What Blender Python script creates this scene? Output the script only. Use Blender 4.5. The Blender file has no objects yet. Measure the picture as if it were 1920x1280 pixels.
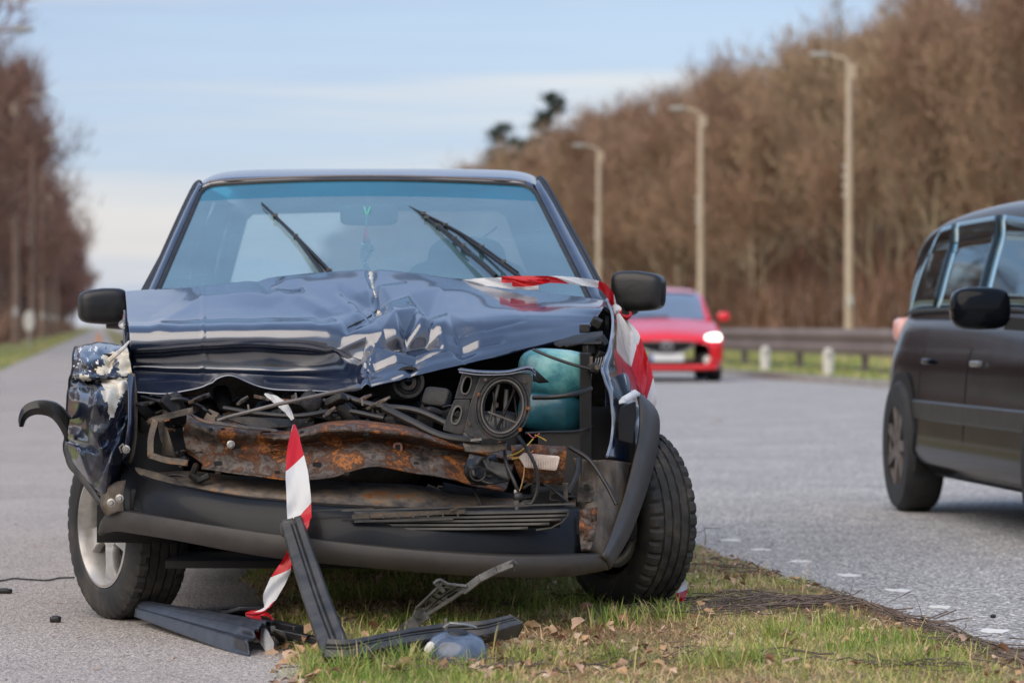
import bpy, math, random
import numpy as np
from mathutils import Vector, Matrix, noise, Euler
R = math.radians
scene = bpy.context.scene
COL = scene.collection
random.seed(7)

# ------------------------------------------------------------------ camera
# camera at 0.85 m, level, looking along +Y; F = focal length in 1920-wide pixels
F, CX, HY, CZ = 6400.0, 960.0, 610.0, 0.85
cam_data = bpy.data.cameras.new('camera')
cam_data.lens = F * 36.0 / 1920.0
cam_data.sensor_width = 36.0
cam_data.shift_y = -30.0 / 1920.0
cam_data.clip_start = 0.5
cam_data.clip_end = 6000
cam_data.dof.use_dof = True
cam_data.dof.focus_distance = 9.55
cam_data.dof.aperture_fstop = 4.6
cam_data.dof.aperture_blades = 9
cam = bpy.data.objects.new('camera', cam_data)
cam.location = (0, 0, CZ)
cam.rotation_euler = (R(90), 0, 0)
COL.objects.link(cam)
scene.camera = cam

# ------------------------------------------------------------------ world and sun
SUN_EL, SUN_AZ = R(46), R(-146)       # azimuth measured from +Y towards +X
world = bpy.data.worlds.new('World')
scene.world = world
world.use_nodes = True
wn, wl = world.node_tree.nodes, world.node_tree.links
wn.clear()
wout = wn.new('ShaderNodeOutputWorld')
wbg = wn.new('ShaderNodeBackground')
wbg.inputs['Strength'].default_value = 0.12
sky = wn.new('ShaderNodeTexSky')
sky.sky_type = 'NISHITA'
sky.sun_disc = False
sky.sun_elevation = SUN_EL
sky.sun_rotation = SUN_AZ
sky.air_density = 1.0
sky.dust_density = 0.6
sky.ozone_density = 2.0
wtc = wn.new('ShaderNodeTexCoord')
wsep = wn.new('ShaderNodeSeparateXYZ'); wl.new(wtc.outputs['Generated'], wsep.inputs[0])
wmap = wn.new('ShaderNodeMapping')
wmap.inputs['Scale'].default_value = (2.4, 2.4, 52.0)
wmap.inputs['Location'].default_value = (0.4, 0.0, 0.3)
wl.new(wtc.outputs['Generated'], wmap.inputs['Vector'])
wno = wn.new('ShaderNodeTexNoise')
wno.inputs['Scale'].default_value = 1.0
wno.inputs['Detail'].default_value = 5
wno.inputs['Roughness'].default_value = 0.5
wl.new(wmap.outputs['Vector'], wno.inputs['Vector'])
wmap2 = wn.new('ShaderNodeMapping')
wmap2.inputs['Scale'].default_value = (1.6, 1.6, 4.0)
wl.new(wtc.outputs['Generated'], wmap2.inputs['Vector'])
wno2 = wn.new('ShaderNodeTexNoise')
wno2.inputs['Scale'].default_value = 1.3
wno2.inputs['Detail'].default_value = 6
wl.new(wmap2.outputs['Vector'], wno2.inputs['Vector'])
wadd = wn.new('ShaderNodeMath'); wadd.operation = 'ADD'
wl.new(wno.outputs['Fac'], wadd.inputs[0]); wl.new(wno2.outputs['Fac'], wadd.inputs[1])
wramp = wn.new('ShaderNodeMapRange')
wramp.inputs['From Min'].default_value = 0.72
wramp.inputs['From Max'].default_value = 1.25
wramp.inputs['To Min'].default_value = 0.78
wramp.inputs['To Max'].default_value = 0.96
wl.new(wadd.outputs[0], wramp.inputs['Value'])
wmix = wn.new('ShaderNodeMix'); wmix.data_type = 'RGBA'
wcr = wn.new('ShaderNodeValToRGB')                      # thin veil to denser streak
wcr.color_ramp.elements[0].position = 0.41; wcr.color_ramp.elements[0].color = (0.178, 0.220, 0.318, 1)
wcr.color_ramp.elements[1].position = 0.56; wcr.color_ramp.elements[1].color = (0.325, 0.312, 0.325, 1)
wl.new(wno.outputs['Fac'], wcr.inputs['Fac'])
wsc = wn.new('ShaderNodeVectorMath'); wsc.operation = 'SCALE'; wsc.inputs['Scale'].default_value = 8.3
whi = wn.new('ShaderNodeMapRange'); whi.inputs['From Min'].default_value = 0.10; whi.inputs['From Max'].default_value = 0.45
wl.new(wsep.outputs['Z'], whi.inputs['Value'])
wmh = wn.new('ShaderNodeMix'); wmh.data_type = 'RGBA'; wmh.inputs['B'].default_value = (0.20, 0.275, 0.42, 1)   # brighter veil overhead
wl.new(whi.outputs['Result'], wmh.inputs['Factor']); wl.new(wcr.outputs['Color'], wmh.inputs['A'])
wl.new(wmh.outputs['Result'], wsc.inputs[0]); wl.new(wsc.outputs[0], wmix.inputs['B'])

wel = wn.new('ShaderNodeMapRange'); wel.interpolation_type = 'SMOOTHSTEP'
wel.inputs['From Min'].default_value = 0.08; wel.inputs['From Max'].default_value = 0.75
wel.inputs['To Min'].default_value = 1.0; wel.inputs['To Max'].default_value = 0.75
wl.new(wsep.outputs['Z'], wel.inputs['Value'])
wmul = wn.new('ShaderNodeMath'); wmul.operation = 'MULTIPLY'
wl.new(wramp.outputs['Result'], wmul.inputs[0]); wl.new(wel.outputs['Result'], wmul.inputs[1])
wl.new(wmul.outputs[0], wmix.inputs['Factor'])
wl.new(sky.outputs['Color'], wmix.inputs['A'])
wl.new(wmix.outputs['Result'], wbg.inputs['Color'])
wl.new(wbg.outputs['Background'], wout.inputs['Surface'])

sun_data = bpy.data.lights.new('sun', 'SUN')
sun_data.energy = 1.4
sun_data.angle = R(75)
sun_data.color = (1.0, 0.84, 0.64)
sun = bpy.data.objects.new('sun', sun_data)
sd = Vector((math.cos(SUN_EL) * math.sin(SUN_AZ), math.cos(SUN_EL) * math.cos(SUN_AZ), math.sin(SUN_EL)))
sun.rotation_euler = sd.to_track_quat('Z', 'Y').to_euler()
sun.location = (0, 0, 30)
COL.objects.link(sun)

scene.view_settings.view_transform = 'Standard'
scene.view_settings.look = 'None'
scene.view_settings.gamma = 1.0
scene.view_settings.exposure = 1.06
scene.view_settings.use_curve_mapping = False
scene.render.engine = 'CYCLES'
scene.cycles.use_denoising = True
scene.cycles.max_bounces = 8
scene.cycles.transparent_max_bounces = 24
scene.cycles.transmission_bounces = 8
scene.cycles.glossy_bounces = 4
scene.cycles.diffuse_bounces = 3

# ------------------------------------------------------------------ points
def P(px, py, D):
    """world point seen at photo pixel (px, py) and standing D metres away"""
    return Vector(((px - CX) / F * D, D, CZ - (py - HY) / F * D))
def G(px, py, z=0.0):
    """world point at height z seen at photo pixel"""
    return P(px, py, F * (CZ - z) / (py - HY))
def U(u, Y, z=0.0):
    """road frame: u metres right of the line through the camera parallel to the road"""
    return Vector((u - 0.12 * Y, Y, z))
def pix(p):
    return (CX + F * p.x / p.y, HY - F * (p.z - CZ) / p.y)

# ------------------------------------------------------------------ object tools
ORG = {}
def tag(o, label=None, cat=None, group=None, kind=None):
    if label: o['label'] = label
    if cat: o['category'] = cat
    if group: o['group'] = group
    if kind: o['kind'] = kind
    return o
def empty(name, loc, label=None, cat=None, group=None, rot=0.0):
    o = bpy.data.objects.new(name, None)
    o.empty_display_size = 0.2
    o.location = loc
    o.rotation_euler = (0, 0, rot)
    COL.objects.link(o)
    ORG[o.name] = Vector(loc)
    return tag(o, label, cat, group)
def copy_tree(o, parent=None):
    c = o.copy(); COL.objects.link(c)
    if parent is not None: c.parent = parent
    for ch in o.children: copy_tree(ch, c)
    return c

def catmull(pts, t):
    n = len(pts) - 1
    x = min(max(t, 0.0), 1.0) * n
    i = min(int(x), n - 1); f = x - i
    p1, p2 = pts[i], pts[i + 1]
    p0 = pts[i - 1] if i > 0 else p1 * 2 - p2
    p3 = pts[i + 2] if i + 2 <= n else p2 * 2 - p1
    return 0.5 * ((2 * p1) + (p2 - p0) * f + (2 * p0 - 5 * p1 + 4 * p2 - p3) * f * f + (3 * p1 - p0 - 3 * p2 + p3) * f ** 3)
def lerp_poly(pts, t):
    n = len(pts) - 1
    x = min(max(t, 0.0), 1.0) * n
    i = min(int(x), n - 1); f = x - i
    return pts[i] * (1 - f) + pts[i + 1] * f
def smooth_line(pts, n, lin=False):
    f = lerp_poly if lin else catmull
    return [f(pts, i / (n - 1)) for i in range(n)]
def PL(*t):
    return [P(*a) for a in t]
def surf(rows, nu, nv, linu=False, linv=False):
    rr = [smooth_line(r, nu, linu) for r in rows]
    cols = [smooth_line([r[i] for r in rr], nv, linv) for i in range(nu)]
    return [[cols[i][j] for i in range(nu)] for j in range(nv)]
def inpoly(x, y, poly):
    c = False; n = len(poly); j = n - 1
    for i in range(n):
        xi, yi = poly[i]; xj, yj = poly[j]
        if (yi > y) != (yj > y) and x < (xj - xi) * (y - yi) / (yj - yi) + xi: c = not c
        j = i
    return c
def segd(px, py, poly):
    """distance to an open polyline"""
    best = 1e9
    for (x0, y0), (x1, y1) in zip(poly[:-1], poly[1:]):
        dx, dy = x1 - x0, y1 - y0
        L = dx * dx + dy * dy
        t = 0 if L == 0 else max(0, min(1, ((px - x0) * dx + (py - y0) * dy) / L))
        d = math.hypot(px - x0 - t * dx, py - y0 - t * dy)
        if d < best: best = d
    return best

class MB:
    def __init__(s):
        s.v = []; s.f = []; s.m = []; s.uv = {}
    def add(s, vs, fs, mi=0):
        b = len(s.v); s.v.extend(Vector(v) for v in vs)
        for f in fs:
            s.f.append(tuple(b + i for i in f)); s.m.append(mi)
        return s
    def grid(s, g, mi=0, closeu=False, mfn=None):
        nv, nu = len(g), len(g[0]); b = len(s.v)
        for r in g: s.v.extend(r)
        for j in range(nv - 1):
            for i in range(nu if closeu else nu - 1):
                i2 = (i + 1) % nu
                s.f.append((b + j * nu + i, b + j * nu + i2, b + (j + 1) * nu + i2, b + (j + 1) * nu + i))
                s.m.append(mi if mfn is None else mfn((g[j][i] + g[j + 1][i2]) * 0.5))
        return s
    def box(s, c, size, rot=None, mi=0):
        M = rot if rot is not None else Matrix.Identity(3)
        hx, hy, hz = size[0] / 2, size[1] / 2, size[2] / 2
        vs = [Vector(c) + M @ Vector((x * hx, y * hy, z * hz)) for z in (-1, 1) for y in (-1, 1) for x in (-1, 1)]
        return s.add(vs, [(0, 2, 3, 1), (4, 5, 7, 6), (0, 1, 5, 4), (2, 6, 7, 3), (0, 4, 6, 2), (1, 3, 7, 5)], mi)
    def bar(s, a, b, w, h, up=Vector((0, 0, 1)), mi=0, w2=None, h2=None):
        """bar from a to b, w wide, h along up"""
        a, b = Vector(a), Vector(b); d = (b - a).normalized()
        sx = d.cross(up)
        if sx.length < 1e-5: sx = d.cross(Vector((1, 0, 0)))
        sx.normalize(); uz = sx.cross(d).normalized()
        w2 = w if w2 is None else w2; h2 = h if h2 is None else h2
        vs = []
        for p, ww, hh in ((a, w, h), (b, w2, h2)):
            for x, z in ((-1, -1), (1, -1), (1, 1), (-1, 1)):
                vs.append(p + sx * (x * ww / 2) + uz * (z * hh / 2))
        return s.add(vs, [(0, 1, 2, 3), (7, 6, 5, 4), (0, 4, 5, 1), (1, 5, 6, 2), (2, 6, 7, 3), (3, 7, 4, 0)], mi)
    def tube(s, pts, r, n=8, mi=0, cap=True, closed=False):
        pts = [Vector(p) for p in pts]; m = len(pts)
        rad = r if isinstance(r, (list, tuple)) else [r] * m
        b = len(s.v); prev = None
        for i, p in enumerate(pts):
            if closed: d = pts[(i + 1) % m] - pts[i - 1]
            else: d = pts[min(i + 1, m - 1)] - pts[max(i - 1, 0)]
            if d.length < 1e-9: d = Vector((0, 0, 1))
            d.normalize()
            ref = Vector((0, 0, 1)) if prev is None else prev
            x = ref - d * ref.dot(d)
            if x.length < 1e-3: x = Vector((1, 0, 0)) - d * d.x
            x.normalize(); prev = x; y = d.cross(x)
            for k in range(n):
                a = 2 * math.pi * k / n
                s.v.append(p + (x * math.cos(a) + y * math.sin(a)) * rad[i])
        for i in range(m if closed else m - 1):
            i2 = (i + 1) % m
            for k in range(n):
                k2 = (k + 1) % n
                s.f.append((b + i * n + k, b + i * n + k2, b + i2 * n + k2, b + i2 * n + k)); s.m.append(mi)
        if cap and not closed:
            s.f.append(tuple(b + k for k in range(n))[::-1]); s.m.append(mi)
            s.f.append(tuple(b + (m - 1) * n + k for k in range(n))); s.m.append(mi)
        return s
    def lathe(s, prof, c, axis, n=32, mi=0, mod=None):
        """prof: list of (radius, along axis)"""
        axis = Vector(axis).normalized(); c = Vector(c)
        x = axis.orthogonal().normalized()
        zz = Vector((0, 0, 1)) - axis * axis.z
        if zz.length > 0.1: x = zz.normalized()
        y = axis.cross(x)
        g = []
        for q, (r, h) in enumerate(prof):
            row = []
            for k in range(n):
                a = 2 * math.pi * k / n
                rr = r + (mod(q, k) if mod else 0)
                row.append(c + axis * h + (x * math.cos(a) + y * math.sin(a)) * rr)
            g.append(row)
        return s.grid(g, mi, closeu=True)
    def rbox(s, c, half, rot=None, e=4.0, n=20, mi=0, fn=None):
        """rounded box: superellipsoid"""
        M = rot if rot is not None else Matrix.Identity(3); g = []
        def pw(v, q): return math.copysign(abs(v) ** q, v)
        for j in range(n // 2 + 1):
            ph = -math.pi / 2 + math.pi * j / (n // 2); row = []
            for i in range(n):
                th = 2 * math.pi * i / n
                q = 2.0 / e
                p = Vector((half[0] * pw(math.cos(ph), q) * pw(math.cos(th), q),
                            half[1] * pw(math.cos(ph), q) * pw(math.sin(th), q),
                            half[2] * pw(math.sin(ph), q)))
                if fn: p = fn(p)
                row.append(Vector(c) + M @ p)
            g.append(row)
        return s.grid(g, mi, closeu=True)
    def prism(s, pts, depth, mi=0):
        """closed polygon of points, extruded by the vector depth"""
        n = len(pts); dv = Vector(depth)
        vs = [Vector(p) for p in pts] + [Vector(p) + dv for p in pts]
        fs = [tuple(range(n)), tuple(range(2 * n - 1, n - 1, -1))]
        fs += [(i, i + n, (i + 1) % n + n, (i + 1) % n) for i in range(n)]
        return s.add(vs, fs, mi)
    def plate(s, outer, inner, depth, mi=0):
        """plate between two loops with the same count, extruded"""
        n = len(outer); dv = Vector(depth)
        vs = [Vector(p) for p in outer] + [Vector(p) for p in inner]
        vs += [v + dv for v in vs]
        fs = []
        for i in range(n):
            j = (i + 1) % n
            fs += [(i, j, n + j, n + i), (2 * n + i, 3 * n + i, 3 * n + j, 2 * n + j),
                   (i, 2 * n + i, 2 * n + j, j), (n + i, n + j, 3 * n + j, 3 * n + i)]
        return s.add(vs, fs, mi)
    def build(s, name, mats, parent=None, smooth=True, sharp=40, bevel=0, solid=0, off=0.0, root=None):
        o0 = ORG[parent.name] if parent is not None else (Vector(root) if root is not None else Vector((0, 0, 0)))
        me = bpy.data.meshes.new(name)
        me.from_pydata([v - o0 for v in s.v], [], s.f)
        if not isinstance(mats, (list, tuple)): mats = [mats]
        for m in mats: me.materials.append(m)
        if len(mats) > 1: me.polygons.foreach_set('material_index', s.m)
        if s.uv:
            l = me.uv_layers.new(name='tape')
            idx = np.zeros(len(me.loops), dtype=np.int32); me.loops.foreach_get('vertex_index', idx)
            arr = np.array([s.uv.get(i, (0, 0)) for i in range(len(s.v))], dtype=np.float32)
            l.data.foreach_set('uv', arr[idx].ravel())
        if smooth:
            me.polygons.foreach_set('use_smooth', [True] * len(me.polygons))
            if sharp: me.set_sharp_from_angle(angle=R(sharp))
        me.update()
        o = bpy.data.objects.new(name, me); COL.objects.link(o)
        if parent is not None: o.parent = parent
        else: o.location = o0
        ORG[o.name] = o0
        if solid:
            md = o.modifiers.new('solid', 'SOLIDIFY'); md.thickness = solid; md.offset = off
        if bevel:
            md = o.modifiers.new('bevel', 'BEVEL'); md.width = bevel; md.segments = 2; md.limit_method = 'ANGLE'; md.angle_limit = R(35)
        return o

def inst(name, me, parent, M, kind=None):
    """another object on shared mesh data under parent"""
    o = bpy.data.objects.new(name, me); COL.objects.link(o)
    o.parent = parent
    o.matrix_local = M
    if kind: o['kind'] = kind
    return o

# ------------------------------------------------------------------ materials
def newmat(name):
    m = bpy.data.materials.new(name); m.use_nodes = True
    nt = m.node_tree; b = nt.nodes['Principled BSDF']
    return m, nt, b
def nz(nt, scale, detail=6, rough=0.6, coord='Object', w=None, stretch=None):
    tc = nt.nodes.new('ShaderNodeTexCoord'); n = nt.nodes.new('ShaderNodeTexNoise')
    n.inputs['Scale'].default_value = scale; n.inputs['Detail'].default_value = detail; n.inputs['Roughness'].default_value = rough
    if stretch:
        mp = nt.nodes.new('ShaderNodeMapping'); mp.inputs['Scale'].default_value = stretch
        nt.links.new(tc.outputs[coord], mp.inputs['Vector']); nt.links.new(mp.outputs['Vector'], n.inputs['Vector'])
    else: nt.links.new(tc.outputs[coord], n.inputs['Vector'])
    return n
def ramp(nt, src, stops):
    r = nt.nodes.new('ShaderNodeValToRGB'); e = r.color_ramp.elements
    while len(e) < len(stops): e.new(0.5)
    for k, (p, c) in enumerate(stops):
        e[k].position = p; e[k].color = (*c, 1) if len(c) == 3 else c
    nt.links.new(src, r.inputs['Fac'])
    return r
def bump(nt, b, src, strength, dist=0.01):
    n = nt.nodes.new('ShaderNodeBump'); n.inputs['Strength'].default_value = strength; n.inputs['Distance'].default_value = dist
    nt.links.new(src, n.inputs['Height']); nt.links.new(n.outputs['Normal'], b.inputs['Normal'])
    return n
def pm(name, stops, scale=20, rough=0.6, metal=0.0, bmp=0.0, bscale=None, bdist=0.004, coat=0.0, ior=1.5, detail=6, stretch=None, rvar=0.0, spec=0.5, coord='Object'):
    m, nt, b = newmat(name)
    n = nz(nt, scale, detail, stretch=stretch, coord=coord)
    if len(stops) == 1:
        b.inputs['Base Color'].default_value = (*stops[0], 1)
    else:
        if not isinstance(stops[0][0], (list, tuple)) and len(stops[0]) == 3:
            k = len(stops); stops = [(0.3 + 0.4 * i / (k - 1), c) for i, c in enumerate(stops)]
        r = ramp(nt, n.outputs['Fac'], stops)
        nt.links.new(r.outputs['Color'], b.inputs['Base Color'])
    b.inputs['Roughness'].default_value = rough
    b.inputs['Metallic'].default_value = metal
    b.inputs['IOR'].default_value = ior
    b.inputs['Specular IOR Level'].default_value = spec
    b.inputs['Coat Weight'].default_value = coat
    b.inputs['Coat Roughness'].default_value = 0.05
    if rvar:
        mr = nt.nodes.new('ShaderNodeMapRange')
        mr.inputs['To Min'].default_value = max(0.02, rough - rvar); mr.inputs['To Max'].default_value = min(1, rough + rvar)
        nt.links.new(n.outputs['Fac'], mr.inputs['Value']); nt.links.new(mr.outputs['Result'], b.inputs['Roughness'])
    if bmp:
        n2 = nz(nt, bscale or scale * 2, 5)
        bump(nt, b, n2.outputs['Fac'], bmp, bdist)
    return m
def paint(name, base, rough=0.12, ior=1.75, dust=0.25, dustcol=(0.16, 0.15, 0.14), wav=0.10, coat=.6):
    m, nt, b = newmat(name)
    n = nz(nt, 6, 8, 0.7)
    r = ramp(nt, n.outputs['Fac'], [(0.42, (0, 0, 0)), (0.75, (1, 1, 1))])
    ml = nt.nodes.new('ShaderNodeMath'); ml.operation = 'MULTIPLY'; ml.inputs[1].default_value = dust
    nt.links.new(r.outputs['Color'], ml.inputs[0])
    mx = nt.nodes.new('ShaderNodeMix'); mx.data_type = 'RGBA'
    mx.inputs['A'].default_value = (*base, 1); mx.inputs['B'].default_value = (*dustcol, 1)
    nt.links.new(ml.outputs[0], mx.inputs['Factor']); nt.links.new(mx.outputs['Result'], b.inputs['Base Color'])
    mr = nt.nodes.new('ShaderNodeMapRange'); mr.inputs['To Min'].default_value = rough * 0.6; mr.inputs['To Max'].default_value = rough * 1.9
    nt.links.new(n.outputs['Fac'], mr.inputs['Value']); nt.links.new(mr.outputs['Result'], b.inputs['Roughness'])
    b.inputs['IOR'].default_value = ior
    b.inputs['Coat Weight'].default_value = coat; b.inputs['Coat Roughness'].default_value = 0.03
    n2 = nz(nt, 3.5, 3, 0.5); bump(nt, b, n2.outputs['Fac'], wav, 0.02)
    return m
def glassmat(name, tint, gloss=(0.9, 0.95, 1.0), haze=0.0, hazecol=(0.5, 0.6, 0.65), base_f=0.06):
    m, nt, b = newmat(name); nt.nodes.remove(b)
    out = nt.nodes['Material Output']
    t = nt.nodes.new('ShaderNodeBsdfTransparent'); t.inputs['Color'].default_value = (*tint, 1)
    g = nt.nodes.new('ShaderNodeBsdfGlossy'); g.inputs['Color'].default_value = (*gloss, 1); g.inputs['Roughness'].default_value = 0.02
    fr = nt.nodes.new('ShaderNodeFresnel'); fr.inputs['IOR'].default_value = 1.55
    ad = nt.nodes.new('ShaderNodeMath'); ad.operation = 'MULTIPLY_ADD'; ad.inputs[1].default_value = 1.7; ad.inputs[2].default_value = base_f; ad.use_clamp = True
    nt.links.new(fr.outputs['Fac'], ad.inputs[0])
    mx = nt.nodes.new('ShaderNodeMixShader')
    nt.links.new(ad.outputs[0], mx.inputs['Fac'])
    if haze:
        d = nt.nodes.new('ShaderNodeBsdfDiffuse'); d.inputs['Color'].default_value = (*hazecol, 1)
        n = nz(nt, 3, 6, 0.6, stretch=(1, 1, 3)); mm = nt.nodes.new('ShaderNodeMapRange')
        mm.inputs['To Min'].default_value = haze * 0.6; mm.inputs['To Max'].default_value = haze * 1.4
        nt.links.new(n.outputs['Fac'], mm.inputs['Value'])
        t2 = nt.nodes.new('ShaderNodeBsdfTranslucent'); t2.inputs['Color'].default_value = (*hazecol, 1)
        dm_ = nt.nodes.new('ShaderNodeMixShader'); dm_.inputs['Fac'].default_value = .5; nt.links.new(d.outputs[0], dm_.inputs[1]); nt.links.new(t2.outputs[0], dm_.inputs[2]); d = dm_
        hx = nt.nodes.new('ShaderNodeMixShader'); nt.links.new(mm.outputs['Result'], hx.inputs['Fac'])
        nt.links.new(t.outputs[0], hx.inputs[1]); nt.links.new(d.outputs[0], hx.inputs[2])
        nt.links.new(hx.outputs[0], mx.inputs[1])
    else: nt.links.new(t.outputs[0], mx.inputs[1])
    nt.links.new(g.outputs[0], mx.inputs[2])
    nt.links.new(mx.outputs[0], out.inputs['Surface'])
    return m
def emis(name, col, strength, base=(0.8, 0.8, 0.8)):
    m, nt, b = newmat(name)
    b.inputs['Base Color'].default_value = (*base, 1)
    b.inputs['Emission Color'].default_value = (*col, 1); b.inputs['Emission Strength'].default_value = strength
    return m

M_paint = paint('navy_paint', (0.005, 0.013, 0.038), ior=2.25, rough=.15, dust=0.22, dustcol=(.11, .12, .15))
M_paint_wing = paint('navy_wing_paint', (0.005, 0.009, 0.024), ior=1.55, dust=0.12, rough=.16)
M_paint_dark = paint('navy_paint_side', (0.010, 0.018, 0.045), dust=0.22)
M_black = pm('black_plastic', [(0.007, 0.007, 0.007), (0.016, 0.015, 0.014)], 18, rough=0.38, bmp=0.25, bscale=90, bdist=0.002, rvar=0.1)
M_blackpaint = paint('black_bumper_paint', (0.004, 0.0045, 0.006), rough=0.32, ior=1.33, coat=.08, dust=0.10, dustcol=(0.08, 0.07, 0.06))
M_trim = pm('grey_plastic_trim', [(0.026, 0.023, 0.021), (0.050, 0.043, 0.037), (0.040, 0.037, 0.035)], 7, rough=0.5, bmp=0.2, bscale=160, bdist=0.001, rvar=0.1)
M_trim_dirty = pm('dirty_plastic_trim', [(0.03, 0.028, 0.028), (0.06, 0.056, 0.05), (0.1, 0.09, 0.075)], 14, rough=0.5, bmp=0.3, bscale=80, bdist=0.002, rvar=0.12)
M_rubber = pm('tyre_rubber', [(0.014, 0.014, 0.014), (0.03, 0.028, 0.025), (0.075, 0.062, 0.047)], 9, rough=0.75, bmp=0.3, bscale=70, bdist=0.002)
M_seal = pm('rubber_seal', [(0.012, 0.012, 0.012), (0.03, 0.028, 0.028)], 20, rough=0.5)
M_rust = pm('rusty_steel', [(0.33, (0.014, 0.011, 0.009)), (0.41, (0.06, 0.046, 0.038)), (0.46, (0.12, 0.095, 0.08)), (0.50, (0.045, 0.022, 0.012)), (0.555, (0.12, 0.042, 0.014)), (0.595, (0.38, 0.13, 0.022)), (0.62, (0.11, 0.042, 0.018)), (0.68, (0.085, 0.068, 0.058)), (0.76, (0.018, 0.012, 0.010))], 11, rough=0.62, metal=0.15, bmp=0.7, bscale=60, bdist=0.006, detail=10, rvar=0.2)
M_rust.node_tree.nodes['Noise Texture'].inputs['Distortion'].default_value = 0.3; M_rust.node_tree.nodes['Noise Texture'].inputs['Roughness'].default_value = 0.72
M_ruststeel = pm('worn_steel', [(0.35, (0.018, 0.015, 0.013)), (0.47, (0.085, 0.07, 0.058)), (0.55, (0.14, 0.105, 0.072)), (0.61, (0.20, 0.08, 0.028)), (0.70, (0.045, 0.032, 0.022))], 9, rough=0.55, metal=0.25, bmp=0.5, bscale=50, bdist=0.005, detail=9, stretch=(1, 1, 1.8))
M_ruststeel.node_tree.nodes['Noise Texture'].inputs['Roughness'].default_value = 0.72
M_dark = pm('grimy_engine_metal', [(0.36, (0.004, 0.0035, 0.003)), (0.56, (0.014, 0.011, 0.009)), (0.68, (0.045, 0.030, 0.020)), (0.78, (0.13, 0.055, 0.02))], 16, rough=0.6, bmp=0.5, bscale=50, bdist=0.006)
M_dirt = pm('mud_caked_plastic', [(0.03, 0.026, 0.022), (0.10, 0.08, 0.06), (0.16, 0.12, 0.08)], 10, rough=0.8, bmp=0.5, bscale=60, bdist=0.004, stretch=(3, 1, 0.6))
M_steel = pm('bare_steel', [(0.25, 0.24, 0.22), (0.5, 0.48, 0.44)], 25, rough=0.35, metal=0.8)
M_rod = pm('grey_rod', [(0.10, 0.09, 0.085), (0.2, 0.18, 0.165)], 20, rough=0.5, metal=0.3)
M_alloy = pm('alloy_rim', [(0.30, 0.28, 0.25), (0.55, 0.53, 0.5), (0.62, 0.6, 0.57)], 9, rough=0.36, metal=0.55, bmp=0.1, rvar=0.12)
M_filler = pm('cream_filler', [(0.35, (0.50, 0.42, 0.30)), (0.5, (0.74, 0.67, 0.53)), (0.62, (0.62, 0.6, 0.55)), (0.7, (0.30, 0.24, 0.17))], 22, rough=0.7, bmp=0.5, bscale=70, bdist=0.004)
M_void = pm('black_void_shade', [(0.004, 0.004, 0.004), (0.012, 0.010, 0.009)], 10, rough=0.8)  # near-black, with the shade of openings and undersides put into the colour
M_lining = pm('cabin_lining', [(0.20, 0.22, 0.24), (0.28, 0.30, 0.32)], 8, rough=0.9)
M_seat = pm('seat_cloth', [(0.02, 0.03, 0.045), (0.04, 0.055, 0.07)], 30, rough=0.9)
M_hose = pm('black_hose', [(0.006, 0.006, 0.006), (0.026, 0.022, 0.019)], 25, rough=0.45)
M_scratch = pm('scraped_metal', [(0.55, 0.55, 0.55), (0.8, 0.78, 0.75)], 60, rough=0.5)
# ================================================================== SETTING
def asphalt(name, c1, c2, light, scale, bstr):
    m, nt, b = newmat(name)
    n1 = nz(nt, 1.1, 6, 0.65); r1 = ramp(nt, n1.outputs['Fac'], [(0.3, c1), (0.7, c2)])
    tc = nt.nodes.new('ShaderNodeTexCoord')
    v = nt.nodes.new('ShaderNodeTexVoronoi'); v.inputs['Scale'].default_value = scale
    nt.links.new(tc.outputs['Object'], v.inputs['Vector'])
    sep = nt.nodes.new('ShaderNodeSeparateColor'); nt.links.new(v.outputs['Color'], sep.inputs['Color'])
    r2 = ramp(nt, sep.outputs['Red'], [(0.0, (0.35, 0.35, 0.36)), (0.5, (0.9, 0.9, 0.9)), (0.86, (1.25, 1.25, 1.25)), (1.0, light)])
    mx = nt.nodes.new('ShaderNodeMix'); mx.data_type = 'RGBA'; mx.blend_type = 'MULTIPLY'; mx.inputs['Factor'].default_value = 1
    nt.links.new(r1.outputs['Color'], mx.inputs['A']); nt.links.new(r2.outputs['Color'], mx.inputs['B'])
    r3 = ramp(nt, v.outputs['Distance'], [(0.25, (1, 1, 1)), (0.75, (0.35, 0.35, 0.35))])
    mx2 = nt.nodes.new('ShaderNodeMix'); mx2.data_type = 'RGBA'; mx2.blend_type = 'MULTIPLY'; mx2.inputs['Factor'].default_value = 0.8
    nt.links.new(mx.outputs['Result'], mx2.inputs['A']); nt.links.new(r3.outputs['Color'], mx2.inputs['B'])
    nt.links.new(mx2.outputs['Result'], b.inputs['Base Color'])
    b.inputs['Roughness'].default_value = 0.75
    iv = nt.nodes.new('ShaderNodeMath'); iv.operation = 'SUBTRACT'; iv.inputs[0].default_value = 1
    nt.links.new(v.outputs['Distance'], iv.inputs[1])
    bump(nt, b, iv.outputs[0], bstr, 0.006)
    return m
M_road = asphalt('road_asphalt', (0.46, 0.435, 0.405), (0.66, 0.625, 0.58), (2.3, 2.3, 2.25), 95, 0.9)
M_path = asphalt('path_asphalt', (0.51, 0.445, 0.385), (0.68, 0.60, 0.53), (1.5, 1.45, 1.4), 190, 0.4)
M_groundsheet = pm('leaf_litter_ground', [(0.12, 0.10, 0.05), (0.19, 0.14, 0.08), (0.16, 0.16, 0.06)], 0.4, rough=0.95, bmp=0.5, bscale=8, bdist=0.05)
M_soil = pm('verge_soil', [(0.12, 0.095, 0.05), (0.26, 0.20, 0.10), (0.22, 0.22, 0.07), (0.38, 0.29, 0.15)], 5, rough=0.95, bmp=0.8, bscale=60, bdist=0.02)
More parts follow.
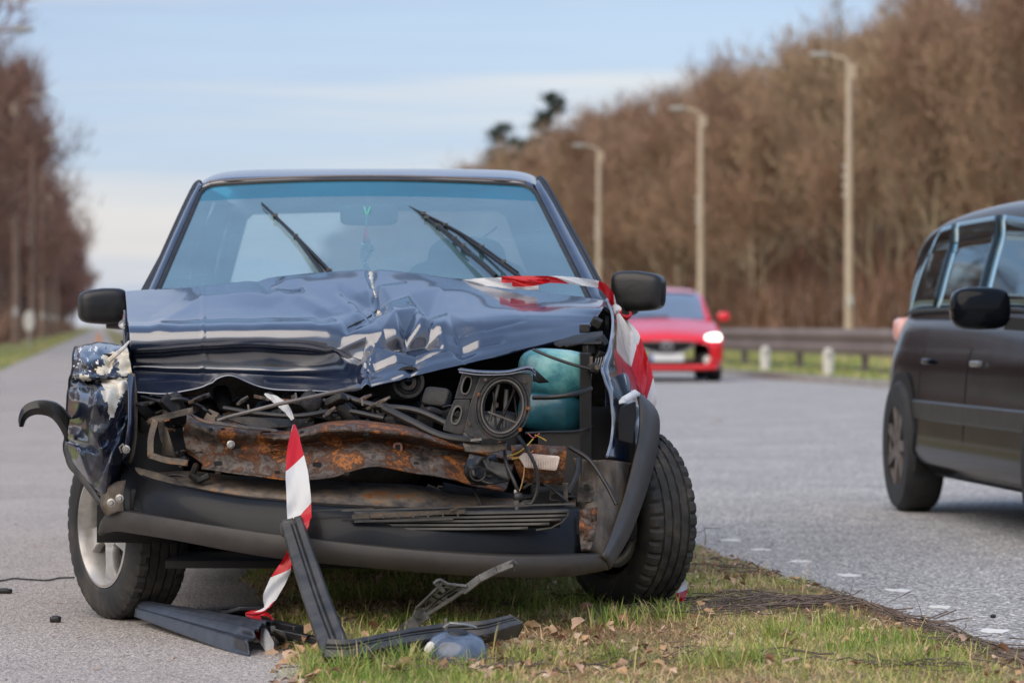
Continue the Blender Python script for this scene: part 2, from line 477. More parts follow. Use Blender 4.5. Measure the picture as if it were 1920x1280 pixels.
M_farverge = pm('far_verge_grass', [(0.36, (0.30, 0.21, 0.09)), (0.48, (0.22, 0.23, 0.07)), (0.6, (0.16, 0.19, 0.04)), (0.7, (0.25, 0.24, 0.09))], 0.35, rough=0.95, stretch=(1, 0.2, 1))
M_litter = pm('woodland_leaf_litter', [(0.10, 0.06, 0.035), (0.24, 0.14, 0.075), (0.34, 0.21, 0.11)], 0.5, rough=0.95, bmp=0.5, bscale=6, bdist=0.1)
M_kerb = pm('kerb_concrete', [(0.28, 0.26, 0.24), (0.40, 0.37, 0.33)], 3, rough=0.85, bmp=0.3)

def strip(name, us, Ys, zf, mat, kind='structure', parent=None):
    """sheet in the road frame"""
    mb = MB(); g = []
    for Y in Ys:
        g.append([U(u, Y, zf(u, Y) if callable(zf) else zf) for u in us])
    mb.grid(g)
    o = mb.build(name, mat, parent, sharp=0)
    o['kind'] = kind
    return o
farY = [2, 4, 6, 8, 10, 13, 17, 22, 30, 40, 55, 75, 100, 150, 220, 330, 500, 800, 1400]
mb = MB(); mb.grid([[Vector((x, y, -0.16)) for x in (-1600, -200, 0, 200, 1600)] for y in (-60, 0, 200, 900, 3000)])
mb.build('ground', M_groundsheet, sharp=0)['kind'] = 'structure'
strip('cycle_path', [-1.92, -1.2, -0.4, 0.5], farY, 0.0, M_path)
strip('road', [2.30, 4, 6, 8, 10.9], farY, -0.012, M_road)
# second carriageway beyond the central grass
strip('far_carriageway', [12.9, 14.6], farY[6:], -0.02, M_path)
def bumpyz(u, Y): return 0.05 * noise.noise(Vector((u * 0.8, Y * 0.3, 3)))
def lin(a, b, n): return [a + (b - a) * i / (n - 1) for i in range(n)]
strip('central_grass', [10.9, 10.95, 11.6, 12.9], farY[6:], lambda u, Y: -0.02 if u < 10.93 else 0.05 + 0.01 * u % 0.01, M_farverge)
strip('far_roadside_grass', [14.6, 16, 19, 24, 29], farY[6:], lambda u, Y: 0.02 + max(0, u - 16) * 0.03, M_farverge)
strip('left_roadside_grass', [-4.3, -3.5, -2.6, -1.92], farY, lambda u, Y: 0.0 if u > -2 else 0.05 + 0.04 * noise.noise(Vector((u * 3, Y, 0))), M_farverge)
# wooded slopes
def slope_r(u, Y): return 0.3 + max(0, (u - 28)) * 0.24 * (1 + 0.25 * noise.noise(Vector((u * 0.05, Y * 0.02, 0)))) + 0.3 * noise.noise(Vector((u * .3, Y * .2, 1)))
strip('wooded_slope', lin(28, 90, 16), [20, 40, 60, 80, 100, 120, 150, 180, 220, 260, 300, 350, 420, 500, 620, 800, 1100], slope_r, M_litter)
def slope_l(u, Y): return 0.05 + max(0, (-4.2 - u)) * 0.03 + 0.08 * noise.noise(Vector((u * .6, Y * .2, 4)))
strip('left_woodland_floor', lin(-4.2, -60, 14), [20, 40, 60, 80, 100, 120, 150, 180, 220, 260, 300, 350, 420, 500, 620, 800, 1100], slope_l, M_litter)

# kerb of the central grass: separate stones
kerb_p = empty('kerb', U(10.8, 55), None, None); kerb_p['label'] = 'pale concrete kerb along the central grass across the road'; kerb_p['category'] = 'kerb'
kb = MB(); kb.box((0, 0, 0), (0.14, 0.97, 0.13)); 
k0 = kb.build('kerb_stone', M_kerb, kerb_p, bevel=0.01, smooth=False)
kme = k0.data; 
for k in range(60):
    Y = 44 + k * 1.0
    M = Matrix.Translation(U(10.83, Y, 0.03 + random.uniform(-.006, .006)) - kerb_p.location) @ Matrix.Rotation(math.atan(0.12) + random.uniform(-.01, .01), 4, 'Z')
    if k == 0:
        k0.matrix_local = M
        for v in kme.vertices: v.co += kerb_p.location
    else: inst('kerb_stone', kme, kerb_p, M)

# the near verge: uneven turf between the path and the road
def edge_l(Y): return 0.42 + 0.05 * noise.noise(Vector((0, Y * 2.1, 0))) + 0.03 * noise.noise(Vector((5, Y * 9, 0)))
def edge_r(Y): return 2.36 + 0.06 * noise.noise(Vector((9, Y * 1.7, 0))) + 0.04 * noise.noise(Vector((7, Y * 8, 0)))
def verge_z(u, Y):
    a, b = edge_l(Y), edge_r(Y)
    m = max(0.0, min(1.0, min(u - a, b - u) / 0.16))
    m = m * m * (3 - 2 * m)
    return -0.022 + m * (0.040 + 0.018 * noise.noise(Vector((u * 4, Y * 4, 2))) + 0.010 * noise.noise(Vector((u * 15, Y * 15, 2))))
vY = lin(4.5, 6.4, 20) + lin(6.5, 13, 150) + lin(13.1, 24, 90) + [26, 30, 36, 45, 60, 80, 110, 150, 220, 350, 600, 1000]
verge = strip('grass_verge', lin(0.34, 2.5, 70), vY, verge_z, M_soil)
ORG[verge.name] = Vector((0, 0, 0))

# worn dashes and grit on the road edge
M_white = pm('worn_white_paint', [(0.66, 0.64, 0.58), (0.85, 0.83, 0.78)], 40, rough=0.7)
road = bpy.data.objects['road']; ORG['road'] = Vector((0, 0, 0))
for (px, py) in ((1762, 1137), (1682, 1106), (1592, 1078), (1500, 1052), (1428, 1030), (1370, 1012), (1865, 1182)):
    c = G(px, py, -0.0114); mb = MB(); n = 14
    pts = [c + Vector((0.042 * math.cos(a) * random.uniform(.75, 1.15), 0.075 * math.sin(a) * random.uniform(.5, 1.2), 0)) for a in [2 * math.pi * i / n for i in range(n)]]
    mb.prism(pts, (0, 0, 0.0012)); mb.build('marking_dash', M_white, road, smooth=False)
# tar seam along the road edge
M_tar = pm('tar_seam', [(0.32, 0.29, 0.26), (0.50, 0.46, 0.42)], 40, rough=0.6)
mb = MB(); g = []
for q in range(60):
    Y = 15.2 - 3.6 * q / 59; c = 2.42 + .62 * (q / 59) + 0.02 * noise.noise(Vector((0, Y * 2.2, 8))); w = (0.030 + 0.02 * noise.noise(Vector((3, Y * 4, 8)))) * math.sin(math.pi * (q + .5) / 60)
    g.append([U(c - w, Y, -0.0075), U(c + w, Y, -0.0075)])
g = []; mb = MB()
for x, y in zip(lin(1500, 2100, 60), lin(1082, 985, 60)): pass
# pebbles and grit
M_stone = pm('grit_stone', [(0.10, 0.10, 0.10), (0.45, 0.42, 0.38)], 3, rough=0.8)
def pebble(mb, p, r):
    n = 5; g = []
    for j in range(3):
        rr = r * (1, 0.85, 0.3)[j]; g.append([p + Vector((rr * math.cos(2 * math.pi * i / n + j) * random.uniform(.7, 1.2), rr * math.sin(2 * math.pi * i / n + j) * random.uniform(.7, 1.2), (0, r * .5, r * .9)[j])) for i in range(n)])
    mb.grid(g, closeu=True)
mb = MB()
for k in range(700):
    Y = random.uniform(8, 20); u = random.choice((random.uniform(2.35, 2.9), random.uniform(2.4, 5)))
    pebble(mb, U(u, Y, -0.012), random.uniform(.002, .007))
mb.build('road_grit', M_stone, road, smooth=False)['kind'] = 'stuff'
mb = MB()
for k in range(500):
    Y = random.uniform(8, 22); u = random.choice((random.uniform(0.1, 0.42), random.uniform(-1.9, 0.4)))
    pebble(mb, U(u, Y, 0.0), random.uniform(.0015, .005))
cp = bpy.data.objects['cycle_path']; ORG['cycle_path'] = Vector((0, 0, 0))
mb.build('path_grit', M_stone, cp, smooth=False)['kind'] = 'stuff'

# ------------------------------------------------------------------ grass
def vcol_mat(name, stops, rough=0.6, trans=0.25):
    m, nt, b = newmat(name)
    at = nt.nodes.new('ShaderNodeAttribute'); at.attribute_name = 'tone'
    r = ramp(nt, at.outputs['Fac'], stops)
    nt.links.new(r.outputs['Color'], b.inputs['Base Color']); b.inputs['Roughness'].default_value = rough
    if trans:
        tr = nt.nodes.new('ShaderNodeBsdfTranslucent'); nt.links.new(r.outputs['Color'], tr.inputs['Color'])
        mx = nt.nodes.new('ShaderNodeMixShader'); mx.inputs['Fac'].default_value = trans
        nt.links.new(b.outputs[0], mx.inputs[1]); nt.links.new(tr.outputs[0], mx.inputs[2])
        nt.links.new(mx.outputs[0], nt.nodes['Material Output'].inputs['Surface'])
    return m
M_grass = vcol_mat('grass_blades', [(0.0, (0.09, 0.20, 0.02)), (0.22, (0.22, 0.34, 0.05)), (0.42, (0.42, 0.43, 0.11)), (0.6, (0.68, 0.54, 0.25)), (0.85, (0.66, 0.45, 0.25)), (1.0, (0.32, 0.18, 0.10))])
rng = np.random.default_rng(5)
def blades(name, n, gen, parent=None, mat=M_grass, kind='stuff', seg=3):
    """gen(n) -> base (n,3), height, width, lean (n), tone"""
    base, h, w, lean, tone = gen(n); n = len(base)
    az = rng.uniform(0, 2 * np.pi, n); caz = az + np.pi / 2 + rng.uniform(-.6, .6, n)
    d = np.stack([np.cos(az), np.sin(az), np.zeros(n)], 1); s = np.stack([np.cos(caz), np.sin(caz), np.zeros(n)], 1)
    V = []; 
    for k in range(seg):
        t = k / seg
        c = base + d * (lean * h * t ** 1.7)[:, None] + np.array([0, 0, 1.0]) * (h * (t - 0.42 * np.minimum(lean, 1.6) * t * t))[:, None]
        ww = (w * (1 - 0.55 * t))[:, None] / 2
        V += [c - s * ww, c + s * ww]
    t = 1.0
    V.append(base + d * (lean * h)[:, None] + np.array([0, 0, 1.0]) * (h * (1 - 0.42 * np.minimum(lean, 1.6)))[:, None])
    V = np.stack(V, 1).reshape(-1, 3); k = 2 * seg + 1
    b0 = np.arange(n) * k
    quads = []
    for q in range(seg - 1):
        quads.append(np.stack([b0 + 2 * q, b0 + 2 * q + 1, b0 + 2 * q + 3, b0 + 2 * q + 2], 1))
    quads = np.concatenate(quads) if quads else np.zeros((0, 4), int)
    tris = np.stack([b0 + 2 * seg - 2, b0 + 2 * seg - 1, b0 + 2 * seg], 1)
    me = bpy.data.meshes.new(name)
    me.vertices.add(len(V)); me.vertices.foreach_set('co', V.ravel().astype(np.float32))
    loops = np.concatenate([quads.ravel(), tris.ravel()]).astype(np.int32)
    starts = np.concatenate([np.arange(len(quads)) * 4, len(quads) * 4 + np.arange(len(tris)) * 3]).astype(np.int32)
    me.loops.add(len(loops)); me.loops.foreach_set('vertex_index', loops)
    me.polygons.add(len(starts)); me.polygons.foreach_set('loop_start', starts)
    me.update(calc_edges=True)
    a = me.attributes.new('tone', 'FLOAT', 'POINT'); a.data.foreach_set('value', np.repeat(tone, k).astype(np.float32))
    me.materials.append(mat)
    o = bpy.data.objects.new(name, me); COL.objects.link(o)
    if parent is not None: o.parent = parent
    if kind: o['kind'] = kind
    return o
def verge_gen(y0, y1, hm, wm, dry=0.0):
    def gen(n):
        Y = rng.uniform(y0, y1, n); u = rng.uniform(0.36, 2.44, n)
        out = []; hh = []; tt = []; ll = []; ww = []
        for Yi, ui in zip(Y, u):
            a, b = edge_l(Yi), edge_r(Yi); e = min(ui - a, b - ui)
            if e < -0.015: continue
            x = ui - 0.12 * Yi
            patch = noise.noise(Vector((x * 1.6, Yi * 1.6, 5))) + 0.5 * noise.noise(Vector((x * 6, Yi * 6, 5)))
            lush = noise.noise(Vector((x * 2.6, Yi * 2.2, 11)))
            # tread-worn strip of bare twigs along the road side
            bare = (b - ui) < 0.42 and patch < 0.12
            if bare and random.random() < 0.6: continue
            t = 0.66 - 0.55 * patch - 0.25 * lush + (0.22 if bare else 0) + random.gauss(0, 0.17) + dry
            green = t < 0.45
            h = hm * (0.55 + 0.7 * random.random() ** 2 + (0.7 * max(0, lush) if green else 0)) * (0.5 + 0.5 * min(1, max(0, e) / 0.1))
            if random.random() < 0.012: h *= 2.2; t = random.uniform(0.4, 0.85)
            out.append((x, Yi, verge_z(ui, Yi) - 0.004)); hh.append(h); tt.append(min(1, max(0, t)))
            ll.append(random.uniform(.15, .8) if green else random.uniform(0.6, 1.9)); ww.append(wm * random.uniform(.6, 1.3))
        return np.array(out), np.array(hh), np.array(ww), np.array(ll), np.array(tt)
    return gen
blades('verge_grass', 62000, verge_gen(7.3, 11.6, 0.042, 0.0030), verge)
blades('verge_grass', 22000, verge_gen(11.6, 22, 0.045, 0.006, 0.08), verge)
blades('verge_grass', 9000, verge_gen(5.2, 7.3, 0.042, 0.004), verge)
blades('verge_grass', 9000, verge_gen(22, 70, 0.06, 0.02, 0.1), verge)
# long tufts in front of and beside the car
def tuft_gen(n):
    out = []; hh = []; tt = []; ll = []; ww = []
    cs = [G(x, y) for x, y in ((1330 - 360, 1130), (1110, 1135), (1125, 1150), (860, 1130), (930, 1150), (700, 1135), (620, 1140), (760, 1110), (1000, 1160), (1240, 1175),
          (980, 1265), (1150, 1190), (1450, 1210), (1560, 1190), (1400, 1262), (1340, 1270), (760, 1268), (660, 1278), (1700, 1262), (1150, 1262), (585, 1268))]
    while len(out) < n:
        c = random.choice(cs); r = random.gauss(0, 0.055); a = random.uniform(0, math.tau)
        x, y = c.x + r * math.cos(a) * 1.5, c.y + r * math.sin(a) * 1.6; u = x + 0.12 * y
        if not (0.42 < u < 2.3): continue
        out.append((x, y, verge_z(u, y) - .004)); hh.append(random.uniform(.035, .10)); tt.append(min(1, max(0, random.gauss(.32, .18))))
        ll.append(random.uniform(.15, .9)); ww.append(random.uniform(.002, .0042))
    return np.array(out), np.array(hh), np.array(ww), np.array(ll), np.array(tt)
blades('grass_tufts', 4200, tuft_gen, verge, seg=4)
# far grass on the other verges
def far_gen(u0, u1, y0, y1, h, w, z, tm):
    def gen(n):
        Y = y0 * (y1 / y0) ** rng.uniform(0, 1, n); u = rng.uniform(u0, u1, n)
        base = np.stack([u - .12 * Y, Y, np.full(n, z)], 1)
        return base, h * rng.uniform(.5, 1.4, n), w * rng.uniform(.6, 1.4, n) * (Y / y0) ** .5, rng.uniform(.2, 1.0, n), np.clip(rng.normal(tm, .17, n), 0, 1)
    return gen
blades('roadside_grass', 16000, far_gen(-4.2, -1.95, 9, 300, .07, .008, .03, .45), bpy.data.objects['left_roadside_grass'], seg=2)
blades('median_grass', 9000, far_gen(10.95, 12.9, 42, 120, .09, .02, .04, .38), bpy.data.objects['central_grass'], seg=2)
blades('median_grass', 7000, far_gen(14.7, 20, 50, 200, .12, .03, .04, .42), bpy.data.objects['far_roadside_grass'], seg=2)

# fallen oak leaves on the verge
def leaf_mesh(seed, L):
    rr = random.Random(seed); mb = MB(); n = 7; g = []
    curl = rr.uniform(.3, 1.1); fold = rr.uniform(-.5, .6); tw = rr.uniform(-.5, .5)
    for i in range(n):
        t = i / (n - 1); w = L * 0.30 * math.sin(math.pi * (0.06 + 0.9 * t)) * (1 + 0.30 * math.sin(i * 2.6 + seed)) 
        row = []
        for s_ in (-1, -0.5, 0, 0.5, 1):
            x = s_ * w; z = abs(s_) * w * (0.3 + fold) + L * 0.18 * curl * math.sin(math.pi * t) + 0.12 * w * math.sin(3 * s_ + i)
            a = tw * t; row.append(Vector((x * math.cos(a) - z * math.sin(a), (t - .5) * L, x * math.sin(a) + z * math.cos(a) + L * .04)))
        g.append(row)
    mb.grid(g); mb.tube([Vector((0, -.5 * L, L * .05)), Vector((0.01, -.68 * L, L * .12))], .0008, 3)
    me_o = mb.build('leaf', M_leafs[seed % 4], sharp=0)
    me = me_o.data; bpy.data.objects.remove(me_o); return me
def leafmat(k, c1, c2):
    m = pm('dry_leaf', [c1, c2], 30, rough=0.7, bmp=0.4, bscale=120, bdist=.002); return m
M_leafs = [leafmat(0, (0.34, 0.20, 0.12), (0.55, 0.38, 0.26)), leafmat(1, (0.42, 0.28, 0.18), (0.66, 0.50, 0.36)), leafmat(2, (0.22, 0.11, 0.06), (0.38, 0.21, 0.12)), leafmat(3, (0.40, 0.22, 0.10), (0.55, 0.36, 0.20))]
leafs = [leaf_mesh(s, 0.034 + 0.006 * (s % 5)) for s in range(12)]
spots = []
for k in range(330):
    q = random.random()
    if q < 0.45: px, py = random.gauss(930, 170), random.uniform(1180, 1279)
    elif q < 0.6: px, py = random.gauss(560, 60), random.uniform(1195, 1279)
    elif q < 0.9: px, py = random.uniform(1150, 1900), random.uniform(1070, 1279)
    else: px, py = random.uniform(500, 1200), random.uniform(1090, 1200)
    p = G(px, py, .012); u = p.x + .12 * p.y
    if not (0.40 < u < 2.36) or p.y > 13: continue
    z = verge_z(u, p.y) + random.uniform(.004, .024)
    M = Matrix.Translation(Vector((p.x, p.y, z))) @ Euler((random.gauss(0, .38), random.gauss(0, .38), random.uniform(0, 6.28))).to_matrix().to_4x4() @ Matrix.Scale(random.uniform(.5, 1.15), 4)
    inst('leaf', random.choice(leafs), verge, M)
mb = MB()      # crumbled leaf litter between the blades
for k in range(2600):
    Y = random.uniform(7.4, 12.5); u = random.uniform(.42, 2.36)
    if noise.noise(Vector((u * 2.2, Y * 2.2, 21))) < random.uniform(-.35, .25): continue
    c = U(u, Y, verge_z(u, Y) + random.uniform(.004, .022)); r = random.uniform(.005, .016); M3 = Euler((random.gauss(0, .5), random.gauss(0, .5), random.uniform(0, 6.28))).to_matrix()
    q = [c + M3 @ Vector((r * math.cos(a) * random.uniform(.5, 1.2), r * math.sin(a) * random.uniform(.4, .9), random.uniform(-.3, .5) * r)) for a in (0, 1.3, 2.4, 3.5, 4.9)]
    mb.add(q + [c + M3 @ Vector((0, 0, r * .4))], [(0, 1, 5), (1, 2, 5), (2, 3, 5), (3, 4, 5), (4, 0, 5)], k % 4)
mb.build('leaf_litter', M_leafs, verge, smooth=False)['kind'] = 'stuff'
# a few chips of leaf blown on the path and road
for (px, py) in ((68, 1027), (180, 1255), (300, 1238), (325, 1237), (45, 1046), (150, 1198), (30, 985), (1345, 788), (110, 1130)):
    p = G(px, py, .0)
    inst('leaf', random.choice(leafs), cp if px < 1000 else road, Matrix.Translation(Vector((p.x, p.y, .002 if px < 1000 else -.01))) @ Matrix.Rotation(random.uniform(0, 6), 4, 'Z') @ Matrix.Scale(random.uniform(.3, .55) if px < 1000 else 2.2, 4))

# dead twigs matted along the road edge of the verge
M_twig = pm('dead_twig', [(0.07, 0.05, 0.04), (0.20, 0.15, 0.12)], 10, rough=0.85)
def twigline(n, polys, zs, L=(.15, .5)):
    mb = MB()
    for k in range(n):
        poly = random.choice(polys); t = random.random()
        i = min(int(t * (len(poly) - 1)), len(poly) - 2); f = t * (len(poly) - 1) - i
        px = poly[i][0] * (1 - f) + poly[i + 1][0] * f; py = poly[i][1] * (1 - f) + poly[i + 1][1] * f + random.gauss(0, 7)
        c = G(px, py, .02); d = (G(poly[i + 1][0], poly[i + 1][1], .02) - G(poly[i][0], poly[i][1], .02)).normalized()
        a = random.gauss(0, .28); d = Vector((d.x * math.cos(a) - d.y * math.sin(a), d.x * math.sin(a) + d.y * math.cos(a), 0))
        l = random.uniform(*L) / 2; pts = []
        ph = random.uniform(0, 9)
        for q in range(6):
            s_ = -1 + 2 * q / 5
            p = c + d * (s_ * l) + Vector((-d.y, d.x, 0)) * (.02 * math.sin(q * 1.3 + ph)); u = p.x + .12 * p.y
            p.z = verge_z(min(max(u, .4), 2.46), p.y) + random.uniform(*zs) if u < 2.45 else -.01 + random.uniform(0, zs[1])
            pts.append(p)
        mb.tube(pts, random.uniform(.0009, .0024), 4, cap=False)
    return mb
twigline(230, [[(1260, 1150), (1430, 1140), (1600, 1135), (1720, 1158), (1830, 1205), (1960, 1222)]], (.012, .032)).build('dead_twigs', M_twig, verge)['kind'] = 'stuff'
twigline(120, [[(1760, 1185), (1850, 1200), (1990, 1215)], [(1820, 1215), (1990, 1235)]], (.0, .02)).build('dead_twigs', M_twig, verge)['kind'] = 'stuff'
twigline(150, [[(700, 1150), (1200, 1120)], [(560, 1240), (900, 1262), (1280, 1240)], [(1250, 1230), (1900, 1262)], [(1300, 1060), (1600, 1110)]], (.012, .03), (.05, .2)).build('dead_twigs', M_twig, verge)['kind'] = 'stuff'
# thin dry stems standing up
mb = MB()
for (x0, y0, x1, y1) in ((1322, 1022, 1320, 985), (1322, 990, 1352, 990), (1300, 1000, 1322, 992), (985, 1145, 1013, 1092), (700, 1112, 722, 1142), (1590, 1120, 1598, 1095), (1708, 1108, 1660, 1130), (1730, 1160, 1715, 1115), (1760, 1170, 1795, 1218), (890, 1170, 905, 1142)):
    D = F * (CZ - .02) / (max(y0, 1050) - HY)
    mb.tube([P(x0, y0, D), P((x0 + x1) / 2 + 2, (y0 + y1) / 2, D + .01), P(x1, y1, D + .02)], [.0016, .0013, .0008], 4)
mb.build('dry_stem', M_twig, verge)['kind'] = 'stuff'

# ------------------------------------------------------------------ trees
def treemat(name, c1, c2, c3):
    m, nt, b = newmat(name)
    oi = nt.nodes.new('ShaderNodeObjectInfo'); n = nz(nt, 0.55, 4, .6)
    ad = nt.nodes.new('ShaderNodeMath'); ad.operation = 'ADD'; nt.links.new(oi.outputs['Random'], ad.inputs[0]); nt.links.new(n.outputs['Fac'], ad.inputs[1])
    hf = nt.nodes.new('ShaderNodeMath'); hf.operation = 'MULTIPLY'; hf.inputs[1].default_value = .5; nt.links.new(ad.outputs[0], hf.inputs[0])
    r = ramp(nt, hf.outputs[0], [(0.2, c1), (0.5, c2), (0.8, c3)])
    nt.links.new(r.outputs['Color'], b.inputs['Base Color']); b.inputs['Roughness'].default_value = .9
    return m
M_bark = treemat('brown_bark', (0.16, 0.13, 0.09), (0.30, 0.24, 0.15), (0.42, 0.36, 0.24))
M_twigs = treemat('brown_twigs', (0.21, 0.125, 0.08), (0.33, 0.205, 0.13), (0.38, 0.275, 0.17))
M_bark2 = treemat('reddish_bark', (0.09, 0.06, 0.05), (0.15, 0.10, 0.08), (0.2, 0.14, 0.1))
M_twigs2 = treemat('reddish_twigs', (0.13, 0.075, 0.065), (0.21, 0.115, 0.095), (0.27, 0.165, 0.12))
M_pine = treemat('pine_needles', (0.012, 0.03, 0.016), (0.02, 0.045, 0.022), (0.03, 0.06, 0.03))

def tree_proto(seed, H, spread, n_twig, mats, tw=0.05, low=0.12):
    rr = random.Random(seed); nr = np.random.default_rng(seed)
    root = empty('bare_tree', (0, 0, 0))
    mb = MB(); tips = []
    def limb(p, d, L, r, depth):
        pts = [p]; q = p.copy(); dd = d.copy(); k = 4
        for i in range(k):
            dd = (dd + Vector((rr.gauss(0, .16), rr.gauss(0, .16), .10 + rr.gauss(0, .08)))).normalized()
            q = q + dd * (L / k); pts.append(q.copy())
        mb.tube(pts, [r * (1 - .16 * i) for i in range(k + 1)], 5 if depth == 0 else 3, cap=False)
        tips.extend((pts[i], dd, L) for i in range(1, k + 1))
        if depth < 2:
            for c in range(4 if depth == 0 else 3):
                i = rr.randint(1, k); a = rr.uniform(0, math.tau); o = rr.uniform(.4, .9)
                nd = (dd + Vector((math.cos(a) * o, math.sin(a) * o, rr.uniform(-.1, .4)))).normalized()
                limb(pts[i], nd, L * rr.uniform(.5, .75), r * .55 * (1 - .1 * i), depth + 1)
    tp = [Vector((0, 0, -.3))]; x = Vector((0, 0, 0))
    for i in range(7):
        x = x + Vector((rr.gauss(0, .12), rr.gauss(0, .12), H * .8 / 7)); tp.append(x.copy())
    mb.tube(tp, [H * .014 * (1 - .115 * i) for i in range(8)], 7, cap=False)
    for k in range(13):
        t = low + (1 - low) * (k + rr.random()) / 13; i = min(int(t * 7), 6)
        b = tp[i] + (tp[i + 1] - tp[i]) * (t * 7 - i); a = rr.uniform(0, math.tau)
        L = spread * (1.15 - .75 * t) * rr.uniform(.7, 1.2)
        limb(b, Vector((math.cos(a), math.sin(a), rr.uniform(.35, .95))).normalized(), L, H * .0055, 0)
    limb(tp[-1], Vector((0, 0, 1)), H * .2, H * .004, 1)
    tr = mb.build('trunk', mats[0], root, sharp=0)
    # fine twigs as slender quads spread through the crown around the limb ends
    T = np.array([[*t[0], t[2]] for t in tips]); D = np.array([list(t[1]) for t in tips])
    idx = nr.integers(0, len(T), n_twig)
    c = T[idx, :3] + nr.normal(0, 1, (n_twig, 3)) * (0.10 * T[idx, 3:4] + .18)
    d = D[idx] * .8 + nr.normal(0, .6, (n_twig, 3)) + np.array([0, 0, .35]); d /= np.linalg.norm(d, axis=1)[:, None]
    s = np.cross(d, nr.normal(0, 1, (n_twig, 3))); s /= np.linalg.norm(s, axis=1)[:, None]
    L = nr.uniform(.35, 1.1, n_twig)[:, None] * H / 13; w = tw * nr.uniform(.5, 1.3, n_twig)[:, None]
    c[:, 2] = np.maximum(c[:, 2], .2)
    V = np.stack([c - s * w / 2, c + s * w / 2, c + d * L + s * w * .12, c + d * L - s * w * .12], 1).reshape(-1, 3)
    me = bpy.data.meshes.new('crown'); me.vertices.add(len(V)); me.vertices.foreach_set('co', V.ravel().astype(np.float32))
    me.loops.add(len(V)); me.loops.foreach_set('vertex_index', np.arange(len(V), dtype=np.int32))
    me.polygons.add(n_twig); me.polygons.foreach_set('loop_start', (np.arange(n_twig) * 4).astype(np.int32)); me.update(calc_edges=True)
    me.materials.append(mats[1])
    o = bpy.data.objects.new('crown', me); COL.objects.link(o); o.parent = root
    return root
protos_r = [tree_proto(s, 12.5, 4.2, 5200, (M_bark, M_twigs), .055) for s in range(4)]
protos_l = [tree_proto(20 + s, 14, 3.6, 4600, (M_bark2, M_twigs2), .055) for s in range(3)]
used = set()
def place_tree(pr, u, Y, z, sc, label, group, rz=None):
    o = pr if pr.name not in used else copy_tree(pr)
    used.add(pr.name); used.add(o.name)
    o.location = U(u, Y, z); o.rotation_euler = (0, 0, random.uniform(0, 6.28)); o.scale = (sc, sc, sc * random.uniform(.92, 1.1))
    tag(o, label, 'tree', group)
LR = 'bare brown deciduous tree on the wooded slope right of the road'
GR = 'bare trees on the wooded slope'
n_r = 0
for row, (u0, step) in enumerate(((32.5, 4.6), (37.5, 5.0), (43.5, 5.4), (50, 6.5))):
    Y = (66, 74, 90, 105)[row]
    while Y < 470:
        u = u0 + random.uniform(-1.6, 1.6)
        px = CX + F * (u - .12 * Y) / Y
        if px < 2750:
            place_tree(protos_r[random.randrange(4)], u, Y, slope_r(u, Y) - .2, random.uniform(.93, 1.06) * (0.94, 1.0, 1.05, 1.10)[row] * (1.06 if Y > 230 else 1), LR, GR); n_r += 1
        Y += step * random.uniform(.75, 1.3) * (1 + Y / 420)
LL = 'bare reddish brown tree in the wood left of the cycle path'
GL = 'bare trees left of the path'
n_l = 0
for row, u0 in enumerate((-6.3, -10.5, -16)):
    Y = 26 + row * 6
    while Y < 620:
        u = u0 + random.uniform(-1.2, 1.2); px = CX + F * (u - .12 * Y) / Y
        if px > -140 or Y < 105:
            place_tree(protos_l[random.randrange(3)], u, Y, slope_l(u, Y) - .2, random.uniform(.95, 1.12) * (.42 if Y < 96 else 1), LL, GL); n_l += 1
        Y += 6.5 * random.uniform(.7, 1.4) * (1 + Y / 500)
print('trees', n_r, n_l)
# undergrowth: a mass nobody could count
M_under = vcol_mat('undergrowth_twigs', [(0, (0.10, 0.06, 0.04)), (0.5, (0.20, 0.115, 0.07)), (1, (0.38, 0.20, 0.12))], trans=0)
def under_gen(u0, u1, y0, y1, sf, hm):
    def gen(n):
        Y = y0 * (y1 / y0) ** rng.uniform(0, 1, n); u = u0 + (u1 - u0) * rng.uniform(0, 1, n) ** 1.3
        z = np.array([sf(a, b) for a, b in zip(u, Y)]) - .1
        t = np.array([noise.noise(Vector((a * .25, b * .12, 0))) for a, b in zip(u, Y)])
        return np.stack([u - .12 * Y, Y, z], 1), hm * rng.uniform(.4, 1.3, n) * (1 + .8 * t), .07 * rng.uniform(.6, 1.5, n), rng.uniform(.1, .9, n), np.clip(.45 + .9 * t + rng.normal(0, .15, n), 0, 1)
    return gen
blades('slope_undergrowth', 36000, under_gen(27.5, 50, 80, 420, slope_r, 2.6), mat=M_under, seg=2)
blades('path_side_undergrowth', 14000, under_gen(-4.6, -14, 80, 520, slope_l, 1.7), mat=M_under, seg=2)

def pine(u, Y, z, H, seed, label):
    rr = random.Random(seed); nr = np.random.default_rng(seed)
    root = empty('pine_tree', U(u, Y, z), label, 'tree'); mb = MB()
    b0 = U(u, Y, z)
    mb.tube([b0 + Vector((0, 0, H * t)) + Vector((rr.gauss(0, .1), 0, 0)) for t in (0, .3, .6, .97)], [.22, .17, .12, .05], 7)
    mb2 = MB()
    for k in range(16):
        t = .50 + .48 * k / 15; a = rr.uniform(0, 6.28); L = (4.6 * (1.08 - t) + .3) * rr.uniform(.5, 1.25)
        e = b0 + Vector((math.cos(a) * L, math.sin(a) * L, H * t + L * .25)); mb.tube([b0 + Vector((0, 0, H * t)), e], [.06, .02], 4)
        for q in range(200):
            c = e + Vector((rr.gauss(0, .42), rr.gauss(0, .5), rr.gauss(0, .22))); d = Vector((rr.gauss(0, 1), rr.gauss(0, 1), rr.gauss(.4, 1))).normalized()
            s_ = d.cross(Vector((rr.random(), rr.random(), 1))).normalized() * .07
            mb2.add([c - s_, c + s_, c + d * .42], [(0, 1, 2)])
    mb.build('trunk', M_bark, root, sharp=0); mb2.build('crown', M_pine, root, smooth=False)
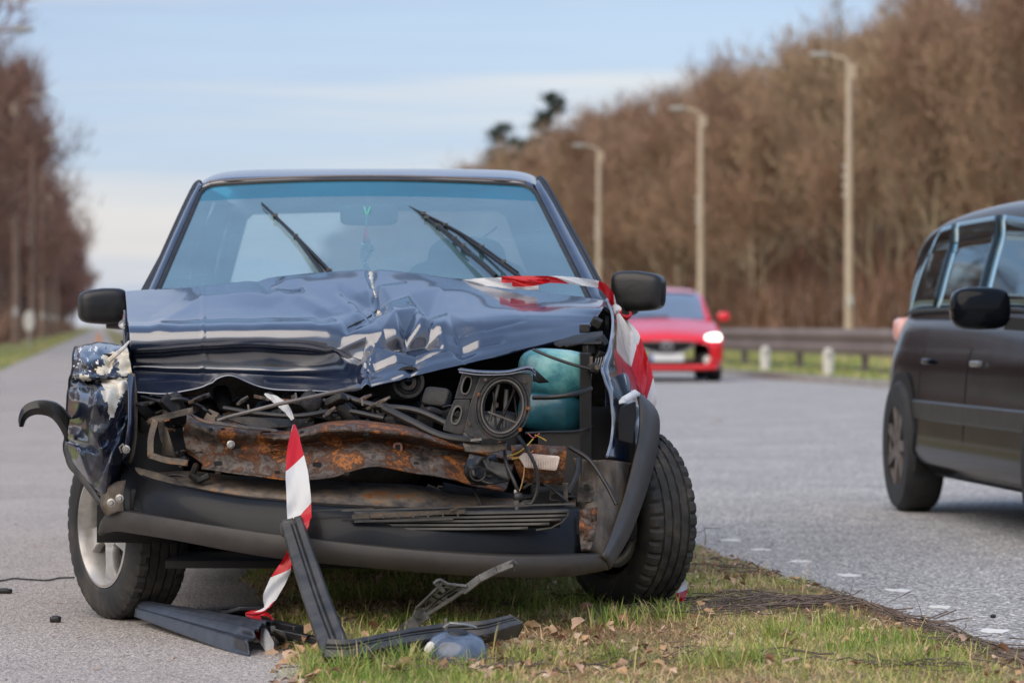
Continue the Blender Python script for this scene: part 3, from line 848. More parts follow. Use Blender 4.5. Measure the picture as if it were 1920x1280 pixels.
pine(38.0, 290, slope_r(38, 290), 17.6, 3, 'taller dark green pine with a ragged pointed top above the bare wood')
pine(35.3, 300, slope_r(35.3, 300), 16.2, 8, 'shorter dark green pine at the left end of the wood above the car roof')

# ------------------------------------------------------------------ lamp posts
M_conc = pm('lamp_concrete', [(0.46, 0.37, 0.27), (0.60, 0.50, 0.38)], 1.5, rough=0.85)
M_conc_shade = pm('wood_shade_concrete', [(0.22, 0.15, 0.115), (0.33, 0.24, 0.185)], 2, rough=.9)  # lamp concrete darkened brown, painting in the wood's shade on left posts
M_lampgrey = pm('lamp_metal', [(0.36, 0.35, 0.32), (0.45, 0.44, 0.41)], 5, rough=0.5)
M_porc = pm('insulator_porcelain', [(0.55, 0.54, 0.5)], 5, rough=0.3)
def lamp(u, Y, side, label, group, detail=True, zb=0.5):
    b = U(u, Y, zb - .3); root = empty('street_lamp', b, label, 'street lamp', group)
    H = 10.0 - zb
    mb = MB(); mb.tube([b, b + Vector((0, 0, H * .5)), b + Vector((0, 0, H))], [.17, .14, .11], 10); mb.build('pole', M_conc if side < 0 else M_conc_shade, root)
    mb = MB(); t = b + Vector((0, 0, H)); s = side
    mb.tube([t + Vector((0, 0, -.5)), t + Vector((-.02 * s, 0, .1)), t + Vector((.22 * s, 0, .32)), t + Vector((.7 * s, 0, .42))], [.075, .07, .055, .05], 8)
    mb.build('arm', M_conc if side < 0 else M_conc_shade, root)
    mb = MB(); mb.rbox(t + Vector((1.0 * s, 0, .43)), (.38, .13, .085), e=3.0, n=14); h = mb.build('lamp_head', M_lampgrey, root)
    mb = MB(); mb.rbox(t + Vector((.98 * s, 0, .37)), (.27, .10, .06), e=2.5, n=12); mb.build('lamp_glass', M_porc, h)
    mb = MB(); mb.box(t + Vector((-.06 * s, 0, -.15)), (.34, .2, .5)); mb.build('bracket', M_conc, root, smooth=False)
    mb = MB(); mb.box(b + Vector((0, -.19, 1.5)), (.2, .08, .38)); mb.build('junction_box', M_porc, root, smooth=False)
    if detail:
        for k in range(4):
            mb = MB(); c = b + Vector((-.16 * 1, 0, 6.1 - k * .33)); mb.lathe([(0, -.07), (.05, -.07), (.075, 0), (.05, .07), (0, .07)], c, (0, 0, 1), 10)
            mb.bar(c, c + Vector((.16, 0, 0)), .03, .03); mb.build('insulator', M_porc, root)
    return root
lamp(25.6, 117, -1, 'tallest concrete lamp post right of the road, with insulators halfway up', 'lamp posts right of the road')
lamp(25.6, 146, -1, 'middle concrete lamp post behind and above the red car', 'lamp posts right of the road')
lamp(25.6, 176, -1, 'farthest concrete lamp post right of the road, just right of the wrecked car roof', 'lamp posts right of the road')
names = ['nearest lamp post left of the path, only its arm reaching into the picture', 'tall concrete lamp post at the left wood edge with a junction box low on it',
         'pale grey lamp post beside the second reddish one left of the path', 'lamp post fourth along the row left of the path', 'fifth lamp post in the shrinking row left of the path', 'farthest lamp post in the row by the left wood']
for k, Y in enumerate((107, 138, 170, 200, 231, 262)):
    lamp(-3.5, Y, 1, names[k], 'lamp posts left of the path', k < 3, .2)

# ------------------------------------------------------------------ guard rail, posts, signs
M_rail = pm('weathered_guard_rail', [(0.16, 0.12, 0.10), (0.26, 0.20, 0.17)], 0.8, rough=0.6, metal=0.2)
M_raild = pm('dark_rail_post', [(0.10, 0.08, 0.07), (0.14, 0.11, 0.10)], 1, rough=0.6, metal=0.2)  # darker brown of the rail posts
gr = empty('guard_rail', U(14.2, 70), 'long brown steel guard rail behind the white posts across the road', 'guard rail')
yy = lin(46, 150, 27)
for a, b in zip(yy[:-1], yy[1:]):
    mb = MB(); prof = [(-.03, .78), (-.09, .70), (-.09, .64), (-.01, .56), (-.01, .52), (-.09, .44), (-.09, .38), (-.03, .30)]
    mb.grid([[U(14.15 + x, Y, z) for x, z in prof] for Y in (a + .01, b - .01)]); mb.build('rail_panel', M_rail, gr, smooth=False, solid=.012)
Y = 46
while Y < 150:
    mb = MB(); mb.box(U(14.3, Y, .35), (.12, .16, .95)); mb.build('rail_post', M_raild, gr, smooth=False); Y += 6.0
M_bolw = pm('white_marker_post', [(0.55, 0.52, 0.46), (0.72, 0.70, 0.64)], 3, rough=0.7)
for px, nm in ((1435, 'left pale marker post on the central grass beside the red car'), (1553, 'right pale marker post on the central grass near the black car')):
    Y = 11.55 / ((px - CX) / F + .12); b = U(11.55, Y, 0.02)
    root = empty('marker_post', b, nm, 'post', 'marker posts on the central grass')
    mb = MB(); mb.tube([b, b + Vector((0, 0, .40)), b + Vector((0, 0, .47))], [.09, .085, .05], 12); mb.build('post', M_bolw, root)
    mb = MB(); mb.box(b + Vector((0, -.088, .36)), (.07, .01, .09)); mb.build('reflector', pm('reflector_grey', [(0.35, 0.33, 0.3)]), root, smooth=False)
b = U(-2.55, 118, 0.05); root = empty('roadside_sign', b, 'small pale round-topped board on the grass left of the path', 'sign')
mb = MB(); pts = []
for i in range(20):
    a = math.tau * i / 20; pts.append(b + Vector((.19 * math.cos(a), 0, .95 + .36 * math.sin(a))))
mb.prism(pts, (0, .04, 0)); mb.build('board', M_bolw, root, smooth=False)
mb = MB(); mb.tube([b, b + Vector((0, .03, .7))], .03, 8); mb.build('post', M_lampgrey, root)
b = U(-.15, 150, 0); root = empty('traffic_cone', b, 'tiny orange cone far down the path behind the left wing mirror', 'cone')
M_or = pm('orange_plastic', [(0.75, 0.28, 0.04)], rough=.5)
mb = MB(); mb.lathe([(.19, 0), (.17, .04), (.12, .05), (.03, .55), (0, .56)], b, (0, 0, 1), 14); mb.build('cone_body', M_or, root)
mb = MB(); mb.box(b + Vector((0, 0, .015)), (.42, .42, .03)); mb.build('cone_base', M_or, root, smooth=False)
# ================================================================== WRECKED CAR
CARX = -0.455
car = empty('wrecked_car', (CARX, 10.9, 0.0), 'dark navy car with crumpled bonnet and torn-open rusty front parked half on the grass', 'car')
M_glass = glassmat('windscreen_glass', (0.78, 0.92, 0.95), haze=.38, hazecol=(0.42, 0.80, 0.95), base_f=.08)
M_glassband = glassmat('tinted_glass_band', (0.06, 0.45, 0.60), haze=.60, hazecol=(0.02, 0.36, 0.55), base_f=.03)
M_rearglass = glassmat('rear_glass', (0.93, 0.96, 0.97), haze=.42, hazecol=(.88, .90, .88), base_f=-.06)
M_sideglass = glassmat('side_glass', (0.60, 0.74, 0.78), haze=.05, base_f=.04)

# ---- bonnet ---------------------------------------------------------------
hx = [235, 310, 380, 430, 490, 570, 648, 697, 760, 860, 980, 1110]
hR = [
 ([549, 545, 540, 534, 527, 517, 511, 508, 513, 526, 545, 566], [10.80] * 12),
 ([572, 569, 566, 560, 553, 546, 542, 541, 544, 553, 566, 580], [10.52] * 12),
 ([605, 604, 602, 600, 598, 594, 592, 590, 590, 588, 588, 594], [10.16] * 9 + [10.2, 10.26, 10.45]),
 ([617, 616, 614, 613, 612, 612, 618, 624, 618, 608, 600, 602], [9.975] * 6 + [9.98, 9.99, 9.99] + [10.06, 10.18, 10.42]),
 ([652, 650, 645, 643, 643, 647, 656, 656, 648, 630, 612, 608], [9.945] * 6 + [9.95, 9.95, 9.96, 10.02, 10.14, 10.40]),
 ([663, 661, 657, 655, 655, 658, 668, 676, 664, 644, 622, 612], [10.02] * 6 + [9.96, 9.91, 9.93, 9.99, 10.12, 10.38]),
 ([693, 696, 697, 698, 700, 701, 698, 694, 680, 658, 632, 616], [10.03] * 6 + [9.95, 9.88, 9.89, 9.96, 10.09, 10.37]),
 ([702, 704, 706, 702, 708, 711, 712, 711, 694, 671, 642, 620], [9.94] * 6 + [9.89, 9.84, 9.86, 9.93, 10.07, 10.36]),
 ([722, 724, 718, 703, 720, 725, 726, 722, 704, 680, 652, 624], [9.84] * 6 + [9.81, 9.79, 9.82, 9.90, 10.05, 10.35]),
 ([738, 741, 727, 706, 729, 735, 736, 731, 711, 688, 657, 628], [9.75] * 6 + [9.76, 9.77, 9.81, 9.89, 10.05, 10.35]),
]
rows = []
for q, (ys, Ds) in enumerate(hR):
    t = q / 9; r = []
    for i, x in enumerate(hx):
        xx = x
        if i == 0: xx = 235 + 20 * t
        if i == 1: xx = 310 + 4 * t
        if i == 11: xx = [1136, 1130, 1120, 1114, 1110, 1108, 1106, 1105, 1104, 1104][q]
        if i == 7: xx = 697 + [-2, 8, 12, 4, -4, -8, -12, -14, -14, -14][q]
        r.append(P(xx, ys[i], Ds[i]))
    rows.append(r)
hood_g = surf(rows, 260, 150)
creases = [  # polyline in photo pixels, half width in px, depth in m (positive = dented in)
 ([(697, 512), (702, 545), (714, 572), (690, 598), (652, 616)], 15, .010),
 ([(690, 700), (780, 678), (860, 655), (940, 640)], 8, .010),
 ([(686, 730), (680, 705), (690, 680), (688, 668)], 9, -.014),
 ([(300, 610), (345, 585), (378, 562), (470, 556), (500, 560), (520, 548)], 22, -.006),
 ([(640, 548), (690, 590)], 16, .008), ([(560, 560), (640, 600)], 18, -.005),
 ([(380, 545), (381, 600), (381, 650), (380, 706)], 5, -.003), ([(980, 570), (981, 604)], 5, .003), ([(870, 630), (978, 604)], 6, .003),
 ([(480, 525), (505, 548), (560, 540)], 15, .006), ([(700, 560), (672, 585), (600, 600)], 16, .007),
 ([(260, 716), (330, 712), (400, 716)], 7, .005), ([(500, 716), (600, 722), (680, 716)], 7, .006), ([(620, 655), (660, 690), (690, 700)], 12, -.008),
]
from mathutils.geometry import delaunay_2d_cdt
_ctl = [(712, 574, -.020), (700, 600, -.004), (686, 640, .012), (684, 666, -.016), (690, 700, .008), (735, 568, .002), (765, 556, 0), (738, 600, .018), (760, 615, -.022), (718, 628, .010), (726, 652, -.014), (762, 648, -.020), (702, 662, .012),
        (780, 588, .010), (803, 588, -.020), (840, 590, 0), (790, 612, .018), (800, 640, -.020), (826, 630, .014), (864, 648, -.014), (832, 662, .010), (780, 665, -.008), (740, 676, .016), (795, 690, .004), (715, 545, .006), (672, 588, .006), (655, 616, -.006), (900, 622, .004), (745, 632, .006), (812, 606, .002)]
_ctl += [(765 + 150 * math.cos(math.tau * k / 16), 625 + 92 * math.sin(math.tau * k / 16), 0.0) for k in range(16)]
_dv = [Vector((a, b)) for a, b, _ in _ctl]
_vo, _, _tr, _ov, _, _ = delaunay_2d_cdt(_dv, [], [], 0, 1e-4)
_hz = [_ctl[o[0]][2] if o else 0.0 for o in _ov]
def facet(x, y):
    if (x - 765) ** 2 / 150 ** 2 + (y - 625) ** 2 / 92 ** 2 > 1: return 0.0
    for a, b, c in _tr:
        A, B, C = _vo[a], _vo[b], _vo[c]; d = (B.y - C.y) * (A.x - C.x) + (C.x - B.x) * (A.y - C.y)
        if abs(d) < 1e-9: continue
        l1 = ((B.y - C.y) * (x - C.x) + (C.x - B.x) * (y - C.y)) / d; l2 = ((C.y - A.y) * (x - C.x) + (A.x - C.x) * (y - C.y)) / d; l3 = 1 - l1 - l2
        if l1 >= -1e-6 and l2 >= -1e-6 and l3 >= -1e-6: return l1 * _hz[a] + l2 * _hz[b] + l3 * _hz[c]
    return 0.0
def crumple(g, creases, nscale=16, namp=.0022, cx=748, cy=635, rx=112, ry=72, cam_amp=.022):
    out = []; DZ = np.zeros((len(g), len(g[0])))
    for jj, row in enumerate(g):
        for ii, p in enumerate(row):
            x, y = pix(p); dz = 0.0
            for poly, w, a in creases:
                if x < min(c[0] for c in poly) - w or x > max(c[0] for c in poly) + w: continue
                d = segd(x, y, poly)
                if d < w: dz -= a * (1 - d / w) ** 1.2
            m = math.exp(-(((x - cx) / rx) ** 2 + ((y - cy) / ry) ** 2) ** 1.5)
            v = noise.voronoi(Vector((x * .030, y * .038, 0)))[0]
            if cam_amp: dz += facet(x, y) * 1.25
            dz += namp * noise.noise(Vector((x * .02, y * .03, 1)))
            DZ[jj, ii] = dz
    for _ in range(0):
        q = np.pad(DZ, 1, mode='edge'); DZ = (q[1:-1, 1:-1] * 4 + q[:-2, 1:-1] + q[2:, 1:-1] + q[1:-1, :-2] + q[1:-1, 2:]) / 8
    return [[p + Vector((.15 * DZ[j, i], -.35 * DZ[j, i], DZ[j, i])) for i, p in enumerate(r)] for j, r in enumerate(g)]
hood_g = crumple(hood_g, creases)
hpts = [p for r in hood_g for p in r]; hpx = np.array([pix(p) for p in hpts])
def on_hood(x, y, off=.004):
    d2 = (hpx[:, 0] - x) ** 2 + (hpx[:, 1] - y) ** 2
    ks = np.argpartition(d2, 6)[:6]; w = 1 / (d2[ks] + .5); Dm = sum(hpts[k].y * wk for k, wk in zip(ks, w)) / w.sum()
    return P(x, y, Dm) + Vector((0, -off * 1.2, off * 1.1))
mb = MB(); mb.grid(hood_g)
hood = mb.build('bonnet', [M_paint, M_black], car, sharp=70)
md = hood.modifiers.new('solid', 'SOLIDIFY'); md.thickness = .006; md.offset = -1
# torn edge where the paint has burst open, creases scraped bare
def hood_ribbon(name, pts, ws, mat, off=.0035, n=30, jag=.25, thick=.0015):
    L = len(pts); mb = MB(); g = []
    pv = [Vector((a, b, 0)) for a, b in pts]; ln = smooth_line(pv, n)
    for i, c in enumerate(ln):
        t = i / (n - 1); d = (ln[min(i + 1, n - 1)] - ln[max(i - 1, 0)]).normalized(); s_ = Vector((-d.y, d.x, 0))
        w = ws[0] + (ws[1] - ws[0]) * t if len(ws) == 2 else lerp_poly([Vector((w_, 0, 0)) for w_ in ws], t).x
        w *= 1 + random.uniform(-jag, jag)
        a = c + s_ * w / 2; b = c - s_ * w / 2
        g.append([on_hood(a.x, a.y, off), on_hood(b.x, b.y, off)])
    mb.grid(g); return mb.build(name, mat, hood, sharp=0, solid=thick, off=1)
hood_ribbon('torn_paint_edge', [(694, 511), (696, 535), (705, 556), (718, 572)], [15, 10, 6, 8], M_filler)
hood_ribbon('torn_paint_edge', [(718, 570), (706, 590), (688, 600), (668, 609), (645, 619)], [7, 9, 6, 8, 2], M_filler)
hood_ribbon('split', [(712, 578), (700, 592), (684, 602), (668, 610), (652, 617)], [1, 3.5, 2, 4, 1], M_void, off=.0052)
hood_ribbon('scrape', [(690, 688), (692, 660), (706, 645)], [2, 9, 2], M_scratch, off=.003)
for pts in ([(600, 580), (650, 566)], [(520, 565), (560, 570), (600, 590)], [(715, 668), (760, 655)], [(750, 672), (790, 662)], [(745, 660), (780, 650)], [(800, 692), (760, 700)], [(430, 560), (480, 575)],
            [(850, 622), (862, 619)], [(1000, 604), (1040, 596)], [(1070, 600), (1085, 604)], [(1082, 612), (1092, 600)], [(965, 650), (1000, 640)], [(300, 606), (306, 600)], [(590, 600), (650, 590)], [(700, 690), (750, 676)], [(776, 592), (800, 588)], [(895, 536), (930, 540)]):
    hood_ribbon('scratch', pts, [.6, 1.3, .5], M_scratch, off=.003, n=8, jag=.5, thick=.0006)

# ---- roof, pillars, windscreen ------------------------------------------------
M_roofp = M_paint
def roof_pt(s_, D):
    """s_ -1..1 across, D along"""
    hw = .578 + .012 * (D - 11.7); cx = -.4955
    front = max(0.0, (11.95 - D) / .25)
    z = 1.352 + .072 * (1 - math.exp(-(D - 11.7) * 3.2)) - .05 * max(0, (D - 13.1)) - .010 * abs(s_) ** 3.5 - .022 * abs(s_) ** 16
    return Vector((cx + hw * s_, D, z))
mb = MB()
ss = [-1 + 2 * i / 40 for i in range(41)]; ss = [math.copysign(abs(v) ** .75, v) for v in ss]
mb.grid([[roof_pt(v, 11.70 + (13.6 - 11.70) * j / 30) for v in ss] for j in range(31)])
roof = mb.build('roof', M_roofp, car, solid=.02, off=-1)
def glass_pt(s_, t):
    """s_ -1..1 across, t 0 bottom .. 1 top of the windscreen"""
    BL, TL, TR, BR = P(283, 577, 10.93), P(381, 350, 11.70), P(999, 350, 11.70), P(1112, 577, 10.93)
    a = BL + (TL - BL) * t; b = BR + (TR - BR) * t
    p = a + (b - a) * (s_ + 1) / 2
    p.y -= .07 * (1 - s_ * s_); p.z += .017 * (1 - s_ * s_) * t
    return p
cut = .87
mb = MB(); mb.grid([[glass_pt(s_, cut * j / 12) for s_ in lin(-1, 1, 25)] for j in range(13)])
glass = mb.build('windscreen', M_glass, car, sharp=0)
mb = MB(); mb.grid([[glass_pt(s_, cut + (1 - cut) * j / 3) for s_ in lin(-1, 1, 25)] for j in range(4)])
mb.build('tinted_band', M_glassband, glass, sharp=0)
# black rubber seal round the glass
mb = MB(); rim = [glass_pt(-1, t) for t in lin(0, .93, 12)] + [glass_pt(-.985, .975), glass_pt(-.95, 1.0)] + [glass_pt(s_, 1.005) for s_ in lin(-.9, .9, 20)] + [glass_pt(.95, 1.0), glass_pt(.985, .975)] + [glass_pt(1, t) for t in lin(.93, 0, 12)]
mb.tube(rim, .0085, 8); mb.build('windscreen_seal', M_seal, car)
mb = MB(); mb.tube([glass_pt(s_, 1.03) + Vector((0, -.004, .004)) for s_ in lin(-.97, .97, 24)], .004, 6)
mb.build('header_moulding', pm('brown_grey_moulding', [(0.16, 0.13, 0.12), (0.22, 0.19, 0.18)], 10, rough=.4), car)
# pillars: inner painted part, dark channel, outer drip rail
def pillar(side):
    s = side
    if s < 0: a = [(258, 590, 10.98), (300, 498, 11.27), (338, 413, 11.55), (366, 355, 11.76), (376, 344, 11.82)]
    else: a = [(1147, 590, 10.98), (1105, 500, 11.27), (1060, 418, 11.55), (1022, 350, 11.76), (1010, 336, 11.82)]
    out = smooth_line(PL(*a), 14)
    inn = [glass_pt(s * 1.012, t) for t in lin(0, .99, 14)]
    g = []
    for o_, i_ in zip(out, inn):
        m = (o_ + i_) / 2 + Vector((0, -.012, .008)); g.append([i_ + Vector((0, -.004, .002)), i_ * .7 + o_ * .3 + Vector((0, -.014, .007)), m, o_ * .8 + i_ * .2 + Vector((0, -.008, .004)), o_])
    mb = MB(); mb.grid(g); pil = mb.build('windscreen_pillar', M_paint_dark, car, solid=.012)
    mb = MB(); mb.tube([o_ * .80 + i_ * .20 + Vector((0, -.012, .007)) for o_, i_ in zip(out, inn)], .0075, 6); mb.build('rubber_channel', M_seal, pil)
    mb = MB(); mb.tube([o_ + Vector((0.004 * s, -.004, .003)) for o_ in out], .0105, 8); mb.build('drip_rail', M_black if s > 0 else M_seal, pil)
pillar(-1); pillar(1)
# side windows, doors, quarter panels
XL, XR = -1.235, .325
def side(s):
    xo = XL if s < 0 else XR
    def bx(D, z):      # body side bulge
        return xo + s * (.012 - .05 * max(0, (z - .62)) ** 1.2 - .06 * max(0, .35 - z)) 
    zs = [.20, .28, .38, .50, .62, .74, .84, .90, .93]
    for nm, d0, d1 in (('front_door', 11.06, 12.10), ('rear_door', 12.115, 12.98)):
        mb = MB(); mb.grid([[Vector((bx(D, z), D, z)) for z in zs] for D in lin(d0, d1, 8)]); d = mb.build(nm, M_paint_dark, car, solid=.02)
        mb = MB(); mb.box((xo + s * .03, (d0 + d1) / 2 + .3, .80), (.025, .16, .03)); mb.build('handle', M_black, d, bevel=.006)
        mb = MB(); mb.box((xo + s * .016, (d0 + d1) / 2, .46), (.02, d1 - d0 - .02, .06)); mb.build('rub_strip', M_trim, d, smooth=False)
    mb = MB(); mb.grid([[Vector((bx(D, z) - s * .04 * max(0, D - 13.6), D, z)) for z in (zs if D > 13.7 or D < 13.05 else [.62 + .31 * k / 8 for k in range(9)])] for D in lin(12.995, 14.25, 14)])
    mb.build('rear_wing', M_paint_dark, car, solid=.02)
    # glasshouse side: glass and frames
    ex = .578
    def top(D): return Vector((-.4955 + s * (ex + .012 * (D - 11.7)) * 1.0, D, 1.315))
    def bot(D): return Vector((xo - s * .035, D, .935))
    for nm, d0b, d1b, d0t, d1t in (('front_side_window', 11.12, 12.08, 11.82, 12.09), ('rear_side_window', 12.14, 12.92, 12.13, 12.86)):
        mb = MB(); mb.grid([[bot(d0b + (d1b - d0b) * i / 6) * (1 - t) + top(d0t + (d1t - d0t) * i / 6) * t + Vector((s * .018 * math.sin(math.pi * t), 0, 0)) for i in range(7)] for t in lin(0, 1, 6)])
        w = mb.build(nm, M_sideglass, car, sharp=0)
        q = [bot(d0b), bot(d1b), top(d1t), top(d0t)]
        mb = MB()
        for a, b in zip(q, q[1:] + q[:1]): mb.bar(a, b, .03, .035, up=Vector((s, 0, 0)))
        mb.build('window_frame', M_seal, w, smooth=False)
    mb = MB(); mb.grid([[bot(12.94) , bot(13.75)], [top(12.88), top(13.42)]]); mb.build('rear_pillar', M_paint_dark, car, solid=.03)
    mb = MB(); mb.tube([top(D) + Vector((s * .006, 0, .004)) for D in lin(11.8, 13.45, 8)], .010, 6); mb.build('drip_rail', M_seal, car)
    mb = MB(); mb.bar(bot(12.11) + Vector((0, 0, .0)), top(12.11), .04, .07, up=Vector((0, 1, 0))); mb.build('door_pillar', M_lining, car, smooth=False)
side(-1); side(1)
# rear window frame (body colour) and glass, boot
def rw(px, py, D=13.45): return P(px, py, D)
o_ = [rw(362, 560, 13.55), rw(418, 385), rw(440, 352), rw(700, 346), rw(960, 350), rw(1000, 372), rw(1100, 560, 13.55), rw(700, 575, 13.5)]
i_ = [rw(428, 540, 13.55), rw(463, 412), rw(474, 402), rw(700, 396), rw(932, 396), rw(948, 406), rw(998, 540, 13.55), rw(700, 545, 13.5)]
mb = MB(); mb.plate(o_, i_, (0, .03, 0)); mb.build('rear_window_frame', M_lining, car, smooth=False)
mb = MB(); mb.add(i_, [tuple(range(len(i_)))]); mb.build('rear_window', M_rearglass, car, smooth=False)
mb = MB(); mb.grid([[Vector((x, D, z)) for x in lin(XL + .03, XR - .03, 9)] for D, z in ((13.5, .955), (13.7, .93), (14.2, .90), (14.32, .84), (14.34, .5), (14.3, .3))]); mb.build('boot_lid', M_paint_dark, car, solid=.02)
mb = MB(); mb.rbox((CARX, 14.34, .40), (.80, .10, .10), e=5, n=20); mb.build('rear_bumper', M_trim, car)
# interior
mb = MB(); mb.rbox(P(875, 505, 12.05), (.14, .06, .115), e=3.4, n=22); hr = mb.build('headrest', M_seat, car)
mb = MB(); mb.rbox(P(875, 640, 12.22), (.25, .08, .30), e=4, n=20); mb.build('seat', M_seat, car)
mb = MB(); mb.rbox((CARX - .33, 12.25, .72), (.25, .09, .26), e=4, n=20); mb.build('seat', M_seat, car)
mb = MB(); mb.box((CARX, 12.1, .48), (1.3, .55, .14)); mb.build('seat_cushion', M_seat, car, bevel=.03)
mb = MB(); mb.box((CARX, 13.3, .86), (1.38, .5, .03)); mb.build('parcel_shelf', M_lining, car, smooth=False)
mb = MB(); mb.rbox((CARX, 11.2, .78), (.72, .22, .12), e=5, n=20); mb.build('dashboard', M_black, car)
mb = MB(); c = Vector((-.13, 11.55, .83)); ax = Vector((0, -.85, .5)).normalized(); x_ = Vector((1, 0, 0)); y_ = ax.cross(x_)
mb.tube([c + (x_ * math.cos(a) + y_ * math.sin(a)) * .17 for a in lin(0, math.tau * 31 / 32, 32)], .013, 8, closed=True); mb.bar(c - x_ * .16, c + x_ * .16, .05, .02, up=ax); mb.build('steering_wheel', M_black, car)
mb = MB(); mb.tube(PL((905, 446, 12.0), (925, 432, 11.98), (931, 425, 11.97)), .004, 5); mb.build('coat_hook', M_black, car)
mb = MB(); mb.rbox(P(692, 403, 11.50), (.098, .018, .036), e=5, n=20); mir = mb.build('inside_mirror', pm('mirror_back', [(0.05, 0.10, 0.11), (0.07, 0.13, 0.14)], 5, rough=.6), car)
mb = MB(); mb.bar(P(692, 385, 11.5), P(692, 352, 11.68), .02, .015); mb.build('mirror_stem', M_black, mir, smooth=False)
mb = MB(); mb.grid([[roof_pt(v, D) + Vector((0, 0, -.028)) for v in lin(-.95, .95, 12)] for D in lin(11.8, 13.45, 8)]); mb.build('headlining', M_lining, car)
mb = MB(); mb.box((CARX, 12.0, .40), (1.45, 2.6, .04)); mb.box((CARX, 12.3, .20), (1.44, 2.8, .04)); mb.build('floor_pan', M_void, car, smooth=False)  # lower sheet added to keep the ground beneath dark
mb = MB(); mb.box((CARX, 10.25, .185), (1.02, 1.5, .02)); mb.build('shade_undertray', M_void, car, smooth=False)  # undertray added to darken the grass under the car
for sx_ in (-1, 1):
    mb = MB(); mb.box((CARX + sx_ * .70, 12.0, .20), (.10, 1.9, .10)); mb.build('sill', M_void, car, bevel=.01)  # sills added as well to deepen the shade under the car
# charm hanging from the mirror: a separate thing
ch = empty('hanging_charm', P(686, 470, 11.42), 'crumpled clear wrapper with red and green charm hanging from the inside mirror', 'charm')
mb = MB(); mb.tube(PL((683, 388, 11.43), (688, 405, 11.42), (686, 425, 11.42)), .003, 5); mb.tube(PL((694, 388, 11.43), (688, 405, 11.42)), .0025, 5); mb.build('cord', pm('green_cord', [(0.12, 0.50, 0.38)], rough=.6), ch)
mb = MB(); mb.grid([PL((685, 425, 11.42), (688, 425, 11.41)), PL((681, 445, 11.41), (692, 446, 11.40)), PL((680, 456, 11.41), (696, 455, 11.40))]); mb.build('red_tag', pm('red_card', [(0.75, 0.10, 0.13)], rough=.6), ch, solid=.001, sharp=0)
M_wrap = glassmat('clear_wrapper', (0.70, 0.86, 0.84), haze=.75, hazecol=(0.9, 0.95, 0.95), base_f=.12)
g = []
for j in range(16):
    t = j / 15; y = 455 + 62 * t; w = 8 + 4 * math.sin(t * 7); cx_ = 686 + 3 * math.sin(t * 9)
    g.append([P(cx_ + w * s_, y, 11.42 + .012 * math.sin(s_ * 5 + t * 11)) for s_ in lin(-1, 1, 9)])
mb = MB(); mb.grid(g); mb.build('wrapper', M_wrap, ch, sharp=20)

# ---- wipers ---------------------------------------------------------------------
def gD(y): return 11.73 - (y - 352) * .00363 - .11
def wiper(blade, arm, nm):
    root_pts = [P(x, y, gD(y)) for x, y in blade]
    mb = MB(); a, b = root_pts[0], root_pts[-1]; line = smooth_line(root_pts, 16)
    mb.tube([p + Vector((0, .012, 0)) for p in line], .0045, 5)
    w = mb.build('wiper_blade', M_seal, car)
    mb = MB(); mb.tube([p + Vector((0, -.004 - .014 * math.sin(math.pi * i / 15), .006)) for i, p in enumerate(line)], [.003 + .0045 * math.sin(math.pi * i / 15) for i in range(16)], 6)
    for k in (2, 5, 10, 13): mb.bar(line[k] + Vector((0, .012, 0)), line[k] + Vector((0, -.02, .01)), .016, .010)
    mb.build('blade_bow', M_black, w)
    mb = MB(); mb.tube([P(x, y, gD(y) - .025) for x, y in arm], [.006, .007, .008], 6); mb.build('wiper_arm', M_black, car)
wiper([(491, 384), (555, 447), (618, 512), (632, 530)], [(556, 446), (600, 505), (625, 545)], 0)
wiper([(767, 391), (870, 446), (972, 514)], [(872, 447), (920, 480), (975, 520)], 1)
wiper([(786, 403), (838, 440), (880, 474)], [(838, 440), (885, 480), (930, 518)], 1)
mb = MB(); mb.tube([P(x, y, gD(y) - .02) for x, y in ((885, 478), (915, 500), (936, 522))], .004, 5); mb.tube([P(x, y, gD(y) - .03) for x, y in ((985, 526), (1004, 545))], .010, 6); mb.build('wiper_link', M_black, car)

# ---- door mirrors -------------------------------------------------------------------
def door_mirror(cx_, cy_, w, h, D, s, stalk):
    c = P(cx_, cy_, D); k = D / F
    rot = Euler((0, R(2.5 * s), R(-12 * s))).to_matrix()
    def fn(p): 
        p = p.copy(); p.z *= 1 - .14 * max(0, s * p.x / (w * k / 2)) - .05 * max(0, -s * p.x / (w * k / 2))
        return p
    mb = MB(); mb.rbox(c, (w * k / 2, .065, h * k / 2), rot, e=5.0, n=36, fn=fn)
    m = mb.build('door_mirror', M_black, car)
    mb = MB(); mb.box(c + Vector((0, .06, 0)), (w * k * .8, .012, h * k * .75), rot); mb.build('mirror_glass', pm('mirror_glass', [(0.7, 0.72, 0.75)], rough=.03, metal=1.0), m, bevel=.004)
    mb = MB(); mb.tube(PL(*stalk), [.020, .022, .03], 8); mb.build('mirror_stalk', M_black, m)
door_mirror(193, 574, 92, 68, 11.25, -1, [(200, 604, 11.25), (232, 606, 11.25), (262, 590, 11.2)])
door_mirror(1197, 546, 100, 76, 11.25, 1, [(1190, 578, 11.25), (1165, 586, 11.22), (1140, 575, 11.15)])

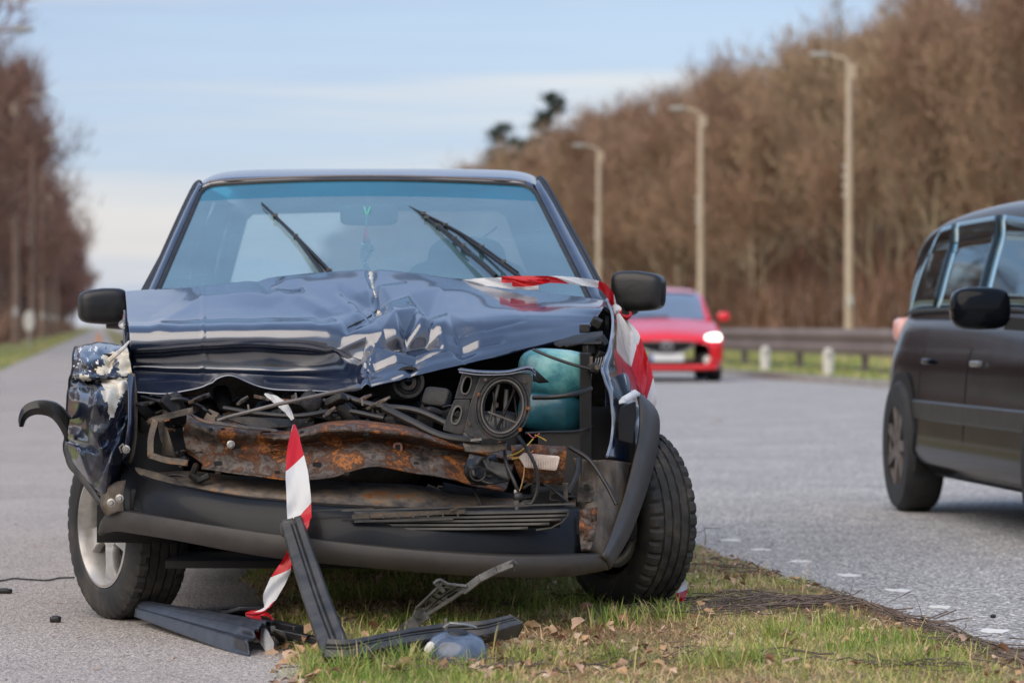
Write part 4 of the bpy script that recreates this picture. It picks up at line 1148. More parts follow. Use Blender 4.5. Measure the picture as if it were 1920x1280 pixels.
# ---- right front wing and its inner void ----------------------------------------------
wing_rows = [
 [(1138, 560, 10.85), (1146, 563, 10.9), (1153, 570, 10.95), (1160, 580, 11.0)],
 [(1149, 600, 10.42), (1156, 604, 10.5), (1164, 610, 10.7), (1171, 620, 10.95)],
 [(1143, 650, 10.05), (1152, 652, 10.12), (1168, 658, 10.5), (1188, 662, 10.9)],
 [(1129, 688, 9.86), (1143, 692, 9.92), (1172, 698, 10.3), (1203, 704, 10.8)],
 [(1134, 708, 9.80), (1147, 712, 9.85), (1174, 722, 10.15), (1209, 735, 10.6)],
 [(1144, 740, 9.76), (1152, 744, 9.80), (1176, 752, 9.98), (1208, 758, 10.2)],
 [(1149, 790, 9.72), (1156, 792, 9.75), (1180, 800, 9.88), (1206, 808, 10.0)],
 [(1146, 825, 9.68), (1152, 828, 9.70), (1174, 836, 9.80), (1198, 845, 9.9)],
 [(1138, 856, 9.62), (1146, 858, 9.64), (1168, 862, 9.72), (1190, 870, 9.82)],
]
wg = surf([PL(*r) for r in wing_rows], 24, 70)
wg = crumple(wg, [([(1150, 640), (1170, 720), (1175, 760)], 8, .006), ([(1180, 660), (1190, 740)], 10, -.006)], cam_amp=0, namp=.006)
mb = MB(); mb.grid(wg); wing = mb.build('front_wing', M_paint_wing, car, solid=.004, sharp=60)
edge = [r[0] for r in wg]
mb = MB(); mb.tube([p + Vector((0, -.002, 0)) for p in edge], .0042, 6); mb.build('wing_edge', pm('edge_highlight', [(0.22, 0.26, 0.33), (0.35, 0.38, 0.43)], 20, rough=.35, metal=.3), wing)  # pale blue-grey tube paints the highlight along the wing edge
mb = MB(); mb.rbox(P(1170, 722, 10.05), (.020, .010, .036), Euler((0, R(-14), R(-40))).to_matrix(), e=3, n=18); mb.build('side_marker_lamp', paint('blue_grey_lens', (0.05, 0.09, 0.15), dust=.3), wing)
mb = MB(); mb.grid([PL((1160, 752, 9.78), (1166, 744, 9.8), (1190, 730, 9.92), (1201, 738, 10.0)), PL((1161, 757, 9.76), (1174, 755, 9.8), (1196, 742, 9.9), (1206, 745, 9.98))]); mb.build('torn_metal_flap', M_scratch, wing, solid=.002, sharp=20)
mb = MB(); mb.prism(PL((1164, 762, 9.72), (1192, 752, 9.76), (1194, 778, 9.76), (1186, 832, 9.72), (1160, 826, 9.7), (1159, 785, 9.7)), (0, .02, 0)); mb.build('vent_recess', M_void, wing, bevel=.004, smooth=False)
# wheel arch flare
fo = PL((1203, 742, 10.02), (1228, 768, 9.99), (1235, 800, 9.95), (1227, 860, 9.86), (1207, 930, 9.72), (1178, 1005, 9.56), (1142, 1066, 9.36))
fi = PL((1196, 744, 9.92), (1200, 768, 9.86), (1199, 810, 9.8), (1188, 866, 9.7), (1172, 926, 9.6), (1150, 990, 9.46), (1130, 1040, 9.30))
fo = smooth_line(fo, 40); fi = smooth_line(fi, 40)
mb = MB(); mb.grid([[i2, i2 * .5 + o2 * .5 + Vector((0, -.012, .006)), o2, o2 + Vector((.002, .05, 0))] for i2, o2 in zip(fi, fo)]); mb.build('wheel_arch_flare', M_trim, car, solid=.008, sharp=50)
# lower wing inside: dirty panel, rusted corner
mb = MB(); lo = surf([PL((1075, 858, 9.75), (1110, 862, 9.62), (1140, 862, 9.64), (1186, 868, 9.78)), PL((1085, 905, 9.72), (1110, 908, 9.6), (1140, 905, 9.6), (1172, 925, 9.66)), PL((1080, 950, 9.66), (1100, 950, 9.5), (1130, 952, 9.5), (1152, 985, 9.52)), PL((1086, 1034, 9.45), (1100, 1036, 9.40), (1118, 1037, 9.38), (1132, 1040, 9.36))], 24, 40)
mb.grid([[p + Vector((0, .03 * noise.noise(p * 14), 0)) for p in r] for r in lo]); mb.build('inner_wing_liner', M_dirt, car, solid=.004)
mb = MB(); mb.grid([[p + Vector((0, .02 * noise.noise(p * 40), 0)) for p in r] for r in surf([PL((1088, 955, 9.36), (1120, 950, 9.36)), PL((1086, 995, 9.34), (1118, 990, 9.34)), PL((1090, 1034, 9.32), (1108, 1030, 9.32))], 8, 16)]); mb.build('rusted_corner', M_rust, car, solid=.004)
mb = MB(); mb.prism(PL((1085, 905, 9.5), (1108, 898, 9.5), (1115, 925, 9.5), (1108, 940, 9.5), (1082, 940, 9.5)), (0, .01, 0)); mb.build('bumper_bracket', M_ruststeel, car, smooth=False)
mb = MB(); mb.lathe([(0, -.003), (.008, -.003), (.008, .006), (0, .006)], P(1100, 912, 9.49), (0, 1, 0), 10); mb.build('bolt_hole', M_void, car)

# ---- left front wing, crushed ------------------------------------------------------------
lw = [
 [(150, 655, 10.6), (172, 650, 10.6), (192, 648, 10.6), (214, 648, 10.6), (236, 655, 10.5)],
 [(141, 652, 10.0), (166, 645, 9.97), (190, 643, 9.93), (215, 644, 9.91), (238, 652, 9.85)],
 [(137, 672, 9.78), (162, 668, 9.70), (190, 670, 9.64), (215, 672, 9.66), (241, 668, 9.66)],
 [(134, 700, 9.72), (160, 704, 9.58), (188, 706, 9.54), (214, 700, 9.60), (246, 692, 9.62)],
 [(130, 712, 9.74), (157, 716, 9.66), (187, 712, 9.60), (216, 708, 9.56), (249, 708, 9.62)],
 [(127, 750, 9.76), (152, 752, 9.56), (184, 745, 9.44), (218, 742, 9.50), (249, 750, 9.62)],
 [(124, 790, 9.78), (150, 796, 9.60), (182, 788, 9.44), (214, 784, 9.47), (248, 790, 9.60)],
 [(121, 822, 9.78), (148, 832, 9.56), (176, 838, 9.48), (206, 826, 9.46), (243, 830, 9.58)],
 [(122, 850, 9.78), (146, 862, 9.58), (174, 868, 9.50), (204, 862, 9.45), (230, 856, 9.56)],
 [(133, 872, 9.76), (152, 885, 9.62), (176, 900, 9.54), (202, 898, 9.48), (224, 880, 9.55)],
 [(158, 900, 9.70), (170, 912, 9.62), (186, 926, 9.56), (200, 930, 9.52), (216, 905, 9.55)],
]
lg = surf([PL(*r) for r in lw], 90, 130)
lcre = [([(250, 655), (225, 665), (205, 680), (160, 695)], 11, .020), ([(140, 710), (190, 716), (245, 706)], 9, .022), ([(190, 720), (170, 800), (190, 840)], 14, -.018), ([(245, 740), (205, 840), (175, 905)], 12, .022),
        ([(125, 822), (180, 845), (215, 800), (246, 760)], 9, .016), ([(150, 660), (165, 690), (150, 715)], 9, -.014), ([(152, 850), (165, 890)], 8, -.012), ([(205, 650), (200, 700)], 8, .012), ([(230, 720), (235, 800)], 9, -.012)]
def lcrumple(g):
    out = []
    for row in g:
        nr = []
        for p in row:
            x, y = pix(p); dz = 0
            for poly, w, a in lcre:
                d = segd(x, y, poly)
                if d < w: dz += a * (1 - d / w) ** 1.1
            dz += .008 * noise.noise(Vector((x * .05, y * .04, 3)))
            v = noise.voronoi(Vector((x * .045, y * .04, 2)))[0]; dz += (.020 if y < 735 else .006) * (v[0] - .4)
            nr.append(p + Vector((0, dz * 1.3, -dz * .25)))
        out.append(nr)
    return out
lg = lcrumple(lg)
fillers = [[(236, 640), (244, 650), (252, 700), (240, 704), (222, 702), (222, 672)], [(200, 664), (228, 656), (240, 640), (236, 660), (214, 676), (205, 700), (186, 706), (178, 692), (196, 684), (190, 668)],
           [(186, 712), (216, 710), (240, 708), (238, 728), (222, 752), (212, 783), (204, 784), (202, 758), (188, 742), (194, 726)], [(148, 700), (172, 708), (170, 714), (150, 712)]]
def fmat(p):
    x, y = pix(p); x += 5 * noise.noise(Vector((x * .15, y * .15, 0))); y += 5 * noise.noise(Vector((x * .15, y * .15, 7)))
    if any(inpoly(x, y, f) for f in fillers): return 1
    if y < 715 and x < 200 and noise.noise(Vector((x * .13, y * .10, 4))) + .5 * noise.noise(Vector((x * .4, y * .3, 4))) > .52: return 2
    return 0
mb = MB(); mb.grid(lg, mfn=fmat); lwing = mb.build('crushed_front_wing', [M_paint_wing, M_filler, M_scratch], car, sharp=50, solid=.003)
mb = MB(); mb.tube([r[0] + Vector((0, -.002, 0)) for r in lg[8:]], .004, 6); mb.tube(PL((228, 640, 10.1), (236, 655, 9.9), (240, 625, 10.5)), .004, 5); mb.build('wing_edge', M_dark, lwing)
mb = MB(); mb.tube(PL((204, 676, 9.58), (218, 664, 9.58), (232, 652, 9.62), (242, 640, 9.74)), [.007, .006, .005, .003], 6); mb.build('torn_paint_edge', M_filler, lwing)
mb = MB(); mb.grid(surf([PL((205, 700, 9.5), (240, 712, 9.48)), PL((215, 730, 9.47), (250, 760, 9.50)), PL((222, 800, 9.44), (250, 830, 9.5)), PL((205, 860, 9.42), (228, 858, 9.46)), PL((190, 910, 9.45), (205, 915, 9.46))], 8, 40)[0:0] or [[P(240 + 0, 700, 9.56), P(252, 706, 9.58)], [P(240, 790, 9.54), P(250, 792, 9.56)], [P(230, 860, 9.5), P(243, 850, 9.52)]]); mb.build('folded_flange', M_paint_dark, lwing, solid=.003)
# front edge strip and brackets beside the wing
mb = MB(); mb.grid([[P(x + dx, y, 9.62) + Vector((0, .03 * noise.noise(Vector((x, y * .05, 0))), 0)) for dx in (0, 4, 7)] for x, y in ((246, 700), (250, 740), (251, 780), (250, 820), (246, 850), (240, 868))]); mb.build('dirty_edge_strip', M_dirt, car, solid=.004)
mb = MB(); mb.grid([[p + Vector((0, .02 * noise.noise(p * 30), 0)) for p in r] for r in surf([PL((188, 925, 9.52), (215, 905, 9.5), (236, 900, 9.5)), PL((190, 950, 9.5), (212, 940, 9.48), (232, 940, 9.48)), PL((200, 968, 9.5), (218, 960, 9.47), (232, 958, 9.46))], 14, 14)]); mb.build('lower_wing_bracket', M_dirt, car, solid=.004)
for x, y in ((208, 942), (224, 934), (236, 842)):
    mb = MB(); mb.lathe([(0, -.008), (.006, -.008), (.008, 0), (.012, .001)], P(x, y, 9.44), (0, 1, 0), 8); mb.build('screw', M_steel, car)
mb = MB(); mb.tube([P(228, 848, 9.44), P(224, 838, 9.43), P(230, 832, 9.43), P(236, 838, 9.43), P(232, 846, 9.43)], .0025, 5); mb.build('metal_clip', M_steel, car)
# broken arch trim sticking out
oa = smooth_line(PL((37, 799, 9.62), (36, 782, 9.62), (45, 762, 9.62), (66, 752, 9.62), (92, 753, 9.62), (112, 764, 9.63), (130, 786, 9.64)), 30)
ia = smooth_line(PL((40, 800, 9.62), (46, 786, 9.63), (58, 778, 9.63), (76, 776, 9.63), (96, 782, 9.64), (112, 800, 9.64), (126, 828, 9.65)), 30)
mb = MB(); mb.grid([[a + Vector((0, .05, 0)), a, a * .5 + b * .5 + Vector((0, -.012, 0)), b, b + Vector((0, .03, 0))] for a, b in zip(oa, ia)]); mb.build('broken_arch_trim', M_black, car, solid=.004, sharp=60)
mb = MB(); mb.grid([[a, b] for a, b in zip(smooth_line(PL((121, 838, 9.74), (128, 872, 9.72), (150, 898, 9.66), (185, 945, 9.56)), 16), smooth_line(PL((126, 834, 9.72), (138, 866, 9.68), (160, 894, 9.62), (196, 948, 9.52)), 16))]); mb.build('wing_lip', M_trim_dirty, car, solid=.006)

# ---- bumper ---------------------------------------------------------------------------
b_top = [(224, 862, 9.66), (262, 892, 9.52), (300, 906, 9.44), (370, 922, 9.36), (460, 937, 9.30), (560, 947, 9.26), (660, 956, 9.25), (800, 960, 9.26), (950, 960, 9.30), (1088, 958, 9.38)]
b_bot = [(236, 962, 9.56), (262, 966, 9.47), (300, 972, 9.40), (370, 982, 9.32), (460, 994, 9.26), (560, 1008, 9.22), (660, 1020, 9.21), (800, 1032, 9.22), (950, 1041, 9.26), (1086, 1042, 9.34)]
tp, bt = smooth_line(PL(*b_top), 90), smooth_line(PL(*b_bot), 90)
g = []
for a, b in zip(tp, bt):
    g.append([a + Vector((0, .10, .006)), a + Vector((0, .012, .004)), a, a * .75 + b * .25 + Vector((0, -.012, 0)), a * .4 + b * .6 + Vector((0, -.016, 0)), b + Vector((0, -.004, 0)), b + Vector((0, .03, -.002))])
g = [[p + Vector((0, .012 * noise.noise(Vector((p.x * 5, p.z * 8, 0))), .005 * noise.noise(Vector((p.x * 6, 1, 0))))) for p in r] for r in g]
mb = MB(); mb.grid(g); bumper = mb.build('bumper', M_blackpaint, car, solid=.005, sharp=40)
# grey rubbing strip along its bottom
s_top = [(186, 996, 9.60), (193, 972, 9.56), (216, 957, 9.51), (262, 962, 9.44), (330, 973, 9.35), (430, 989, 9.27), (530, 1003, 9.215), (700, 1023, 9.195), (850, 1036, 9.195), (970, 1042, 9.215), (1070, 1041, 9.27), (1131, 1040, 9.34)]
s_bot = [(188, 1002, 9.60), (200, 997, 9.57), (220, 994, 9.52), (262, 1000, 9.45), (330, 1011, 9.36), (430, 1030, 9.28), (530, 1046, 9.225), (700, 1063, 9.205), (850, 1075, 9.205), (970, 1080, 9.225), (1070, 1078, 9.28), (1141, 1066, 9.36)]
tp, bt = smooth_line(PL(*s_top), 90), smooth_line(PL(*s_bot), 90)
mb = MB(); mb.grid([[a + Vector((0, .03, .002)), a + Vector((0, -.014, -.002)), a * .66 + b * .34 + Vector((0, -.022, 0)), a * .25 + b * .75 + Vector((0, -.020, 0)), b + Vector((0, -.008, 0)), b + Vector((0, .05, -.004))] for a, b in zip(tp, bt)])
mb.build('bumper_strip', M_trim, bumper, solid=.004, sharp=40)
mb = MB(); mb.grid([[a + Vector((0, .02, 0)), a * .3 + b * .7 + Vector((0, .06, 0)), b + Vector((0, .25, .04))] for a, b in list(zip(tp, bt))[22:]]); mb.build('underside_skirt', M_void, bumper, solid=.004)
# lower grille with slats, number plate ledge
gt = [(664, 962), (860, 964), (1062, 958)]
def gl(x, t):
    y0 = 962 - 4 * max(0, (x - 880) / 200); y1 = 991 - 3 * max(0, (x - 880) / 200); return y0 + (y1 - y0) * t
xs_end = [1066, 1062, 1052, 1030, 990]
mb = MB(); mb.grid([[P(x, gl(x, t), 9.255 + .02 * t) for x in lin(662, 1050, 20)] for t in (0, 1)]); gback = mb.build('grille_opening', M_void, bumper, solid=.002)
for k in range(5):
    t = k / 4; x1 = xs_end[k]
    mb = MB(); pts = [P(x, gl(x, t), 9.228 - .004 * t) for x in lin(664 + 4 * k % 7, x1, 18)]
    g = [[p + Vector((0, .02, .005)), p + Vector((0, 0, .0022)), p + Vector((0, -.001, -.0022)), p + Vector((0, .014, -.006))] for p in pts]
    mb.grid(g); mb.build('grille_slat', M_trim_dirty, bumper, solid=.0015)
mb = MB(); mb.tube([P(x, y, 9.232) for x, y in ((1066, 957), (1064, 966), (1054, 978), (1034, 989), (1005, 993))], .0028, 6); mb.build('grille_surround', M_trim_dirty, bumper)
for (x0, y0, x1, y1, w, h) in ((640, 957, 1078, 944, .006, .004), (660, 968, 872, 958, .008, .012), (664, 977, 850, 972, .006, .006), (540, 958, 700, 953, .004, .003), (845, 957, 862, 950, .01, .004)):
    mb = MB(); mb.bar(P(x0, y0, 9.20), P(x1, y1, 9.22), w, h); mb.build('broken_grille_bar', M_ruststeel if w > .007 else M_trim_dirty, bumper, smooth=False)
for k in range(7):
    x = 690 + k * 28; mb = MB(); mb.bar(P(x, 962, 9.195), P(x + 1, 972 - k * .6, 9.195), .003, .004); mb.build('grille_rib', M_trim_dirty, bumper, smooth=False)

# ---- crossmembers -----------------------------------------------------------------------
def rough_beam(rows, nu, nv, amp, sc, mat, name, parent=car, solid=.004, holes=None, zamp=0.3):
    g = surf([PL(*r) for r in rows], nu, nv)
    g = [[p + Vector((0, amp * noise.noise(p * sc) + amp * .5 * noise.noise(p * sc * 3), amp * zamp * noise.noise(p * sc * .7 + Vector((3, 0, 0))))) for p in r] for r in g]
    mb = MB(); mb.grid(g)
    return mb.build(name, mat, parent, solid=solid, sharp=35), g
# lower panel
lower, _ = rough_beam([
 [(236, 868, 9.72), (290, 885, 9.66), (350, 884, 9.62), (440, 892, 9.58), (560, 898, 9.55), (700, 906, 9.55), (790, 912, 9.58), (880, 925, 9.62), (1080, 930, 9.66)],
 [(238, 872, 9.66), (288, 890, 9.58), (350, 888, 9.54), (440, 897, 9.50), (560, 903, 9.47), (700, 911, 9.47), (790, 918, 9.50), (880, 932, 9.55), (1080, 934, 9.6)],
 [(240, 880, 9.64), (288, 900, 9.50), (350, 908, 9.44), (440, 915, 9.40), (560, 922, 9.38), (700, 930, 9.38), (790, 934, 9.42), (880, 940, 9.5), (1080, 940, 9.56)],
 [(240, 884, 9.62), (288, 906, 9.48), (350, 922, 9.42), (440, 938, 9.38), (560, 946, 9.36), (700, 952, 9.36), (790, 955, 9.40), (880, 958, 9.48), (1080, 955, 9.5)]], 150, 26, .014, 10, M_ruststeel, 'lower_front_panel')
# pressed channel beam, rusted
beam_rows = [
 [(345, 768, 9.66), (395, 790, 9.64), (460, 797, 9.62), (540, 806, 9.60), (620, 790, 9.60), (700, 790, 9.62), (790, 806, 9.64), (890, 834, 9.68), (970, 850, 9.7)],
 [(350, 778, 9.54), (398, 797, 9.50), (462, 804, 9.48), (540, 812, 9.47), (620, 796, 9.47), (700, 796, 9.48), (790, 812, 9.50), (890, 838, 9.55), (968, 854, 9.6)],
 [(350, 790, 9.50), (400, 806, 9.44), (465, 814, 9.43), (540, 822, 9.43), (620, 808, 9.42), (700, 808, 9.43), (790, 822, 9.46), (890, 846, 9.50), (966, 862, 9.56)],
 [(346, 800, 9.50), (402, 818, 9.45), (468, 826, 9.45), (540, 832, 9.48), (620, 826, 9.48), (700, 822, 9.50), (790, 836, 9.52), (890, 856, 9.54), (964, 868, 9.58)],
 [(344, 815, 9.52), (404, 832, 9.47), (470, 842, 9.46), (540, 848, 9.46), (620, 838, 9.46), (700, 834, 9.47), (790, 848, 9.50), (890, 864, 9.52), (962, 874, 9.56)],
 [(348, 838, 9.50), (404, 848, 9.46), (470, 856, 9.44), (540, 862, 9.42), (620, 852, 9.42), (700, 848, 9.43), (790, 860, 9.46), (890, 874, 9.50), (960, 882, 9.54)],
 [(352, 850, 9.52), (400, 862, 9.44), (470, 872, 9.41), (540, 878, 9.40), (620, 874, 9.40), (700, 862, 9.41), (790, 874, 9.44), (890, 888, 9.50), (955, 898, 9.54)],
 [(378, 868, 9.46), (410, 878, 9.42), (470, 886, 9.40), (540, 894, 9.38), (620, 890, 9.38), (700, 870, 9.39), (790, 882, 9.42), (880, 902, 9.48), (950, 915, 9.52)],
 [(378, 880, 9.44), (412, 884, 9.40), (470, 890, 9.37), (540, 898, 9.35), (620, 894, 9.35), (700, 874, 9.36), (790, 888, 9.40), (880, 908, 9.46), (945, 920, 9.5)]]
beam, bg = rough_beam(beam_rows, 170, 60, .011, 13, M_rust, 'rusty_crossbeam', zamp=.5)
bp = [p for r in bg for p in r]; bpx = np.array([pix(p) for p in bp])
def on_beam(x, y, off=.004):
    k = int(np.argmin((bpx[:, 0] - x) ** 2 + (bpx[:, 1] - y) ** 2)); return Vector((P(x, y, bp[k].y - off)))
for (x, y, w, h, fr) in ((746, 840, 7, 9, 1), (834, 852, 7, 5, 0), (808, 842, 3, 3, 0), (395, 806, 4, 4, 0), (418, 806, 4, 4, 0), (408, 868, 8, 4, 0), (566, 812, 4, 5, 0), (594, 871, 8, 5, 0), (686, 812, 6, 4, 0), (520, 885, 5, 3, 0), (438, 834, 14, 6, 0), (650, 888, 5, 3, 0), (780, 868, 5, 3, 0)):
    c = on_beam(x, y, .006); k = c.y / F; n = 12
    pts = [c + Vector((w * k * math.copysign(abs(math.cos(a)) ** .6, math.cos(a)), 0, h * k * math.copysign(abs(math.sin(a)) ** .6, math.sin(a)))) for a in [math.tau * (i + .5) / n for i in range(n)]]
    mb = MB(); mb.prism(pts, (0, .006, 0)); mb.build('hole_shade_pad', M_void, beam, smooth=False)  # black pad on the beam, painting the dark inside of a hole
    if fr:
        mb = MB(); mb.tube(pts, .0035, 5, closed=True); mb.build('hole_rim', pm('faded_pink_paint', [(0.30, 0.13, 0.11), (0.16, 0.08, 0.06)], 60, rough=.7), beam)
c = on_beam(433, 833, .02); mb = MB(); mb.lathe([(0, -.014), (.007, -.014), (.008, -.006), (.012, -.004), (.012, 0), (0, 0)], c, (0, 1, 0), 8); mb.build('bolt', M_steel, beam)
rough_beam([[(352, 772, 9.50), (380, 786, 9.44), (420, 792, 9.42), (470, 800, 9.42), (520, 806, 9.44)], [(352, 776, 9.49), (380, 790, 9.42), (420, 797, 9.40), (470, 804, 9.40), (520, 810, 9.43)]], 50, 4, .006, 20, M_ruststeel, 'bent_flange', beam)
rough_beam([[(412, 782, 9.56), (470, 782, 9.52), (540, 786, 9.52)], [(470, 800, 9.50), (500, 803, 9.49), (552, 800, 9.50)]], 30, 10, .006, 20, M_dark, 'dark_plate', beam)  # thin plate in the dark engine metal
# torn ragged teeth of rust on the beam
for (x, y, s_) in ((522, 826, 10), (524, 838, 12), (520, 848, 12), (552, 842, 9), (498, 812, 10), (372, 850, 9), (345, 848, 8)):
    c = on_beam(x, y, .008); k = c.y / F
    mb = MB(); mb.grid([[c + Vector((-s_ * k, 0, 0)), c + Vector((-s_ * k, -.008, .004))], [c + Vector((0, -.012, .003)), c + Vector((0, -.02, .008))], [c + Vector((s_ * k, 0, .002)), c + Vector((s_ * k, -.004, .005))]]); mb.build('torn_metal', M_rust, beam, solid=.002)
# left open bracket of flat bar
for a, b, c_ in (((276, 793, 9.48), (290, 786, 9.46), (362, 769, 9.44)), ((292, 786, 9.46), (283, 820, 9.45), (282, 856, 9.44)), ((280, 853, 9.44), (310, 862, 9.42), (352, 868, 9.40)), ((300, 786, 9.50), (306, 820, 9.50), (320, 852, 9.48))):
    g = []; ln = smooth_line(PL(a, b, c_), 14)
    for i, p in enumerate(ln):
        d = (ln[min(i + 1, 13)] - ln[max(i - 1, 0)]).normalized(); n_ = Vector((-d.z, 0, d.x)) * .0075
        p = p + Vector((0, 0, .002 * noise.noise(p * 30))); g.append([p - n_ + Vector((0, .02, 0)), p - n_, p + n_, p + n_ + Vector((0, .02, 0))])
    mb = MB(); mb.grid(g); mb.build('bracket_bar', M_ruststeel, car, solid=.003)
mb = MB(); mb.grid([PL((306, 800, 9.49), (312, 800, 9.47)), PL((304, 852, 9.48), (330, 856, 9.46))]); mb.build('bracket_web', M_dirt, car, solid=.003)
mb = MB(); mb.tube(PL((368, 872, 9.5), (360, 892, 9.46), (375, 900, 9.42), (392, 892, 9.42)), .010, 8); mb.build('towing_hook', M_dark, car)
rough_beam([[(252, 876, 9.56), (300, 888, 9.5), (330, 896, 9.48)], [(262, 890, 9.52), (300, 905, 9.46), (345, 912, 9.42)], [(300, 905, 9.46), (345, 912, 9.42), (390, 925, 9.40)]], 20, 12, .012, 20, M_dirt, 'bent_panel_edge')
# rod across, torn cloth-like strip, clips
mb = MB(); mb.tube(PL((408, 788, 9.44), (430, 781, 9.43), (520, 758, 9.42), (640, 732, 9.46), (676, 727, 9.5)), [.0045, .0055, .0055, .0055, .0045], 8); mb.build('bonnet_stay', M_rod, car)
for (x, y) in ((465, 764), (554, 742), (678, 752)):
    mb = MB(); mb.bar(P(x, y - 6, 9.43), P(x + 2, y + 8, 9.43), .004, .005); mb.build('stay_clip', M_rod, car, smooth=False)

# ---- engine bay ---------------------------------------------------------------------------
mb = MB(); mb.box((CARX, 10.82, .55), (1.5, .03, .70)); mb.build('bulkhead', M_dark, car, smooth=False)
for x in (-1.15, .21): 
    mb = MB(); mb.box((x, 10.25, .52), (.03, 1.15, .5)); mb.build('inner_wing', M_void, car, smooth=False)
for x in (-1.02, .10):
    mb = MB(); mb.box((x, 10.2, .34), (.09, 1.4, .11)); mb.build('chassis_leg', M_void, car, bevel=.01)
mb = MB(); mb.rbox((-.52, 10.25, .50), (.26, .24, .15), e=5, n=20); mb.build('engine_block', M_dark, car)
mb = MB(); mb.rbox((-.50, 10.15, .655), (.24, .14, .04), e=4, n=20); mb.build('rocker_cover', M_dark, car)
mb = MB(); mb.rbox((-.95, 10.05, .53), (.12, .10, .11), e=6, n=18); mb.build('battery_box', M_dark, car)
mb = MB(); mb.rbox((-.08, 10.0, .50), (.12, .10, .10), e=5, n=18); mb.build('air_box', M_black, car)
for (x, y, r, D) in ((766, 716, 30, 9.85), (650, 780, 22, 9.75), (715, 770, 18, 9.8)):
    mb = MB(); mb.lathe([(r * D / F * f, h) for f, h in ((.2, -.01), (.25, -.02), (.5, -.02), (.55, 0), (.75, 0), (.8, -.02), (1, -.02), (1, .02))], P(x, y, D), (0, 1, 0), 24); mb.build('pulley', M_dark, car)
rb = random.Random(11)
for k in range(46):      # small castings and brackets crowding the bay
    x, y = rb.uniform(262, 860), rb.uniform(742, 800); D = rb.uniform(9.62, 10.0)
    w = rb.uniform(.012, .05); h = rb.uniform(.01, .05)
    mb = MB(); rot = Euler((rb.uniform(-.5, .5), rb.uniform(-.8, .8), rb.uniform(-.5, .5))).to_matrix()
    if rb.random() < .5: mb.rbox(P(x, y, D), (w, .02, h), rot, e=rb.choice((3, 5, 7)), n=12)
    else: mb.box(P(x, y, D), (w * 1.4, .02, h), rot)
    mb.build('engine_bracket', rb.choice((M_dark, M_dark, M_ruststeel, M_void, M_rust)) if k % 5 == 0 else M_dark, car, bevel=.002)
for k in range(34):      # torn and bent sheet metal between the castings
    x, y = (rb.uniform(262, 350), rb.uniform(742, 880)) if k % 3 == 0 else (rb.uniform(360, 860), rb.uniform(745, 800))
    if k % 5 == 4: x, y = rb.uniform(700, 1060), rb.uniform(900, 940)
    D = rb.uniform(9.55, 9.78); a = rb.uniform(-.9, .9); L_ = rb.uniform(8, 26); w_ = rb.uniform(3, 9); g = []
    for i in range(9):
        t = i / 8 - .5; row = []
        for j in range(4):
            u_ = (j / 3 - .5) * w_ * (1.2 - abs(t)); cx_ = x + math.cos(a) * t * L_ * 2 - math.sin(a) * u_; cy_ = y + math.sin(a) * t * L_ * 2 + math.cos(a) * u_
            row.append(P(cx_, cy_, D + .02 * noise.noise(Vector((cx_ * .1, cy_ * .1, k))) + (.008 if j == 0 else 0)))
        g.append(row)
    mb = MB(); mb.grid(g); mb.build('bent_sheet_metal', (M_dark, M_ruststeel, M_dark, M_rust, M_dirt)[k % 5], car, solid=.002, sharp=25)
for k in range(16):
    x, y = rb.uniform(262, 1090), rb.uniform(745, 935); D = rb.uniform(9.58, 9.8)
    if x > 980 and y < 820: continue
    mb = MB(); mb.lathe([(0, -.012), (.006, -.012), (.006, -.004), (.010, -.004), (.010, 0), (0, 0)], P(x, y, D), (rb.uniform(-.4, .4), 1, rb.uniform(-.4, .4)), 6); mb.build('bolt', rb.choice((M_steel, M_rust, M_ruststeel)), car, smooth=False)
hoses = [
 [(720, 765, 9.62), (770, 790, 9.55), (830, 818, 9.50), (900, 828, 9.48)], [(620, 735, 9.75), (700, 760, 9.68), (780, 770, 9.65), (850, 800, 9.6)],
 [(265, 745, 9.7), (300, 752, 9.66), (340, 748, 9.66), (380, 764, 9.7)], [(420, 765, 9.7), (480, 775, 9.65), (560, 780, 9.62), (640, 770, 9.64), (720, 784, 9.6)],
 [(1000, 655, 9.66), (1030, 668, 9.63), (1070, 682, 9.62), (1108, 692, 9.62)], [(1068, 838, 9.50), (1105, 862, 9.47), (1135, 905, 9.44), (1156, 945, 9.42)],
 [(972, 818, 9.40), (990, 845, 9.36), (1006, 880, 9.35), (1008, 915, 9.35), (998, 942, 9.35), (985, 944, 9.35)], [(945, 838, 9.38), (950, 870, 9.36), (965, 905, 9.34), (972, 925, 9.34)],
 [(1085, 860, 9.6), (1082, 890, 9.55), (1066, 925, 9.52)], [(1010, 900, 9.5), (1040, 920, 9.46), (1066, 940, 9.44)], [(870, 885, 9.55), (890, 920, 9.5), (905, 955, 9.45)],
 [(985, 812, 9.5), (1030, 810, 9.52), (1080, 808, 9.6), (1110, 800, 9.7)], [(1000, 745, 9.60), (1040, 744, 9.55), (1080, 738, 9.56), (1108, 728, 9.62)], [(290, 900, 9.55), (330, 890, 9.52), (380, 905, 9.5), (410, 925, 9.45)]]
hr_ = [.012, .010, .006, .008, .0045, .0062, .0052, .0055, .008, .0035, .004, .004, .007, .006]
for h_, r_ in zip(hoses, hr_):
    mb = MB(); mb.tube(smooth_line(PL(*h_), 26), r_, 8); mb.build('hose', M_hose, car)
